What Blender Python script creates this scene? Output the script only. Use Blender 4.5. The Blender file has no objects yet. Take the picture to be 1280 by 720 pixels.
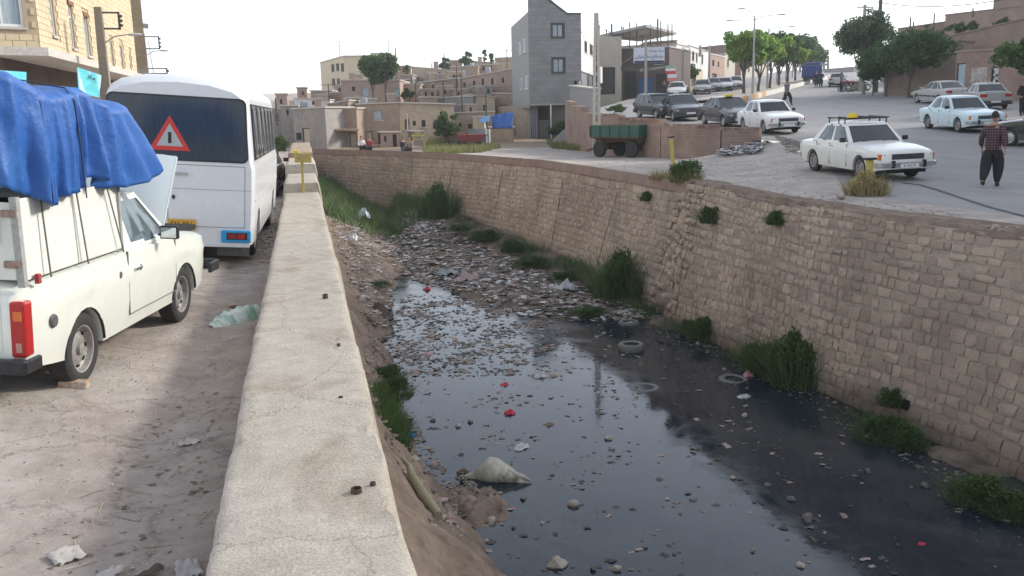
import bpy, bmesh, math, random
import numpy as np
from mathutils import Vector, Matrix, noise
random.seed(7); np.random.seed(7)
C = bpy.context.scene.collection
sc = bpy.context.scene
PI = math.pi
R = math.radians

# ---------------------------------------------------------------- camera
CZ = 2.1
F_PX = 1120.0
ROLL = R(1.3)
TILT = R(10.962)
YAW = R(12.798)
fv = Vector((math.sin(YAW)*math.cos(TILT), math.cos(YAW)*math.cos(TILT), -math.sin(TILT)))
r0 = Vector((math.cos(YAW), -math.sin(YAW), 0))
u0 = r0.cross(fv)
rv = r0*math.cos(ROLL) - u0*math.sin(ROLL)
uv_ = r0*math.sin(ROLL) + u0*math.cos(ROLL)
cam = bpy.data.objects.new('camera', bpy.data.cameras.new('camera'))
C.objects.link(cam)
cam.matrix_world = Matrix(((rv.x, uv_.x, -fv.x, 0), (rv.y, uv_.y, -fv.y, 0), (rv.z, uv_.z, -fv.z, CZ), (0, 0, 0, 1)))
cam.data.sensor_width = 36; cam.data.lens = F_PX/1280*36
cam.data.clip_start = 0.05; cam.data.clip_end = 3000
sc.camera = cam

# ---------------------------------------------------------------- light
SUN_AZ = R(82); SUN_EL = R(27)      # azimuth clockwise from +Y
w = bpy.data.worlds.new('World'); sc.world = w; w.use_nodes = True
nt = w.node_tree; nt.nodes.clear()
sky = nt.nodes.new('ShaderNodeTexSky'); sky.sky_type = 'NISHITA'; sky.sun_disc = False
sky.sun_elevation = SUN_EL; sky.sun_rotation = SUN_AZ; sky.air_density = 1.0; sky.dust_density = 0.8; sky.ozone_density = 3.0
hs = nt.nodes.new('ShaderNodeHueSaturation'); hs.inputs['Saturation'].default_value = 0.38
bg = nt.nodes.new('ShaderNodeBackground'); bg.inputs['Strength'].default_value = 0.15
wo = nt.nodes.new('ShaderNodeOutputWorld')
nt.links.new(sky.outputs[0], hs.inputs['Color']); nt.links.new(hs.outputs[0], bg.inputs[0]); nt.links.new(bg.outputs[0], wo.inputs[0])
sd = bpy.data.lights.new('sun', 'SUN'); sd.energy = 2.0; sd.angle = R(10); sd.color = (1, 0.95, 0.86)
sun = bpy.data.objects.new('sun', sd); C.objects.link(sun)
sdir = Vector((math.sin(SUN_AZ)*math.cos(SUN_EL), math.cos(SUN_AZ)*math.cos(SUN_EL), math.sin(SUN_EL)))
sun.rotation_euler = sdir.to_track_quat('Z', 'Y').to_euler()
sun.location = sdir*60
sc.view_settings.view_transform = 'Standard'; sc.view_settings.look = 'None'
sc.view_settings.exposure = 1.12; sc.view_settings.gamma = 1

# ---------------------------------------------------------------- places
def ray(px, py):
    return fv*F_PX + rv*(px-640) - uv_*(py-360)
def at(px, py, z=0.0):            # point on the level z under a sight line
    d = ray(px, py); t = (z-CZ)/d.z
    return Vector((0, 0, CZ)) + d*t
def atd(px, py, D):               # point at distance D
    return Vector((0, 0, CZ)) + ray(px, py)*(D/F_PX)
def st(px, py):                   # point on the uphill street plane
    d = ray(px, py); n = Vector((-.052*.53, -.052*.848, 1)); k = -.052*22
    t = (k-n.z*CZ)/n.dot(d)
    return Vector((0, 0, CZ)) + d*t

def interp(x, tab):
    if x <= tab[0][0]: return tab[0][1]
    for (a, b), (c, d) in zip(tab, tab[1:]):
        if x <= c: return b + (d-b)*(x-a)/(c-a)
    return tab[-1][1]
def sstep(a, b, x):
    t = min(1, max(0, (x-a)/(b-a))); return t*t*(3-2*t)
def nz(x, y, z=0.0): return noise.noise(Vector((x, y, z)))
def fbm(x, y, z=0.0, o=4):
    s = 0; a = 1
    for i in range(o):
        s += a*noise.noise(Vector((x, y, z))); x *= 2.03; y *= 2.03; z *= 2.03; a *= .5
    return s

# ---------------------------------------------------------------- materials
MATS = {}
def mat(name, col, rough=.8, var=0.0, scale=4.0, bump=0.0, bscale=None, metal=0.0, spec=.5, island=0.0, objr=0.0, col2=None, det=6, coat=0, stretch=None, dust=None, w2=(.4, .62)):
    if name in MATS: return MATS[name]
    m = bpy.data.materials.new(name); m.use_nodes = True; n = m.node_tree; N = n.nodes; L = n.links
    b = N['Principled BSDF']
    b.inputs['Roughness'].default_value = rough; b.inputs['Metallic'].default_value = metal
    b.inputs['Specular IOR Level'].default_value = spec
    if coat: b.inputs['Coat Weight'].default_value = coat; b.inputs['Coat Roughness'].default_value = .08
    tc = N.new('ShaderNodeTexCoord')
    src = tc.outputs['Object']
    if stretch:
        mp = N.new('ShaderNodeMapping'); mp.inputs['Scale'].default_value = stretch; L.new(src, mp.inputs[0]); src = mp.outputs[0]
    rgb = N.new('ShaderNodeRGB'); rgb.outputs[0].default_value = (*col, 1); out = rgb.outputs[0]
    nzt = N.new('ShaderNodeTexNoise'); nzt.inputs['Scale'].default_value = scale; nzt.inputs['Detail'].default_value = det; nzt.inputs['Roughness'].default_value = .65
    L.new(src, nzt.inputs['Vector'])
    if col2:
        mx = N.new('ShaderNodeMix'); mx.data_type = 'RGBA'; r = N.new('ShaderNodeValToRGB')
        r.color_ramp.elements[0].position = w2[0]; r.color_ramp.elements[1].position = w2[1]
        L.new(nzt.outputs[0], r.inputs[0]); L.new(r.outputs[0], mx.inputs[0]); L.new(out, mx.inputs[6]); mx.inputs[7].default_value = (*col2, 1); out = mx.outputs[2]
    def valmul(out, fac_socket, lo, hi):
        mr = N.new('ShaderNodeMapRange'); mr.inputs[3].default_value = lo; mr.inputs[4].default_value = hi
        L.new(fac_socket, mr.inputs[0])
        h = N.new('ShaderNodeHueSaturation'); L.new(mr.outputs[0], h.inputs['Value']); L.new(out, h.inputs['Color']); return h.outputs[0]
    if var:
        n2 = N.new('ShaderNodeTexNoise'); n2.inputs['Scale'].default_value = scale*2.7; n2.inputs['Detail'].default_value = 8; n2.inputs['Roughness'].default_value = .7
        L.new(src, n2.inputs['Vector'])
        mr = N.new('ShaderNodeMapRange'); mr.inputs[1].default_value = .3; mr.inputs[2].default_value = .7; L.new(n2.outputs[0], mr.inputs[0])
        out = valmul(out, mr.outputs[0], 1-var, 1+var)
    if island or objr:
        oi = N.new('ShaderNodeObjectInfo'); ge = N.new('ShaderNodeNewGeometry')
        ad = N.new('ShaderNodeMath'); ad.operation = 'ADD'; fr = N.new('ShaderNodeMath'); fr.operation = 'FRACT'
        if objr: L.new(oi.outputs['Random'], ad.inputs[0])
        else: ad.inputs[0].default_value = 0
        if island: L.new(ge.outputs['Random Per Island'], ad.inputs[1])
        else: ad.inputs[1].default_value = 0
        L.new(ad.outputs[0], fr.inputs[0]); a = max(island, objr)
        out = valmul(out, fr.outputs[0], 1-a, 1+a)
        # slight hue wander
        m9 = N.new('ShaderNodeMath'); m9.operation = 'MULTIPLY'; m9.inputs[1].default_value = 7.31; L.new(fr.outputs[0], m9.inputs[0])
        f9 = N.new('ShaderNodeMath'); f9.operation = 'FRACT'; L.new(m9.outputs[0], f9.inputs[0])
        mr9 = N.new('ShaderNodeMapRange'); mr9.inputs[3].default_value = .5-.03*min(1, a*2); mr9.inputs[4].default_value = .5+.03*min(1, a*2); L.new(f9.outputs[0], mr9.inputs[0])
        h9 = N.new('ShaderNodeHueSaturation'); L.new(mr9.outputs[0], h9.inputs['Hue']); L.new(out, h9.inputs['Color']); out = h9.outputs[0]
    if dust:   # (colour, z low, z high, amount): road dust low on a thing
        sx = N.new('ShaderNodeSeparateXYZ'); L.new(tc.outputs['Object'], sx.inputs[0])
        mr = N.new('ShaderNodeMapRange'); mr.inputs[1].default_value = dust[1]; mr.inputs[2].default_value = dust[2]; mr.inputs[3].default_value = dust[3]; mr.inputs[4].default_value = 0
        L.new(sx.outputs[2], mr.inputs[0])
        mu = N.new('ShaderNodeMath'); mu.operation = 'MULTIPLY'; L.new(mr.outputs[0], mu.inputs[0]); L.new(nzt.outputs[0], mu.inputs[1])
        mx = N.new('ShaderNodeMix'); mx.data_type = 'RGBA'; L.new(mu.outputs[0], mx.inputs[0]); L.new(out, mx.inputs[6]); mx.inputs[7].default_value = (*dust[0], 1); out = mx.outputs[2]
    L.new(out, b.inputs['Base Color'])
    if bump:
        n3 = N.new('ShaderNodeTexNoise'); n3.inputs['Scale'].default_value = bscale or scale*6; n3.inputs['Detail'].default_value = 8; n3.inputs['Roughness'].default_value = .7
        L.new(src, n3.inputs['Vector'])
        bp = N.new('ShaderNodeBump'); bp.inputs['Strength'].default_value = min(1, bump); bp.inputs['Distance'].default_value = .02
        L.new(n3.outputs[0], bp.inputs['Height']); L.new(bp.outputs[0], b.inputs['Normal'])
    MATS[name] = m; return m

def brickmat(name, c1, c2, mortar, bw=.22, bh=.07, ms=.012, rough=.9, var=.2, scale=1.2, bump=.6, stain=None):
    if name in MATS: return MATS[name]
    m = bpy.data.materials.new(name); m.use_nodes = True; N = m.node_tree.nodes; L = m.node_tree.links
    b = N['Principled BSDF']; b.inputs['Roughness'].default_value = rough; b.inputs['Specular IOR Level'].default_value = .2
    uvn = N.new('ShaderNodeUVMap'); br = N.new('ShaderNodeTexBrick')
    br.inputs['Scale'].default_value = 1; br.inputs['Brick Width'].default_value = bw; br.inputs['Row Height'].default_value = bh
    br.inputs['Mortar Size'].default_value = ms; br.inputs['Mortar Smooth'].default_value = .2
    br.inputs['Color1'].default_value = (*c1, 1); br.inputs['Color2'].default_value = (*c2, 1); br.inputs['Mortar'].default_value = (*mortar, 1)
    L.new(uvn.outputs[0], br.inputs[0])
    tc = N.new('ShaderNodeTexCoord'); n2 = N.new('ShaderNodeTexNoise'); n2.inputs['Scale'].default_value = scale; n2.inputs['Detail'].default_value = 8; n2.inputs['Roughness'].default_value = .65
    L.new(tc.outputs['Object'], n2.inputs[0])
    mr = N.new('ShaderNodeMapRange'); mr.inputs[1].default_value = .3; mr.inputs[2].default_value = .7; mr.inputs[3].default_value = 1-var; mr.inputs[4].default_value = 1+var
    L.new(n2.outputs[0], mr.inputs[0])
    h = N.new('ShaderNodeHueSaturation'); L.new(mr.outputs[0], h.inputs['Value']); L.new(br.outputs[0], h.inputs['Color'])
    out = h.outputs[0]
    if stain:
        n4 = N.new('ShaderNodeTexNoise'); n4.inputs['Scale'].default_value = .35; n4.inputs['Detail'].default_value = 5; L.new(tc.outputs['Object'], n4.inputs[0])
        rp = N.new('ShaderNodeValToRGB'); rp.color_ramp.elements[0].position = .45; rp.color_ramp.elements[1].position = .62; L.new(n4.outputs[0], rp.inputs[0])
        mx = N.new('ShaderNodeMix'); mx.data_type = 'RGBA'; L.new(rp.outputs[0], mx.inputs[0]); L.new(out, mx.inputs[6]); mx.inputs[7].default_value = (*stain, 1); out = mx.outputs[2]
    L.new(out, b.inputs['Base Color'])
    bp = N.new('ShaderNodeBump'); bp.inputs['Strength'].default_value = bump; bp.inputs['Distance'].default_value = .01; bp.invert = True
    L.new(br.outputs['Fac'], bp.inputs['Height'])
    n5 = N.new('ShaderNodeTexNoise'); n5.inputs['Scale'].default_value = 30; n5.inputs['Detail'].default_value = 4; L.new(tc.outputs['Object'], n5.inputs[0])
    b2 = N.new('ShaderNodeBump'); b2.inputs['Strength'].default_value = .3; b2.inputs['Distance'].default_value = .01
    L.new(n5.outputs[0], b2.inputs['Height']); L.new(bp.outputs[0], b2.inputs['Normal']); L.new(b2.outputs[0], b.inputs['Normal'])
    MATS[name] = m; return m

# ---------------------------------------------------------------- mesh collecting
class MB:
    def __init__(s): s.v = []; s.f = []; s.uv = None
    def add(s, verts, faces):
        o = len(s.v); s.v += [tuple(p) for p in verts]; s.f += [tuple(i+o for i in f) for f in faces]; return s
    def box(s, x0, x1, y0, y1, z0, z1):
        return s.add([(x0,y0,z0),(x1,y0,z0),(x1,y1,z0),(x0,y1,z0),(x0,y0,z1),(x1,y0,z1),(x1,y1,z1),(x0,y1,z1)],
                     [(0,3,2,1),(4,5,6,7),(0,1,5,4),(1,2,6,5),(2,3,7,6),(3,0,4,7)])
    def obox(s, c, ax, ay, az):    # oriented box, half axes
        c, ax, ay, az = map(Vector, (c, ax, ay, az)); P = []
        for k in (-1, 1):
            for (i, j) in ((-1,-1),(1,-1),(1,1),(-1,1)): P.append(c+ax*i+ay*j+az*k)
        return s.add(P, [(0,3,2,1),(4,5,6,7),(0,1,5,4),(1,2,6,5),(2,3,7,6),(3,0,4,7)])
    def bar(s, a, b, w, h=None, up=(0,0,1)):
        a, b = Vector(a), Vector(b); h = h or w; d = b-a; L = d.length
        if L < 1e-6: return s
        d.normalize(); u = Vector(up)
        if abs(d.dot(u)) > .98: u = Vector((1,0,0))
        x = d.cross(u).normalized(); z = x.cross(d)
        return s.obox((a+b)/2, x*w/2, d*L/2, z*h/2)
    def tube(s, pts, rad, n=8, cap=True):
        pts = [Vector(p) for p in pts]; k = len(pts); rr = rad if isinstance(rad, (list, tuple)) else [rad]*k
        o = len(s.v); px = None
        for i, p in enumerate(pts):
            d = (pts[min(i+1, k-1)]-pts[max(i-1, 0)]).normalized()
            if px is None:
                u = Vector((0,0,1)) if abs(d.z) < .9 else Vector((1,0,0)); px = d.cross(u).normalized()
            else:
                px = (px-d*px.dot(d)).normalized()
            py = d.cross(px)
            for j in range(n):
                a = 2*PI*j/n; s.v.append(tuple(p+(px*math.cos(a)+py*math.sin(a))*rr[i]))
        for i in range(k-1):
            for j in range(n):
                a = o+i*n+j; b = o+i*n+(j+1) % n; s.f.append((a, b, b+n, a+n))
        if cap:
            s.f.append(tuple(o+j for j in range(n))[::-1]); s.f.append(tuple(o+(k-1)*n+j for j in range(n)))
        return s
    def lathe(s, prof, n=24, axis='z', c=(0,0,0), close=True):   # prof: (radius, height)
        o = len(s.v); k = len(prof)
        for (r_, h) in prof:
            for j in range(n):
                a = 2*PI*j/n; x, y = r_*math.cos(a), r_*math.sin(a)
                p = (x, y, h) if axis == 'z' else ((h, x, y) if axis == 'x' else (x, h, y))
                s.v.append((p[0]+c[0], p[1]+c[1], p[2]+c[2]))
        for i in range(k-1):
            for j in range(n):
                a = o+i*n+j; b = o+i*n+(j+1) % n; s.f.append((a, b, b+n, a+n))
        if close:
            if prof[0][0] > 1e-4: s.f.append(tuple(o+j for j in range(n))[::-1])
            if prof[-1][0] > 1e-4: s.f.append(tuple(o+(k-1)*n+j for j in range(n)))
        return s
    def grid(s, P, wrap=False):    # P[i][j]
        o = len(s.v); r_ = len(P); c = len(P[0])
        for row in P: s.v += [tuple(p) for p in row]
        for i in range(r_-1):
            for j in range(c-1+(1 if wrap else 0)):
                a = o+i*c+j; b = o+i*c+(j+1) % c; s.f.append((a, b, b+c, a+c))
        return s
    def quad(s, a, b, c, d): return s.add([a, b, c, d], [(0,1,2,3)])
    def build(s, name, m, parent=None, smooth=None, bevel=None, recalc=False, loc=None, weld=False):
        me = bpy.data.meshes.new(name); me.from_pydata(s.v, [], s.f)
        if s.uv:
            ul = me.uv_layers.new(name='UVMap')
            flat = []
            for p in me.polygons:
                for li in p.loop_indices: flat += s.uv[me.loops[li].vertex_index]
            ul.data.foreach_set('uv', flat)
        if recalc or weld:
            bm = bmesh.new(); bm.from_mesh(me)
            if weld: bmesh.ops.remove_doubles(bm, verts=bm.verts, dist=1e-4)
            bmesh.ops.recalc_face_normals(bm, faces=bm.faces); bm.to_mesh(me); bm.free()
        me.materials.append(m)
        if smooth is not None:
            me.polygons.foreach_set('use_smooth', [True]*len(me.polygons))
            if smooth < 179: me.set_sharp_from_angle(angle=R(smooth))
        me.update()
        return link(name, me, parent, bevel, loc)
def loose(mb):
    par = list(range(len(mb.v)))
    def find(a):
        while par[a] != a: par[a] = par[par[a]]; a = par[a]
        return a
    for f in mb.f:
        for q in f[1:]: par[find(q)] = find(f[0])
    groups = {}
    for f in mb.f: groups.setdefault(find(f[0]), []).append(f)
    out = []
    for fs in groups.values():
        ids = sorted({i for f in fs for i in f}); mp = {i: k for k, i in enumerate(ids)}
        n = MB(); n.v = [mb.v[i] for i in ids]; n.f = [tuple(mp[i] for i in f) for f in fs]; out.append(n)
    return out
def build_each(mb, name, m, parent, **k): return [q.build(name, m, parent, **k) for q in loose(mb)]
def link(name, me, parent=None, bevel=None, loc=None):
    o = bpy.data.objects.new(name, me); C.objects.link(o)
    if parent: o.parent = parent
    if loc is not None: o.location = loc
    if bevel:
        b = o.modifiers.new('bevel', 'BEVEL'); b.width = bevel; b.segments = 2; b.limit_method = 'ANGLE'; b.angle_limit = R(35); b.harden_normals = False
    return o
def tag(o, label=None, cat=None, group=None, kind=None):
    if label: o['label'] = label
    if cat: o['category'] = cat
    if group: o['group'] = group
    if kind: o['kind'] = kind
    return o
def thing(name, label, cat, loc=(0,0,0), rz=0, group=None, rot=None):
    o = bpy.data.objects.new(name, None); C.objects.link(o); o.location = loc
    o.rotation_euler = rot if rot else (0, 0, rz); o.empty_display_size = .2
    return tag(o, label, cat, group)
def copy_tree(o, parent=None):
    c = o.copy(); C.objects.link(c)
    if parent: c.parent = parent
    for ch in list(o.children): copy_tree(ch, c)
    return c
def recolor(root, old, new):
    for o in [root]+list(root.children_recursive):
        for i, s in enumerate(o.material_slots):
            if s.material and s.material.name == old.name: s.link = 'OBJECT'; s.material = new

def fastmesh(name, V, Fq, m, per=4):   # numpy verts (n,3), faces (k,per)
    me = bpy.data.meshes.new(name); me.vertices.add(len(V)); me.vertices.foreach_set('co', V.astype(np.float32).ravel())
    k = len(Fq); me.loops.add(k*per); me.loops.foreach_set('vertex_index', Fq.astype(np.int32).ravel())
    me.polygons.add(k); me.polygons.foreach_set('loop_start', np.arange(k, dtype=np.int32)*per)
    try: me.polygons.foreach_set('loop_total', np.full(k, per, dtype=np.int32))
    except Exception: pass
    me.update(calc_edges=True); me.validate(); me.materials.append(m); return me

def leafmesh(name, cen, size, m, asp=.55, flat=0.0, up=None, jit=.35):
    n = len(cen); rng = np.random
    nrm = rng.normal(size=(n, 3)); nrm[:, 2] = nrm[:, 2]*(1-flat)+flat*1.5; nrm /= np.linalg.norm(nrm, axis=1)[:, None]
    t = rng.normal(size=(n, 3)); t -= nrm*(t*nrm).sum(1)[:, None]; t /= np.linalg.norm(t, axis=1)[:, None]
    b = np.cross(nrm, t); s = size*(1+jit*rng.uniform(-1, 1, n))[:, None]
    tip = cen+t*s; base = cen-t*s; m1 = cen+b*s*asp+nrm*s*.15; m2 = cen-b*s*asp+nrm*s*.15
    V = np.stack([base, m1, tip, m2], 1).reshape(-1, 3); Fq = np.arange(n*4).reshape(-1, 4)
    return fastmesh(name, V, Fq, m)
def blademesh(name, n, rad, h, m, wid=.012, lean=.4, seed=1, center=None, bend=.3, seg=2, disc=True):
    rng = np.random.RandomState(seed); a = rng.uniform(0, 2*PI, n); r_ = rad*np.sqrt(rng.uniform(0, 1, n))
    cx = np.cos(a)*r_; cy = np.sin(a)*r_
    H = h*rng.uniform(.45, 1.05, n)*(1-.35*(r_/max(rad, 1e-6))**2)
    az = a+rng.normal(0, .9, n); ln = lean*rng.uniform(.1, 1, n)*(.3+r_/max(rad, 1e-6))
    wa = rng.uniform(0, PI, n); wx = np.cos(wa)*wid; wy = np.sin(wa)*wid
    V = []; rows = seg+1
    for k in range(rows):
        t = k/seg; off = ln*H*(t*(1-bend)+bend*t*t*1.6); z = H*t*(1-.12*t*ln)
        x = cx+np.cos(az)*off; y = cy+np.sin(az)*off; ww = (1-t)**.7 if k < seg else .05
        V.append(np.stack([x-wx*ww, y-wy*ww, z], 1)); V.append(np.stack([x+wx*ww, y+wy*ww, z], 1))
    V = np.stack(V, 1).reshape(-1, 3); Fq = []
    base = np.arange(n)*(2*rows)
    for k in range(seg): Fq.append(np.stack([base+2*k, base+2*k+1, base+2*k+3, base+2*k+2], 1))
    return fastmesh(name, V, np.concatenate(Fq), m)

# common materials
glass_dark = mat('dark_glass', (.025, .03, .034), .06, spec=.6)
rubber = mat('tyre_rubber', (.035, .034, .033), .85, var=.25, scale=8, bump=.2)
black_plastic = mat('black_plastic', (.02, .02, .021), .45)
chrome = mat('dull_chrome', (.55, .55, .56), .28, metal=1, var=.1)
steel_rim = mat('painted_steel_rim', (.32, .30, .28), .55, var=.3, scale=10, metal=.3)
concrete_far = mat('grey_concrete', (.30, .29, .28), .9, var=.15, scale=2, bump=.2)
wood = mat('weathered_wood', (.20, .15, .11), .9, var=.25, scale=6)
white_paint = mat('white_window_paint', (.75, .75, .74), .5)
# ---------------------------------------------------------------- terrain
ZW = -3.3
TOP = [(-40,12.2),(4,11.3),(11.4,10.6),(12.7,10.25),(13.7,9.95),(15.6,9.72),(19,9.7),(21.6,9.85),(22.4,10.15),(24,10.2),(30,10.0),(36,9.6),(42,8.0),(46,6.7),(49,5.5),(52,3.6),(55,1.6),(57.5,0.3),(60,-1.5)]
BOT = [(-40,10.9),(4,10.2),(10.2,9.85),(15,9.4),(21.3,8.95),(22.3,9.2),(30,8.85),(36,8.5),(42,7.2),(46,6.1),(49,5.0),(52,3.1),(55,1.1),(57.5,-.1),(60,-1.8)]
ZTOP = [(-40,.1),(12,.1),(20,.2),(24,.15),(36,.2),(49,.25),(60,.3)]
XA = [(-40,13.4),(10,12.9),(13.4,12.4),(17,12.1),(20,13.0),(25,15.8),(30,18.2),(33,18.5),(34,18.2),(34.8,16.2),(36,15.5),(40,15.05),(45,14.95),(54.7,16.3),(60,18.2),(64,20.5),(70,24.0),(80,29.5),(100,44),(120,58),(200,112),(400,250),(2000,1270)]
TOE = [(-40,2.0),(0,2.0),(8,2.15),(10.5,2.05),(12,1.5),(16,1.45),(21,1.5),(24,2.0),(28,2.6),(34,3.4),(45,4.2),(60,5)]
def xt(Y): return interp(Y, TOP)
def xb(Y): return interp(Y, BOT)
def xa(Y): return interp(Y, XA)
def z_street(X, Y):
    s = .53*X+.848*Y
    q = (s-24)/3
    z = .1+.052*3*(q if q > 20 else math.log1p(math.exp(q)))
    if z > 12: z = 12+(z-12)*.1
    qq = .848*X-.53*Y
    if qq > 15: z += min(6, .3*(qq-15))
    return z
def z_low(X, Y):
    b = .15-.009*max(0, min(Y, 60)-30)
    if Y > 60: b += .075*max(0, min(Y, 145)-63)*(1-sstep(xa(Y)-14, xa(Y), X))
    zs = z_street(X, Y)
    if Y < 40:
        x0 = xt(Y)
        f = sstep(.35, 1.0, (X-x0)/max(.5, xa(Y)-x0))*(1-sstep(32.5, 34.2, Y))
        b += (zs-b)*f
    if Y > 58:
        f = sstep(xa(Y)-3.0, xa(Y), X)*sstep(60, 72, Y); b += (zs-b)*f
    return b+.02*fbm(X*.6, Y*.6)*min(1, abs(xa(Y)-X))
def z_left(X, Y):
    z = .085*(-X-1.7); z = max(-.13, min(.55, z))
    d = -X-.43
    if Y < 30: z += .05*math.exp(-((d-.15)/.25)**2)+.035*fbm(X*1.3, Y*1.3, 3)*(1-.5*sstep(1.2, 2.5, -X))+.012*fbm(X*6, Y*6, 1)
    if Y > 35: z += (z_low(0, Y)-z)*sstep(35, 58, Y)
    return z
def z_bed(X, Y):
    toe = interp(Y, TOE)+.35*fbm(Y*.55, 2.2)+.12*fbm(Y*2.1, 7)
    zt = -1.0-.5*sstep(10, 25, Y)
    if X < toe+.5:
        t = max(0, (X-.28)/(toe-.28))
        zb = zt+(ZW+.02-zt)*min(1.15, t**.85)
        zb += .14*fbm(X*1.8, Y*1.8, 5)*sstep(0, .3, t)+.05*fbm(X*6, Y*6, 5)
        if X < toe: return zb
    # bed: under water near, heaped with refuse farther up
    n1 = fbm(X*.45, Y*.45, 9); n2 = fbm(X*1.6, Y*1.6, 4)
    dry_r = sstep(19.5, 25.5, Y+2.2*n1+.5*n2-.9*abs(X-6.8)*(1 if X > 6.8 else .55))
    dry_l = sstep(29, 35, Y+2*n1)
    k = sstep(3.6, 5.0, X+.8*n2)
    dry = dry_l+(dry_r-dry_l)*k if dry_r > dry_l else dry_l
    zb = ZW-.22+dry*.33+.06*n2+.05*fbm(X*4, Y*4)
    zb += .9*sstep(34, 50, Y)
    # silt strip at the foot of the right wall
    zb += .30*math.exp(-((X-xb(Y)+.1)/.55)**2)*(.6+.8*nz(Y*.4, 8))
    if X < toe+.5:
        zz = ZW-.1
        f = (X-toe)/.5; return zb*f+zz*(1-f) if zb < zz or dry < .3 else zb*f+(ZW+.05)*(1-f)
    return zb

dust_ground = None
def ground_mat():
    m = bpy.data.materials.new('worn_dusty_road'); m.use_nodes = True; N = m.node_tree.nodes; L = m.node_tree.links
    b = N['Principled BSDF']; b.inputs['Roughness'].default_value = .95; b.inputs['Specular IOR Level'].default_value = .15
    tc = N.new('ShaderNodeTexCoord'); sx = N.new('ShaderNodeSeparateXYZ'); L.new(tc.outputs['Object'], sx.inputs[0])
    n1 = N.new('ShaderNodeTexNoise'); n1.inputs['Scale'].default_value = .9; n1.inputs['Detail'].default_value = 10; n1.inputs['Roughness'].default_value = .62; n1.inputs['Distortion'].default_value = .6
    L.new(tc.outputs['Object'], n1.inputs[0])
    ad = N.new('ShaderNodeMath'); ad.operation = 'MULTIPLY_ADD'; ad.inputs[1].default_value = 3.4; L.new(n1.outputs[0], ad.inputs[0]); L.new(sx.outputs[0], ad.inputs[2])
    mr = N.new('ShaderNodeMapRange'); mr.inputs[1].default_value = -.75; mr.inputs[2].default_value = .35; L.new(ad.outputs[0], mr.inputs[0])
    n2 = N.new('ShaderNodeTexNoise'); n2.inputs['Scale'].default_value = 3.1; n2.inputs['Detail'].default_value = 12; n2.inputs['Roughness'].default_value = .75; L.new(tc.outputs['Object'], n2.inputs[0])
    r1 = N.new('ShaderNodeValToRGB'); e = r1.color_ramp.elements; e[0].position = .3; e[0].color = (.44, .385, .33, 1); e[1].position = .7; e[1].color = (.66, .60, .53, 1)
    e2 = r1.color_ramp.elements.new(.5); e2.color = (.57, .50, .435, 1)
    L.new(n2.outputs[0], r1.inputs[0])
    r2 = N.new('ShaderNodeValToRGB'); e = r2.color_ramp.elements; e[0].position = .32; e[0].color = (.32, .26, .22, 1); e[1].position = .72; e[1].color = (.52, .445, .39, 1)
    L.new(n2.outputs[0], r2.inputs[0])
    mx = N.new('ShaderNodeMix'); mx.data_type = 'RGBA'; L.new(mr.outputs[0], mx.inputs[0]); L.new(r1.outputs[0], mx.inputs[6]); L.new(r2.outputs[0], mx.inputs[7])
    # cracked tar patches
    vo = N.new('ShaderNodeTexVoronoi'); vo.feature = 'DISTANCE_TO_EDGE'; vo.inputs['Scale'].default_value = 1.3; L.new(tc.outputs['Object'], vo.inputs[0])
    nd = N.new('ShaderNodeVectorMath'); nd.operation = 'MULTIPLY_ADD'; L.new(n2.outputs[1], nd.inputs[0]); nd.inputs[1].default_value = (.5, .5, .5); L.new(tc.outputs['Object'], nd.inputs[2]); L.new(nd.outputs[0], vo.inputs[0])
    rc = N.new('ShaderNodeValToRGB'); rc.color_ramp.elements[0].position = .0; rc.color_ramp.elements[0].color = (.6, .6, .6, 1); rc.color_ramp.elements[1].position = .022; rc.color_ramp.elements[1].color = (1, 1, 1, 1)
    L.new(vo.outputs[0], rc.inputs[0])
    mm = N.new('ShaderNodeMix'); mm.data_type = 'RGBA'; mm.blend_type = 'MULTIPLY'; mm.inputs[0].default_value = .8; L.new(mx.outputs[2], mm.inputs[6]); L.new(rc.outputs[0], mm.inputs[7])
    L.new(mm.outputs[2], b.inputs['Base Color'])
    n3 = N.new('ShaderNodeTexNoise'); n3.inputs['Scale'].default_value = 14; n3.inputs['Detail'].default_value = 12; n3.inputs['Roughness'].default_value = .75; L.new(tc.outputs['Object'], n3.inputs[0])
    bp = N.new('ShaderNodeBump'); bp.inputs['Strength'].default_value = .8; bp.inputs['Distance'].default_value = .035; L.new(n3.outputs[0], bp.inputs['Height']); L.new(bp.outputs[0], b.inputs['Normal'])
    return m
m_ground = ground_mat()
m_street = mat('worn_asphalt', (.315, .305, .298), .88, var=.13, scale=.5, bump=.35, bscale=25, col2=(.35, .335, .325), w2=(.45, .7), spec=.3, stretch=(1, .55, 1))
m_path = mat('dusty_path', (.47, .425, .38), .97, var=.2, scale=.8, bump=.6, bscale=9, col2=(.38, .335, .30), spec=.1)
m_hill = mat('dry_earth', (.34, .27, .20), .97, var=.25, scale=.3, bump=.5, bscale=5, spec=.1)
m_bed = mat('canal_mud', (.10, .078, .06), .85, var=.35, scale=1.3, bump=.9, bscale=9, col2=(.20, .16, .125), spec=.3)
m_bank = mat('bank_soil', (.20, .15, .115), .95, var=.35, scale=1.5, bump=.9, bscale=12, col2=(.26, .20, .155), spec=.1)

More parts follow.
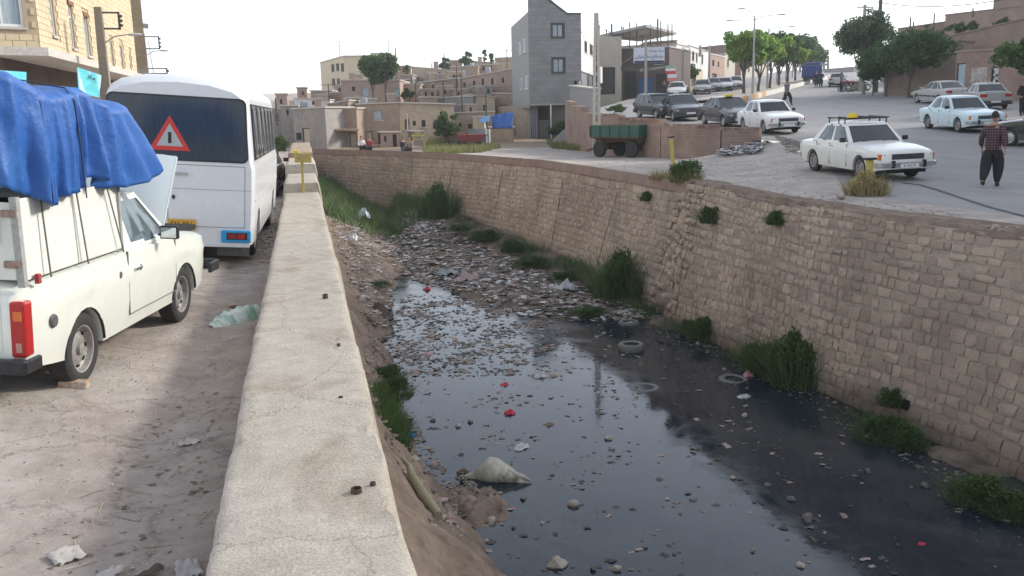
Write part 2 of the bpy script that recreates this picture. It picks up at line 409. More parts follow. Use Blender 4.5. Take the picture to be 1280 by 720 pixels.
rowsY = list(np.arange(-40, 0, 2.5))+list(np.arange(0, 2.4, .4))+list(np.arange(2.4, 13, .12))+list(np.arange(13, 26, .25))+list(np.arange(26, 60, .6))+list(np.arange(60, 150, 2.5))+[150,165,185,210,250,300,400,600,1000,1800]
leftX = [-.2,-.32]+list(np.arange(-.42, -4.2, -.12))+[-4.4,-4.8,-5.3,-6,-7,-9,-12,-16,-22,-30,-45,-70,-110,-180,-320,-700,-1600]
tp = list(np.linspace(0, 1, 16)); offR = [.0,.6,1.2,2,3,4,5,6.5,8,10,12,14,16,19,22,26,30,36,44,54,70,95,140,220,400,900,1800]
def sheet(name, xs_of, zf, m, rows, kind='structure'):
    P = []
    for Y in rows:
        P.append([(x, Y, zf(x, Y)) for x in xs_of(Y)])
    o = MB().grid(P).build(name, m, smooth=60); o['kind'] = kind; return o
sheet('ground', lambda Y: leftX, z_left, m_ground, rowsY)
def bank_xs(Y): return [.0]+list(np.linspace(.25, interp(Y, TOE)+.1, 16))
def bed_xs(Y):
    a = interp(Y, TOE)+.1; b = xb(Y)+.35
    return list(np.linspace(a, max(b, a+.05), 46))
rowsC = [y for y in rowsY if y <= 58]
sheet('canal_bank', lambda Y: bank_xs(Y), lambda X, Y: (z_bed(X, Y) if X > .1 else -.9), m_bank, rowsC)
sheet('canal_bed', bed_xs, z_bed, m_bed, rowsC)
sheet('dirt_path', lambda Y: [xt(Y)+.3+(xa(Y)-xt(Y)-.3)*t for t in tp], z_low, m_path, [y for y in rowsY if y <= 62])
sheet('hillside', lambda Y: [-.2+(xa(Y)+.2)*t for t in tp], lambda X, Y: z_low(X, Y), m_hill, [57.5, 58.4, 59.0, 59.6, 60.0]+[y for y in rowsY if y > 60])
sheet('street', lambda Y: [xa(Y)+t for t in offR], z_street, m_street, rowsY)
# face between path and street is closed below the brick wall
wt = MB()
def water():
    me = MB().quad((.6, -40, ZW), (11.5, -40, ZW), (11.5, 38, ZW), (.6, 38, ZW)).build('water', None or wmat())
    tag(me, kind='structure'); return me
def wmat():
    m = bpy.data.materials.new('stagnant_water'); m.use_nodes = True; N = m.node_tree.nodes; L = m.node_tree.links
    b = N['Principled BSDF']; b.inputs['IOR'].default_value = 1.36
    tc = N.new('ShaderNodeTexCoord')
    n1 = N.new('ShaderNodeTexNoise'); n1.inputs['Scale'].default_value = .8; n1.inputs['Detail'].default_value = 9; n1.inputs['Roughness'].default_value = .7; n1.inputs['Distortion'].default_value = 1.0; L.new(tc.outputs['Object'], n1.inputs[0])
    r = N.new('ShaderNodeValToRGB'); e = r.color_ramp.elements; e[0].position = .42; e[0].color = (.014, .022, .032, 1); e[1].position = .75; e[1].color = (.045, .055, .062, 1); L.new(n1.outputs[0], r.inputs[0]); L.new(r.outputs[0], b.inputs['Base Color'])
    r2 = N.new('ShaderNodeMapRange'); r2.inputs[1].default_value = .45; r2.inputs[2].default_value = .8; r2.inputs[3].default_value = .05; r2.inputs[4].default_value = .30; L.new(n1.outputs[0], r2.inputs[0]); L.new(r2.outputs[0], b.inputs['Roughness'])
    b.inputs['Specular IOR Level'].default_value = .5
    n2 = N.new('ShaderNodeTexNoise'); n2.inputs['Scale'].default_value = 5; n2.inputs['Detail'].default_value = 3; L.new(tc.outputs['Object'], n2.inputs[0])
    bp = N.new('ShaderNodeBump'); bp.inputs['Strength'].default_value = .05; bp.inputs['Distance'].default_value = .02; L.new(n2.outputs[0], bp.inputs['Height']); L.new(bp.outputs[0], b.inputs['Normal'])
    return m
water()

# ---------------------------------------------------------------- left concrete wall
def concmat():
    m = bpy.data.materials.new('rough_wall_concrete'); m.use_nodes = True; N = m.node_tree.nodes; L = m.node_tree.links
    b = N['Principled BSDF']; b.inputs['Roughness'].default_value = .95; b.inputs['Specular IOR Level'].default_value = .15
    tc = N.new('ShaderNodeTexCoord')
    def noi(s, d=8, r_=.7, dist=0):
        n = N.new('ShaderNodeTexNoise'); n.inputs['Scale'].default_value = s; n.inputs['Detail'].default_value = d; n.inputs['Roughness'].default_value = r_; n.inputs['Distortion'].default_value = dist; L.new(tc.outputs['Object'], n.inputs[0]); return n
    a = noi(1.1, 9, .6, .8); r = N.new('ShaderNodeValToRGB'); e = r.color_ramp.elements; e[0].position = .52; e[0].color = (.54, .48, .40, 1); e[1].position = .70; e[1].color = (.40, .33, .255, 1); L.new(a.outputs[0], r.inputs[0])
    g = noi(90, 3, .6); mr = N.new('ShaderNodeMapRange'); mr.inputs[1].default_value = .25; mr.inputs[2].default_value = .75; mr.inputs[3].default_value = .68; mr.inputs[4].default_value = 1.28; L.new(g.outputs[0], mr.inputs[0])
    h = N.new('ShaderNodeHueSaturation'); L.new(mr.outputs[0], h.inputs['Value']); L.new(r.outputs[0], h.inputs['Color'])
    c = noi(7, 8, .7); mr2 = N.new('ShaderNodeMapRange'); mr2.inputs[1].default_value = .3; mr2.inputs[2].default_value = .7; mr2.inputs[3].default_value = .86; mr2.inputs[4].default_value = 1.12; L.new(c.outputs[0], mr2.inputs[0])
    h2 = N.new('ShaderNodeHueSaturation'); L.new(mr2.outputs[0], h2.inputs['Value']); L.new(h.outputs[0], h2.inputs['Color']); vo = N.new('ShaderNodeTexVoronoi'); vo.feature = 'DISTANCE_TO_EDGE'; vo.inputs['Scale'].default_value = .8; nv = noi(2.5, 8, .7); av = N.new('ShaderNodeVectorMath'); av.operation = 'MULTIPLY_ADD'; L.new(nv.outputs[1], av.inputs[0]); av.inputs[1].default_value = (.5, .5, .5); L.new(tc.outputs['Object'], av.inputs[2]); L.new(av.outputs[0], vo.inputs[0])
    rc = N.new('ShaderNodeValToRGB'); rc.color_ramp.elements[0].color = (.45, .42, .40, 1); rc.color_ramp.elements[1].position = .006; rc.color_ramp.elements[1].color = (1, 1, 1, 1); L.new(vo.outputs[0], rc.inputs[0])
    mm = N.new('ShaderNodeMix'); mm.data_type = 'RGBA'; mm.blend_type = 'MULTIPLY'; mm.inputs[0].default_value = .75; L.new(h2.outputs[0], mm.inputs[6]); L.new(rc.outputs[0], mm.inputs[7]); L.new(mm.outputs[2], b.inputs['Base Color'])
    d = noi(55, 6, .7); bp = N.new('ShaderNodeBump'); bp.inputs['Strength'].default_value = .75; bp.inputs['Distance'].default_value = .012; L.new(d.outputs[0], bp.inputs['Height'])
    d2 = noi(7, 8, .7); bp2 = N.new('ShaderNodeBump'); bp2.inputs['Strength'].default_value = .5; bp2.inputs['Distance'].default_value = .03; L.new(d2.outputs[0], bp2.inputs['Height']); L.new(bp.outputs[0], bp2.inputs['Normal']); L.new(bp2.outputs[0], b.inputs['Normal'])
    return m
m_conc = concmat()
wl = thing('concrete_wall', 'long low rough concrete wall with pipe stubs beside the dirty canal', 'wall', (0, 0, 0))
def wallseg(name, y0, y1, zt, step, xl=-.475, xr=.305, m=None, n_amp=1.0):
    P = []; Y = y0
    ys = list(np.arange(y0, y1-.01, step))+[y1]
    for k, Y in enumerate(ys):
        el = xl+n_amp*(.022*fbm(Y*.9, 3)+.014*fbm(Y*5, 31)); er = xr+n_amp*(.025*fbm(Y*1.1, 13)+.022*fbm(Y*6, 41))
        # cracked joint
        jt = .05*math.exp(-((Y-4.85)/.06)**2)*n_amp
        row = [(el-.06, Y, -1.0), (el-.05+.02*nz(Y*3, 5), Y, zt-.33), (el-.02, Y, zt-.12+.02*nz(Y*7, 2)), (el+jt*.8, Y, zt-.022), (el+.018+jt, Y, zt-.004)]
        for t in np.linspace(.08, .92, 11):
            X = el+(er-el)*t; row.append((X, Y, zt+n_amp*(.012*fbm(X*2.5, Y*2.5, 1)+.005*fbm(X*12, Y*12, 1))-jt*.15))
        c = .03*max(0, fbm(Y*2.3, 77)); row += [(er-.016-c-jt, Y, zt-.004), (er-jt*.6, Y, zt-.022-c*.7), (er+.02, Y, zt-.14+.03*nz(Y*6, 9)), (er+.06, Y, zt-.4), (er+.10, Y, -1.9)]
        if k in (0, len(ys)-1):
            pass
        P.append(row)
    mb = MB().grid(P); n = len(P[0]); o0 = 0; mb.f.append(tuple(range(n))); L0 = (len(P)-1)*n; mb.f.append(tuple(range(L0+n-1, L0-1, -1)))
    return mb.build(name, m or m_conc, wl, smooth=50)
wallseg('wall_section', 0.2, 21.9, .4, .06)
wallseg('wall_section', 21.9, 26.0, .61, .15)
wallseg('wall_section', 26.0, 30.6, .86, .2)
wallseg('wall_section', 30.6, 44, 1.02, .5, m=mat('brick_brown_render', (.36, .27, .20), .95, var=.2, scale=3, bump=.5))
m_rust = mat('rusty_pipe', (.10, .055, .04), .8, var=.3, scale=20, bump=.4)
for (x, y, h, a) in ((.14, 3.96, .012, .1), (.13, 5.42, .004, .3), (.12, 8.61, .04, 0), (.17, 6.75, .008, .5), (.22, 4.02, .006, 0)):
    mb = MB(); ro, ri = (.026, .022) if h > .01 else (.014, .008)
    mb.lathe([(ri, .37), (ri, .41+h), (ro, .41+h), (ro, .37)], 14, close=False, c=(x, y, 0)); mb.build('pipe_stub', m_rust, wl, smooth=40)
    MB().lathe([(ri, 0), (0.0001, 0.001)], 14, c=(x, y, .405)).build('pipe_hole', black_plastic, wl)

# ---------------------------------------------------------------- right stone retaining wall
m_stone = mat('sandstone_block', (.425, .335, .26), .95, var=.30, scale=4, bump=.9, bscale=22, island=.15, objr=.15, spec=.1, col2=(.35, .275, .22), w2=(.5, .8))
m_mortar = mat('dusty_mortar', (.33, .275, .23), .97, var=.25, scale=2, bump=.8, bscale=20, spec=.1)
m_redbrick = brickmat('reddish_brick', (.36, .235, .185), (.29, .20, .165), (.27, .225, .19), .11, .27, .014, scale=1.4, var=.22)
def weather(m):       # patchy dust, streaks and a damp band with its own ragged edge near the water
    N = m.node_tree.nodes; L = m.node_tree.links; b = N['Principled BSDF']; src = b.inputs['Base Color'].links[0].from_socket
    g = N.new('ShaderNodeNewGeometry'); n = N.new('ShaderNodeTexNoise'); n.inputs['Scale'].default_value = .55; n.inputs['Detail'].default_value = 7; n.inputs['Roughness'].default_value = .65; L.new(g.outputs['Position'], n.inputs[0])
    mr = N.new('ShaderNodeMapRange'); mr.inputs[1].default_value = .3; mr.inputs[2].default_value = .7; mr.inputs[3].default_value = .82; mr.inputs[4].default_value = 1.38; L.new(n.outputs[0], mr.inputs[0])
    h = N.new('ShaderNodeHueSaturation'); L.new(mr.outputs[0], h.inputs['Value']); L.new(src, h.inputs['Color'])
    sx = N.new('ShaderNodeSeparateXYZ'); L.new(g.outputs['Position'], sx.inputs[0]); a = N.new('ShaderNodeMath'); a.operation = 'MULTIPLY_ADD'; a.inputs[1].default_value = -1.6; L.new(n.outputs[0], a.inputs[0]); L.new(sx.outputs[2], a.inputs[2])
    m2 = N.new('ShaderNodeMapRange'); m2.inputs[1].default_value = -4.05; m2.inputs[2].default_value = -3.55; m2.inputs[3].default_value = .75; m2.inputs[4].default_value = 0; L.new(a.outputs[0], m2.inputs[0])
    mx = N.new('ShaderNodeMix'); mx.data_type = 'RGBA'; mx.inputs[7].default_value = (.13, .105, .08, 1); L.new(m2.outputs[0], mx.inputs[0]); L.new(h.outputs[0], mx.inputs[6]); L.new(mx.outputs[2], b.inputs['Base Color'])
weather(m_stone); weather(m_mortar)
rw = thing('retaining_wall', 'tall battered stone retaining wall along the right bank of the canal', 'wall', (9.5, 15, ZW))
OFF = Vector((9.5, 15, ZW))
# arc-length table
tabY = []; s_ = 0; prev = None; yy = 5.0
while yy <= 57.5:
    p = Vector((xt(yy), yy, 0))
    if prev is not None: s_ += (p-prev).length
    tabY.append((s_, yy)); prev = p; yy += .05
SL = s_
def wall_pt(s, v):        # v 0..1 up the face
    Y = interp(s, tabY); zt = interp(Y, ZTOP)
    b = Vector((xb(Y), Y, ZW-.25)); t = Vector((xt(Y), Y, zt))
    return b.lerp(t, v)
def wall_frame(s, v):
    p = wall_pt(s, v); ds = (wall_pt(min(SL, s+.15), v)-wall_pt(max(0, s-.15), v)).normalized()
    up = (wall_pt(s, min(1, v+.02))-wall_pt(s, max(0, v-.02))).normalized()
    n = up.cross(ds).normalized()
    if n.x > 0: n = -n
    return p, ds, up, n
P = []
for s in list(np.arange(0, SL, .35))+[SL]:
    row = []
    for v in np.linspace(0, 1, 10):
        p, ds, up, n = wall_frame(s, v); row.append(p-n*(.012+.012*nz(s*2, v*9))-OFF)
    p, ds, up, n = wall_frame(s, 1); row.append(p+Vector((.5, 0, -.02))-OFF)
    P.append(row)
MB().grid(P).build('mortar_backing', m_mortar, rw, smooth=60)
# stone shapes shared between alike pieces
def stone_verts(rng):
    g = [-.5, -.17, .17, .5]; V = []; Fq = []
    for j, y in enumerate(g):
        for i, x in enumerate(g):
            edge = (i in (0, 3)) + (j in (0, 3))
            d = [.55, .28, .0][edge]*1.0
            V.append((x*(1-.04*(j in (0, 3)))+rng.uniform(-.065, .05), y*(1-.04*(i in (0, 3)))+rng.uniform(-.07, .05), (.5-.22*(edge == 1)-.42*(edge == 2))+rng.uniform(-.16, .16)))
    for j in range(3):
        for i in range(3): a = j*4+i; Fq.append((a, a+1, a+5, a+4))
    ring = [0, 1, 2, 3, 7, 11, 15, 14, 13, 12, 8, 4]; o = 16
    for k in ring: V.append((V[k][0]*1.02, V[k][1]*1.02, -.9))
    for k in range(12): k2 = (k+1) % 12; Fq.append((ring[k2], ring[k], o+k, o+k2))
    return V, Fq
rng = random.Random(3)
stone_lib = [stone_verts(rng) for _ in range(14)]
stone_me = []
for V, Fq in stone_lib:
    me = bpy.data.meshes.new('stone'); me.from_pydata(V, [], Fq); me.materials.append(m_stone); me.polygons.foreach_set('use_smooth', [True]*len(Fq)); me.set_sharp_from_angle(angle=R(55)); me.update(); stone_me.append(me)
holes = []
for (px, py, z) in ((1264, 421, -1.2), (1259, 553, -2.6), (1111, 508, -2.9)):
    p = at(px, py, z); holes.append(p)
stones = []   # (dist, matrix, idx)
def lay_rows(s0, s1, v0, v1, hmin, hmax, wmin, wmax, proud, top_trim=0, jitter=.012):
    Y = interp((s0+s1)/2, tabY); H = interp(Y, ZTOP)-ZW+.25
    v = v0
    while v < v1-.01:
        h = rng.uniform(hmin, hmax)
        if (v1-v)*H < h*1.5: h = (v1-v)*H
        s = s0-rng.uniform(0, wmax*.4)
        while s < s1:
            w_ = rng.uniform(wmin, wmax)*(1.3 if rng.random() < .08 else 1)
            sc_ = s+w_/2
            if sc_ > SL or sc_ < 0: s += w_; continue
            wav = .03*fbm(sc_*.35, v*3, 2)
            p, ds, up, n = wall_frame(max(0.01, sc_), min(1, v+h/2/H+wav))
            hh = h*rng.uniform(.74, 1.04)-.016
            pr = proud*rng.choice((.3, .6, .8, 1, 1.2, 1.6, 2.4))
            # the collapsed stretch by the drain gap
            Yc = interp(sc_, tabY); g = math.exp(-((Yc-22.2)/1.1)**2)
            if g > .3: pr += rng.uniform(-.03, .14)*g; p += n*rng.uniform(0, .1)*g
            rot = rng.uniform(-.055, .055)*(1+5*g)
            dsr = (ds+up*rot).normalized(); upr = n.cross(dsr).normalized()
            if upr.z < 0: upr = -upr
            skip = any((p-q).length < .17 for q in holes) or (g > .6 and v < .30 and rng.random() < .8) or rng.random() < .012
            if not skip:
                M = Matrix(((dsr.x*(w_-.02), upr.x*hh, n.x*pr*2, 0), (dsr.y*(w_-.02), upr.y*hh, n.y*pr*2, 0), (dsr.z*(w_-.02), upr.z*hh, n.z*pr*2, 0), (0, 0, 0, 1)))
                # keep faces outward
                if M.to_3x3().determinant() < 0: M = M @ Matrix.Diagonal((-1, 1, 1, 1))
                M.translation = p-OFF
                stones.append(((p-Vector((0, 0, CZ))).length, M, rng.randrange(14), p.copy()))
            s += w_
        v += h/H
s_jog = [s for s, y in tabY if y <= 22.3][-1]
s_far = [s for s, y in tabY if y <= 36][-1]
lay_rows(0, s_jog, 0, 1.0, .13, .25, .12, .36, .011)
lay_rows(s_jog, s_far, 0, .93, .17, .23, .12, .25, .013)
lay_rows(s_far, SL, .2, .93, .17, .23, .14, .26, .013)
stones.sort(key=lambda t: t[0])
def visible(p):
    v = p-Vector((0, 0, CZ)); z = v.dot(fv)
    if z < .5: return False
    x = 640+v.dot(rv)/z*F_PX; y = 360-v.dot(uv_)/z*F_PX
    return -10 < x < 1300 and y < 740
cnt = 0; rest = []
for d, M, i, p in stones:
    if cnt < 296 and visible(p):
        o = bpy.data.objects.new('stone', stone_me[i]); C.objects.link(o); o.parent = rw; o.matrix_local = M; cnt += 1
    else: rest.append((M, i))
LV = [np.array([(*v, 1) for v in V]) for V, Fq in stone_lib]; LF = [Fq for V, Fq in stone_lib]
Vs = []; Fs = []; o_ = 0
for M, i in rest:
    A = LV[i] @ np.array(M).T; Vs.append(A[:, :3]); Fs.append(np.array(LF[i])+o_); o_ += len(LV[i])
me = fastmesh('stonework', np.concatenate(Vs), np.concatenate(Fs), m_stone); me.polygons.foreach_set('use_smooth', [True]*len(me.polygons)); me.set_sharp_from_angle(angle=R(55))
o = link('stonework', me, rw); o['kind'] = 'stuff'
for q in holes:
    f = min(np.arange(0, s_jog, .1), key=lambda s: abs(interp(s, tabY)-q.y)); Y = q.y; H = interp(Y, ZTOP)-ZW+.25; v = (q.z-ZW+.25)/H
    p, ds, up, n = wall_frame(f, v); MB().obox(p+n*.006-OFF, ds*.07, n*.02, up*.09).build('drain_hole', black_plastic, rw)
for (pa_, pb_) in (((516, 196), (513, 226)), ((567, 204), (556, 256)), ((628, 214), (614, 290)), ((704, 224), (687, 318)), ((772, 240), (745, 335))):
    A_ = []
    for k in range(12):
        t_ = k/11; px_, py_ = pa_[0]+(pb_[0]-pa_[0])*t_, pa_[1]+(pb_[1]-pa_[1])*t_; d_ = ray(px_, py_); lo_, hi_ = 5.0, 90.0; o_ = Vector((0, 0, CZ))
        for _ in range(40):
            m_ = (lo_+hi_)/2; q = o_+d_*(m_/F_PX); Yc = min(57, max(5, q.y)); v_ = (q.z-ZW+.25)/(interp(Yc, ZTOP)-ZW+.25)
            if q.x > xb(Yc)+(xt(Yc)-xb(Yc))*v_-.035: hi_ = m_
            else: lo_ = m_
        A_.append(q+Vector((nz(k*1.7, 3)*.02, nz(k*1.3, 9)*.05, 0))-OFF)
    MB().tube(A_, [max(.003, .010+.016*nz(k*2.1, pa_[0])) for k in range(12)], 5).build('open_joint', mat('dark_open_joint', (.12, .095, .075), .95), rw)
# brick courses along the far top
P1 = []
mb = MB(); uvs = []
ss = list(np.arange(s_jog+.2, SL, .4))+[SL]
for s in ss:
    a, ds, up, n = wall_frame(s, .925); b = wall_frame(s, 1)[0]; jz = .0
    row = [a+n*.0, a+n*.045, b+n*.045+Vector((0, 0, .03)), b-n*.42+Vector((0, 0, .03)), b-n*.42-Vector((0, 0, .3))]
    for k, q in enumerate(row):
        q = q-OFF; mb.v.append(tuple(q)); uvs.append((s, [0, .02, .30, .72, 1.0][k]))
for i in range(len(ss)-1):
    for j in range(4): a = i*5+j; mb.f.append((a, a+1, a+6, a+5))
mb.uv = uvs; mb.build('brick_coping', m_redbrick, rw)
# crumbled soil lip over the near wall
P = []
for Y in np.arange(5, 24, .16):
    x0 = xt(Y); z0 = interp(Y, ZTOP); row = []
    lip = .05+.08*fbm(Y*1.2, 5)
    row.append((x0-.02+.05*fbm(Y*2, 4), Y, z0-.05))
    for t in np.linspace(.06, 1, 11):
        X = x0+t*1.1; z = z0+lip+(z_low(X, Y)-z0-lip)*t**.6+(.09*abs(fbm(X*1.7, Y*1.7, 6))+.035*fbm(X*7, Y*7, 6))*(1-t)**.6+.012
        if t == 1: z = z_low(X, Y)-.02
        row.append((X, Y, z))
    P.append(row)
o = MB().grid(P).build('soil_bank', m_bank, smooth=60); o['kind'] = 'structure'
# ---------------------------------------------------------------- vehicles (local axes: +Y forward, X right, Z up)
def paint(name, col, rough=.3, dust=(.42, .38, .33), dz=(.15, .75), amt=.7, coat=.35):
    return mat(name, col, rough, var=.04, scale=2.5, bump=.02, coat=coat, dust=(dust, dz[0], dz[1], amt))
P_cream = paint('cream_white_paint', (.80, .81, .76)); P_white = paint('white_car_paint', (.82, .83, .81))
P_blueish = paint('pale_blue_paint', (.64, .80, .85)); P_black = paint('black_car_paint', (.018, .02, .022), .22, amt=.35)
P_dark = paint('charcoal_car_paint', (.03, .034, .038), .22, amt=.35); P_silver = paint('silver_car_paint', (.46, .45, .42), .35)
P_grey = paint('grey_car_paint', (.36, .37, .37), .35); P_red = paint('red_car_paint', (.45, .02, .02), .35); P_blue = paint('blue_lorry_paint', (.02, .05, .22), .4)
red_lens = mat('red_lamp_lens', (.42, .015, .015), .2, coat=.4); amber_lens = mat('amber_lamp_lens', (.65, .16, .03), .2, coat=.4)
clear_lens = mat('clear_lamp_lens', (.55, .56, .56), .15, metal=.4, coat=.5); plate_white = mat('white_number_plate', (.75, .75, .73), .5); seam = mat('dark_panel_gap', (.03, .03, .03), .8)
under_dark = mat('dark_underbody', (.022, .02, .019), .95)
glass_see = mat('blue_grey_car_glass', (.11, .145, .165), .05, spec=.7, var=.4, scale=1.5)
seam_m = seam

# glyph helper: text to mesh
def textmesh(name, s, size, m, parent, M, ext=.002, align='CENTER', xs=1.0):
    cu = bpy.data.curves.new(name, 'FONT'); cu.body = s; cu.size = size; cu.extrude = ext; cu.align_x = align; cu.align_y = 'CENTER'; cu.resolution_u = 2
    t = bpy.data.objects.new(name, cu); C.objects.link(t); bpy.context.view_layer.update()
    me = bpy.data.meshes.new_from_object(t.evaluated_get(bpy.context.evaluated_depsgraph_get())); bpy.data.objects.remove(t)
    me.materials.clear(); me.materials.append(m); me.name = name
    o = bpy.data.objects.new(name, me); C.objects.link(o); o.parent = parent; o.matrix_local = M @ Matrix.Diagonal((xs, 1, 1, 1)); return o
ink = mat('black_ink', (.02, .02, .02), .7)

def carbody(P, m, root, name='body'):
    """P: L, W(half), zs (sill), belt tab [(y, ztop)], wheels y, r arch, nose taper"""
    L2 = P['L']/2; W = P['W']; zs = P['zs']; ra = P['ra']; zc = P['rw']
    ys = set(np.round(np.linspace(-L2, L2, 46), 3))
    for yc in P['wy']:
        for a in np.linspace(0, PI, 13): ys.add(round(yc+ra*math.cos(a), 3))
        ys.add(round(yc+ra+.004, 3)); ys.add(round(yc-ra-.004, 3))
    for e in (.01, .03, .06, .1): ys.add(round(L2-e, 3)); ys.add(round(-L2+e, 3))
    rows = []
    for y in sorted(ys):
        zb = zs
        e = L2-abs(y)
        if y > 0: zb = zs+P.get('nose_up', .06)*max(0, 1-e/.5)
        else: zb = zs+P.get('tail_up', .12)*max(0, 1-e/.7)
        arch = False
        for yc in P['wy']:
            if abs(y-yc) <= ra: zb = max(zb, zc+math.sqrt(max(0, ra*ra-(y-yc)**2))); arch = True
        zt = interp(y, P['top']); rr = P.get('round', .05)
        fall = rr*(1-min(1, e/.08))**2
        w_ = W-(.11*(1-min(1, e/.55))**2 if y > 0 else .07*(1-min(1, e/.5))**2)-.035*(1-min(1, e/.05))
        ztt = zt-fall; zm = zs+(ztt-zs)
        def zz(f): return zb+(ztt-.055-zb)*f
        # half-width by height: slight barrel with waist crease
        def ww(z):
            t = (z-zs)/(ztt-zs+1e-6); return w_*(1-.045*max(0, .35-t)**1*2-.035*max(0, t-.72)*2.2)+(.012 if t > .66 and t < .80 else 0)
        half = [(w_*.62, zb+ (0.0)), (ww(zb)-.03, zb)]
        half += [(ww(zz(f)), zz(f)) for f in (0.0, .03, .2, .4, .6, .78, .9, 1.0)]
        cr = P.get('crown', .03)
        half += [(w_-.05-.035, ztt-.022), (w_-.16, ztt-.004), (w_*.55, ztt+cr*.7), (w_*.25, ztt+cr*.95)]
        row = [(x, y, z) for x, z in half]+[(0, y, ztt+cr)]+[(-x, y, z) for x, z in half[::-1]]
        rows.append(row)
    mb = MB().grid(rows); n = len(rows[0]); mb.f.append(tuple(range(n-1, -1, -1))); o = (len(rows)-1)*n; mb.f.append(tuple(range(o, o+n)))
    b = mb.build(name, m, root, smooth=38, recalc=True)
    MB().box(-W+.16, W-.16, -L2+.25, L2-.2, zs-.02, zs+.32).box(-W*.5, W*.5, -L2+.1, L2-.1, zs+.02, zs+.2).build('underbody', under_dark, root)
    return b
def cabin(P, m, root, glass=None):
    g = P['cab']; glass = glass or glass_dark   # (y rear base, y rear top, y front top, y front base, z belt, z roof, w belt, w roof)
    yrb, yrt, yft, yfb, zb, zr, wb, wt_ = g
    def sp(sx, s, t, out=0):
        y = (yrb+(yfb-yrb)*s)*(1-t)+(yrt+(yft-yrt)*s)*t; w_ = wb*(1-t)+wt_*t+out; return (sx*w_, y, zb+(zr-.05-zb)*t)
    # pillars and rails
    pil = P['pillars']      # list of (s0,s1) of side plane
    mb = MB()
    for sx in (-1, 1):
        for (a, b) in pil:
            o = .012
            q = [sp(sx, a, -.05, o), sp(sx, b, -.05, o), sp(sx, b, 1, o), sp(sx, a, 1, o)]
            i = [sp(sx, a, -.05, -.03), sp(sx, b, -.05, -.03), sp(sx, b, 1, -.03), sp(sx, a, 1, -.03)]
            mb.add(q+i, [(0,1,2,3), (4,7,6,5), (0,4,5,1), (1,5,6,2), (2,6,7,3), (3,7,4,0)])
        for (t0, t1) in ((-.06, .07), (.90, 1.0)):
            q = [sp(sx, 0, t0, .010), sp(sx, 1, t0, .010), sp(sx, 1, t1, .010), sp(sx, 0, t1, .010)]
            i = [sp(sx, 0, t0, -.03), sp(sx, 1, t0, -.03), sp(sx, 1, t1, -.03), sp(sx, 0, t1, -.03)]
            mb.add(q+i, [(0,1,2,3), (4,7,6,5), (0,4,5,1), (1,5,6,2), (2,6,7,3), (3,7,4,0)])
    for (ya, yt, sg) in ((yrb, yrt, -1), (yfb, yft, 1)):      # corner posts seen from front/back
        for sx in (-1, 1):
            for (f0, f1) in ((1.0, .90),):
                mb.add([(sx*wb*1.0, ya+sg*.012, zb-.03), (sx*wb*.91, ya+sg*.014, zb-.03), (sx*wt_*.91, yt+sg*.014, zr-.04), (sx*wt_*1.0, yt+sg*.012, zr-.04),
                        (sx*wb*1.0, ya-sg*.05, zb-.03), (sx*wb*.91, ya-sg*.05, zb-.03), (sx*wt_*.91, yt-sg*.05, zr-.04), (sx*wt_*1.0, yt-sg*.05, zr-.04)],
                       [(0,1,2,3), (0,4,5,1), (1,5,6,2), (3,7,4,0)])
        mb.add([(wt_*.93, yt+sg*.014, zr-.03), (-wt_*.93, yt+sg*.014, zr-.03), (-wt_*.94, yt*.9+ya*.1+sg*.014, zr*.9+zb*.1-.03), (wt_*.94, yt*.9+ya*.1+sg*.014, zr*.9+zb*.1-.03)], [(0,1,2,3)])
    mb.build('cabin_frame', m, root, recalc=True)
    # roof
    rows = []
    for y, d in [(yrt-.03, .045), (yrt+.02, .02), (yrt+.15, .004), ((yrt+yft)/2, 0), (yft-.15, .004), (yft-.02, .02), (yft+.03, .045)]:
        row = []
        for x, z in [(-1.01, -.062), (-1.0, -.03), (-.93, -.008), (-.5, .012), (0, .02), (.5, .012), (.93, -.008), (1.0, -.03), (1.01, -.062)]:
            row.append((x*wt_, y, zr+z-d))
        rows.append(row)
    rf = MB().grid(rows); rf.build('roof', m, root, smooth=50, recalc=True)
    # glass, each pane its own part
    def pane(nm, q, mm=glass):
        q = [Vector(v) for v in q]; rows = []
        nrm = (q[1]-q[0]).cross(q[3]-q[0]).normalized()
        for j in range(5):
            a = q[0].lerp(q[3], j/4); b = q[1].lerp(q[2], j/4); rows.append([a.lerp(b, i/6)+nrm*.015*math.sin(PI*i/6) for i in range(7)])
        MB().grid(rows).build(nm, mm, root, smooth=180)
    pane('windscreen', [(wb*.97, yfb-.0, zb-.02), (-wb*.97, yfb, zb-.02), (-wt_*.97, yft, zr-.04), (wt_*.97, yft, zr-.04)])
    pane('rear_window', [(-wb*.97, yrb, zb-.02), (wb*.97, yrb, zb-.02), (wt_*.97, yrt, zr-.04), (-wt_*.97, yrt, zr-.04)])
    cuts = P['panes']
    for sx in (-1, 1):
        for (a, b) in cuts:
            q = [sp(sx, a, 0, -.004), sp(sx, b, 0, -.004), sp(sx, b, 1, -.004), sp(sx, a, 1, -.004)]
            if sx > 0: q = [q[0], q[1], q[2], q[3]]
            else: q = [q[1], q[0], q[3], q[2]]
            pane('side_window', q, P.get('sideglass', glass))
    MB().box(-wb*.85, wb*.85, min(yrb, yrt)+.3, yft-.1, zb-.25, zb-.08).build('seat', under_dark, root)
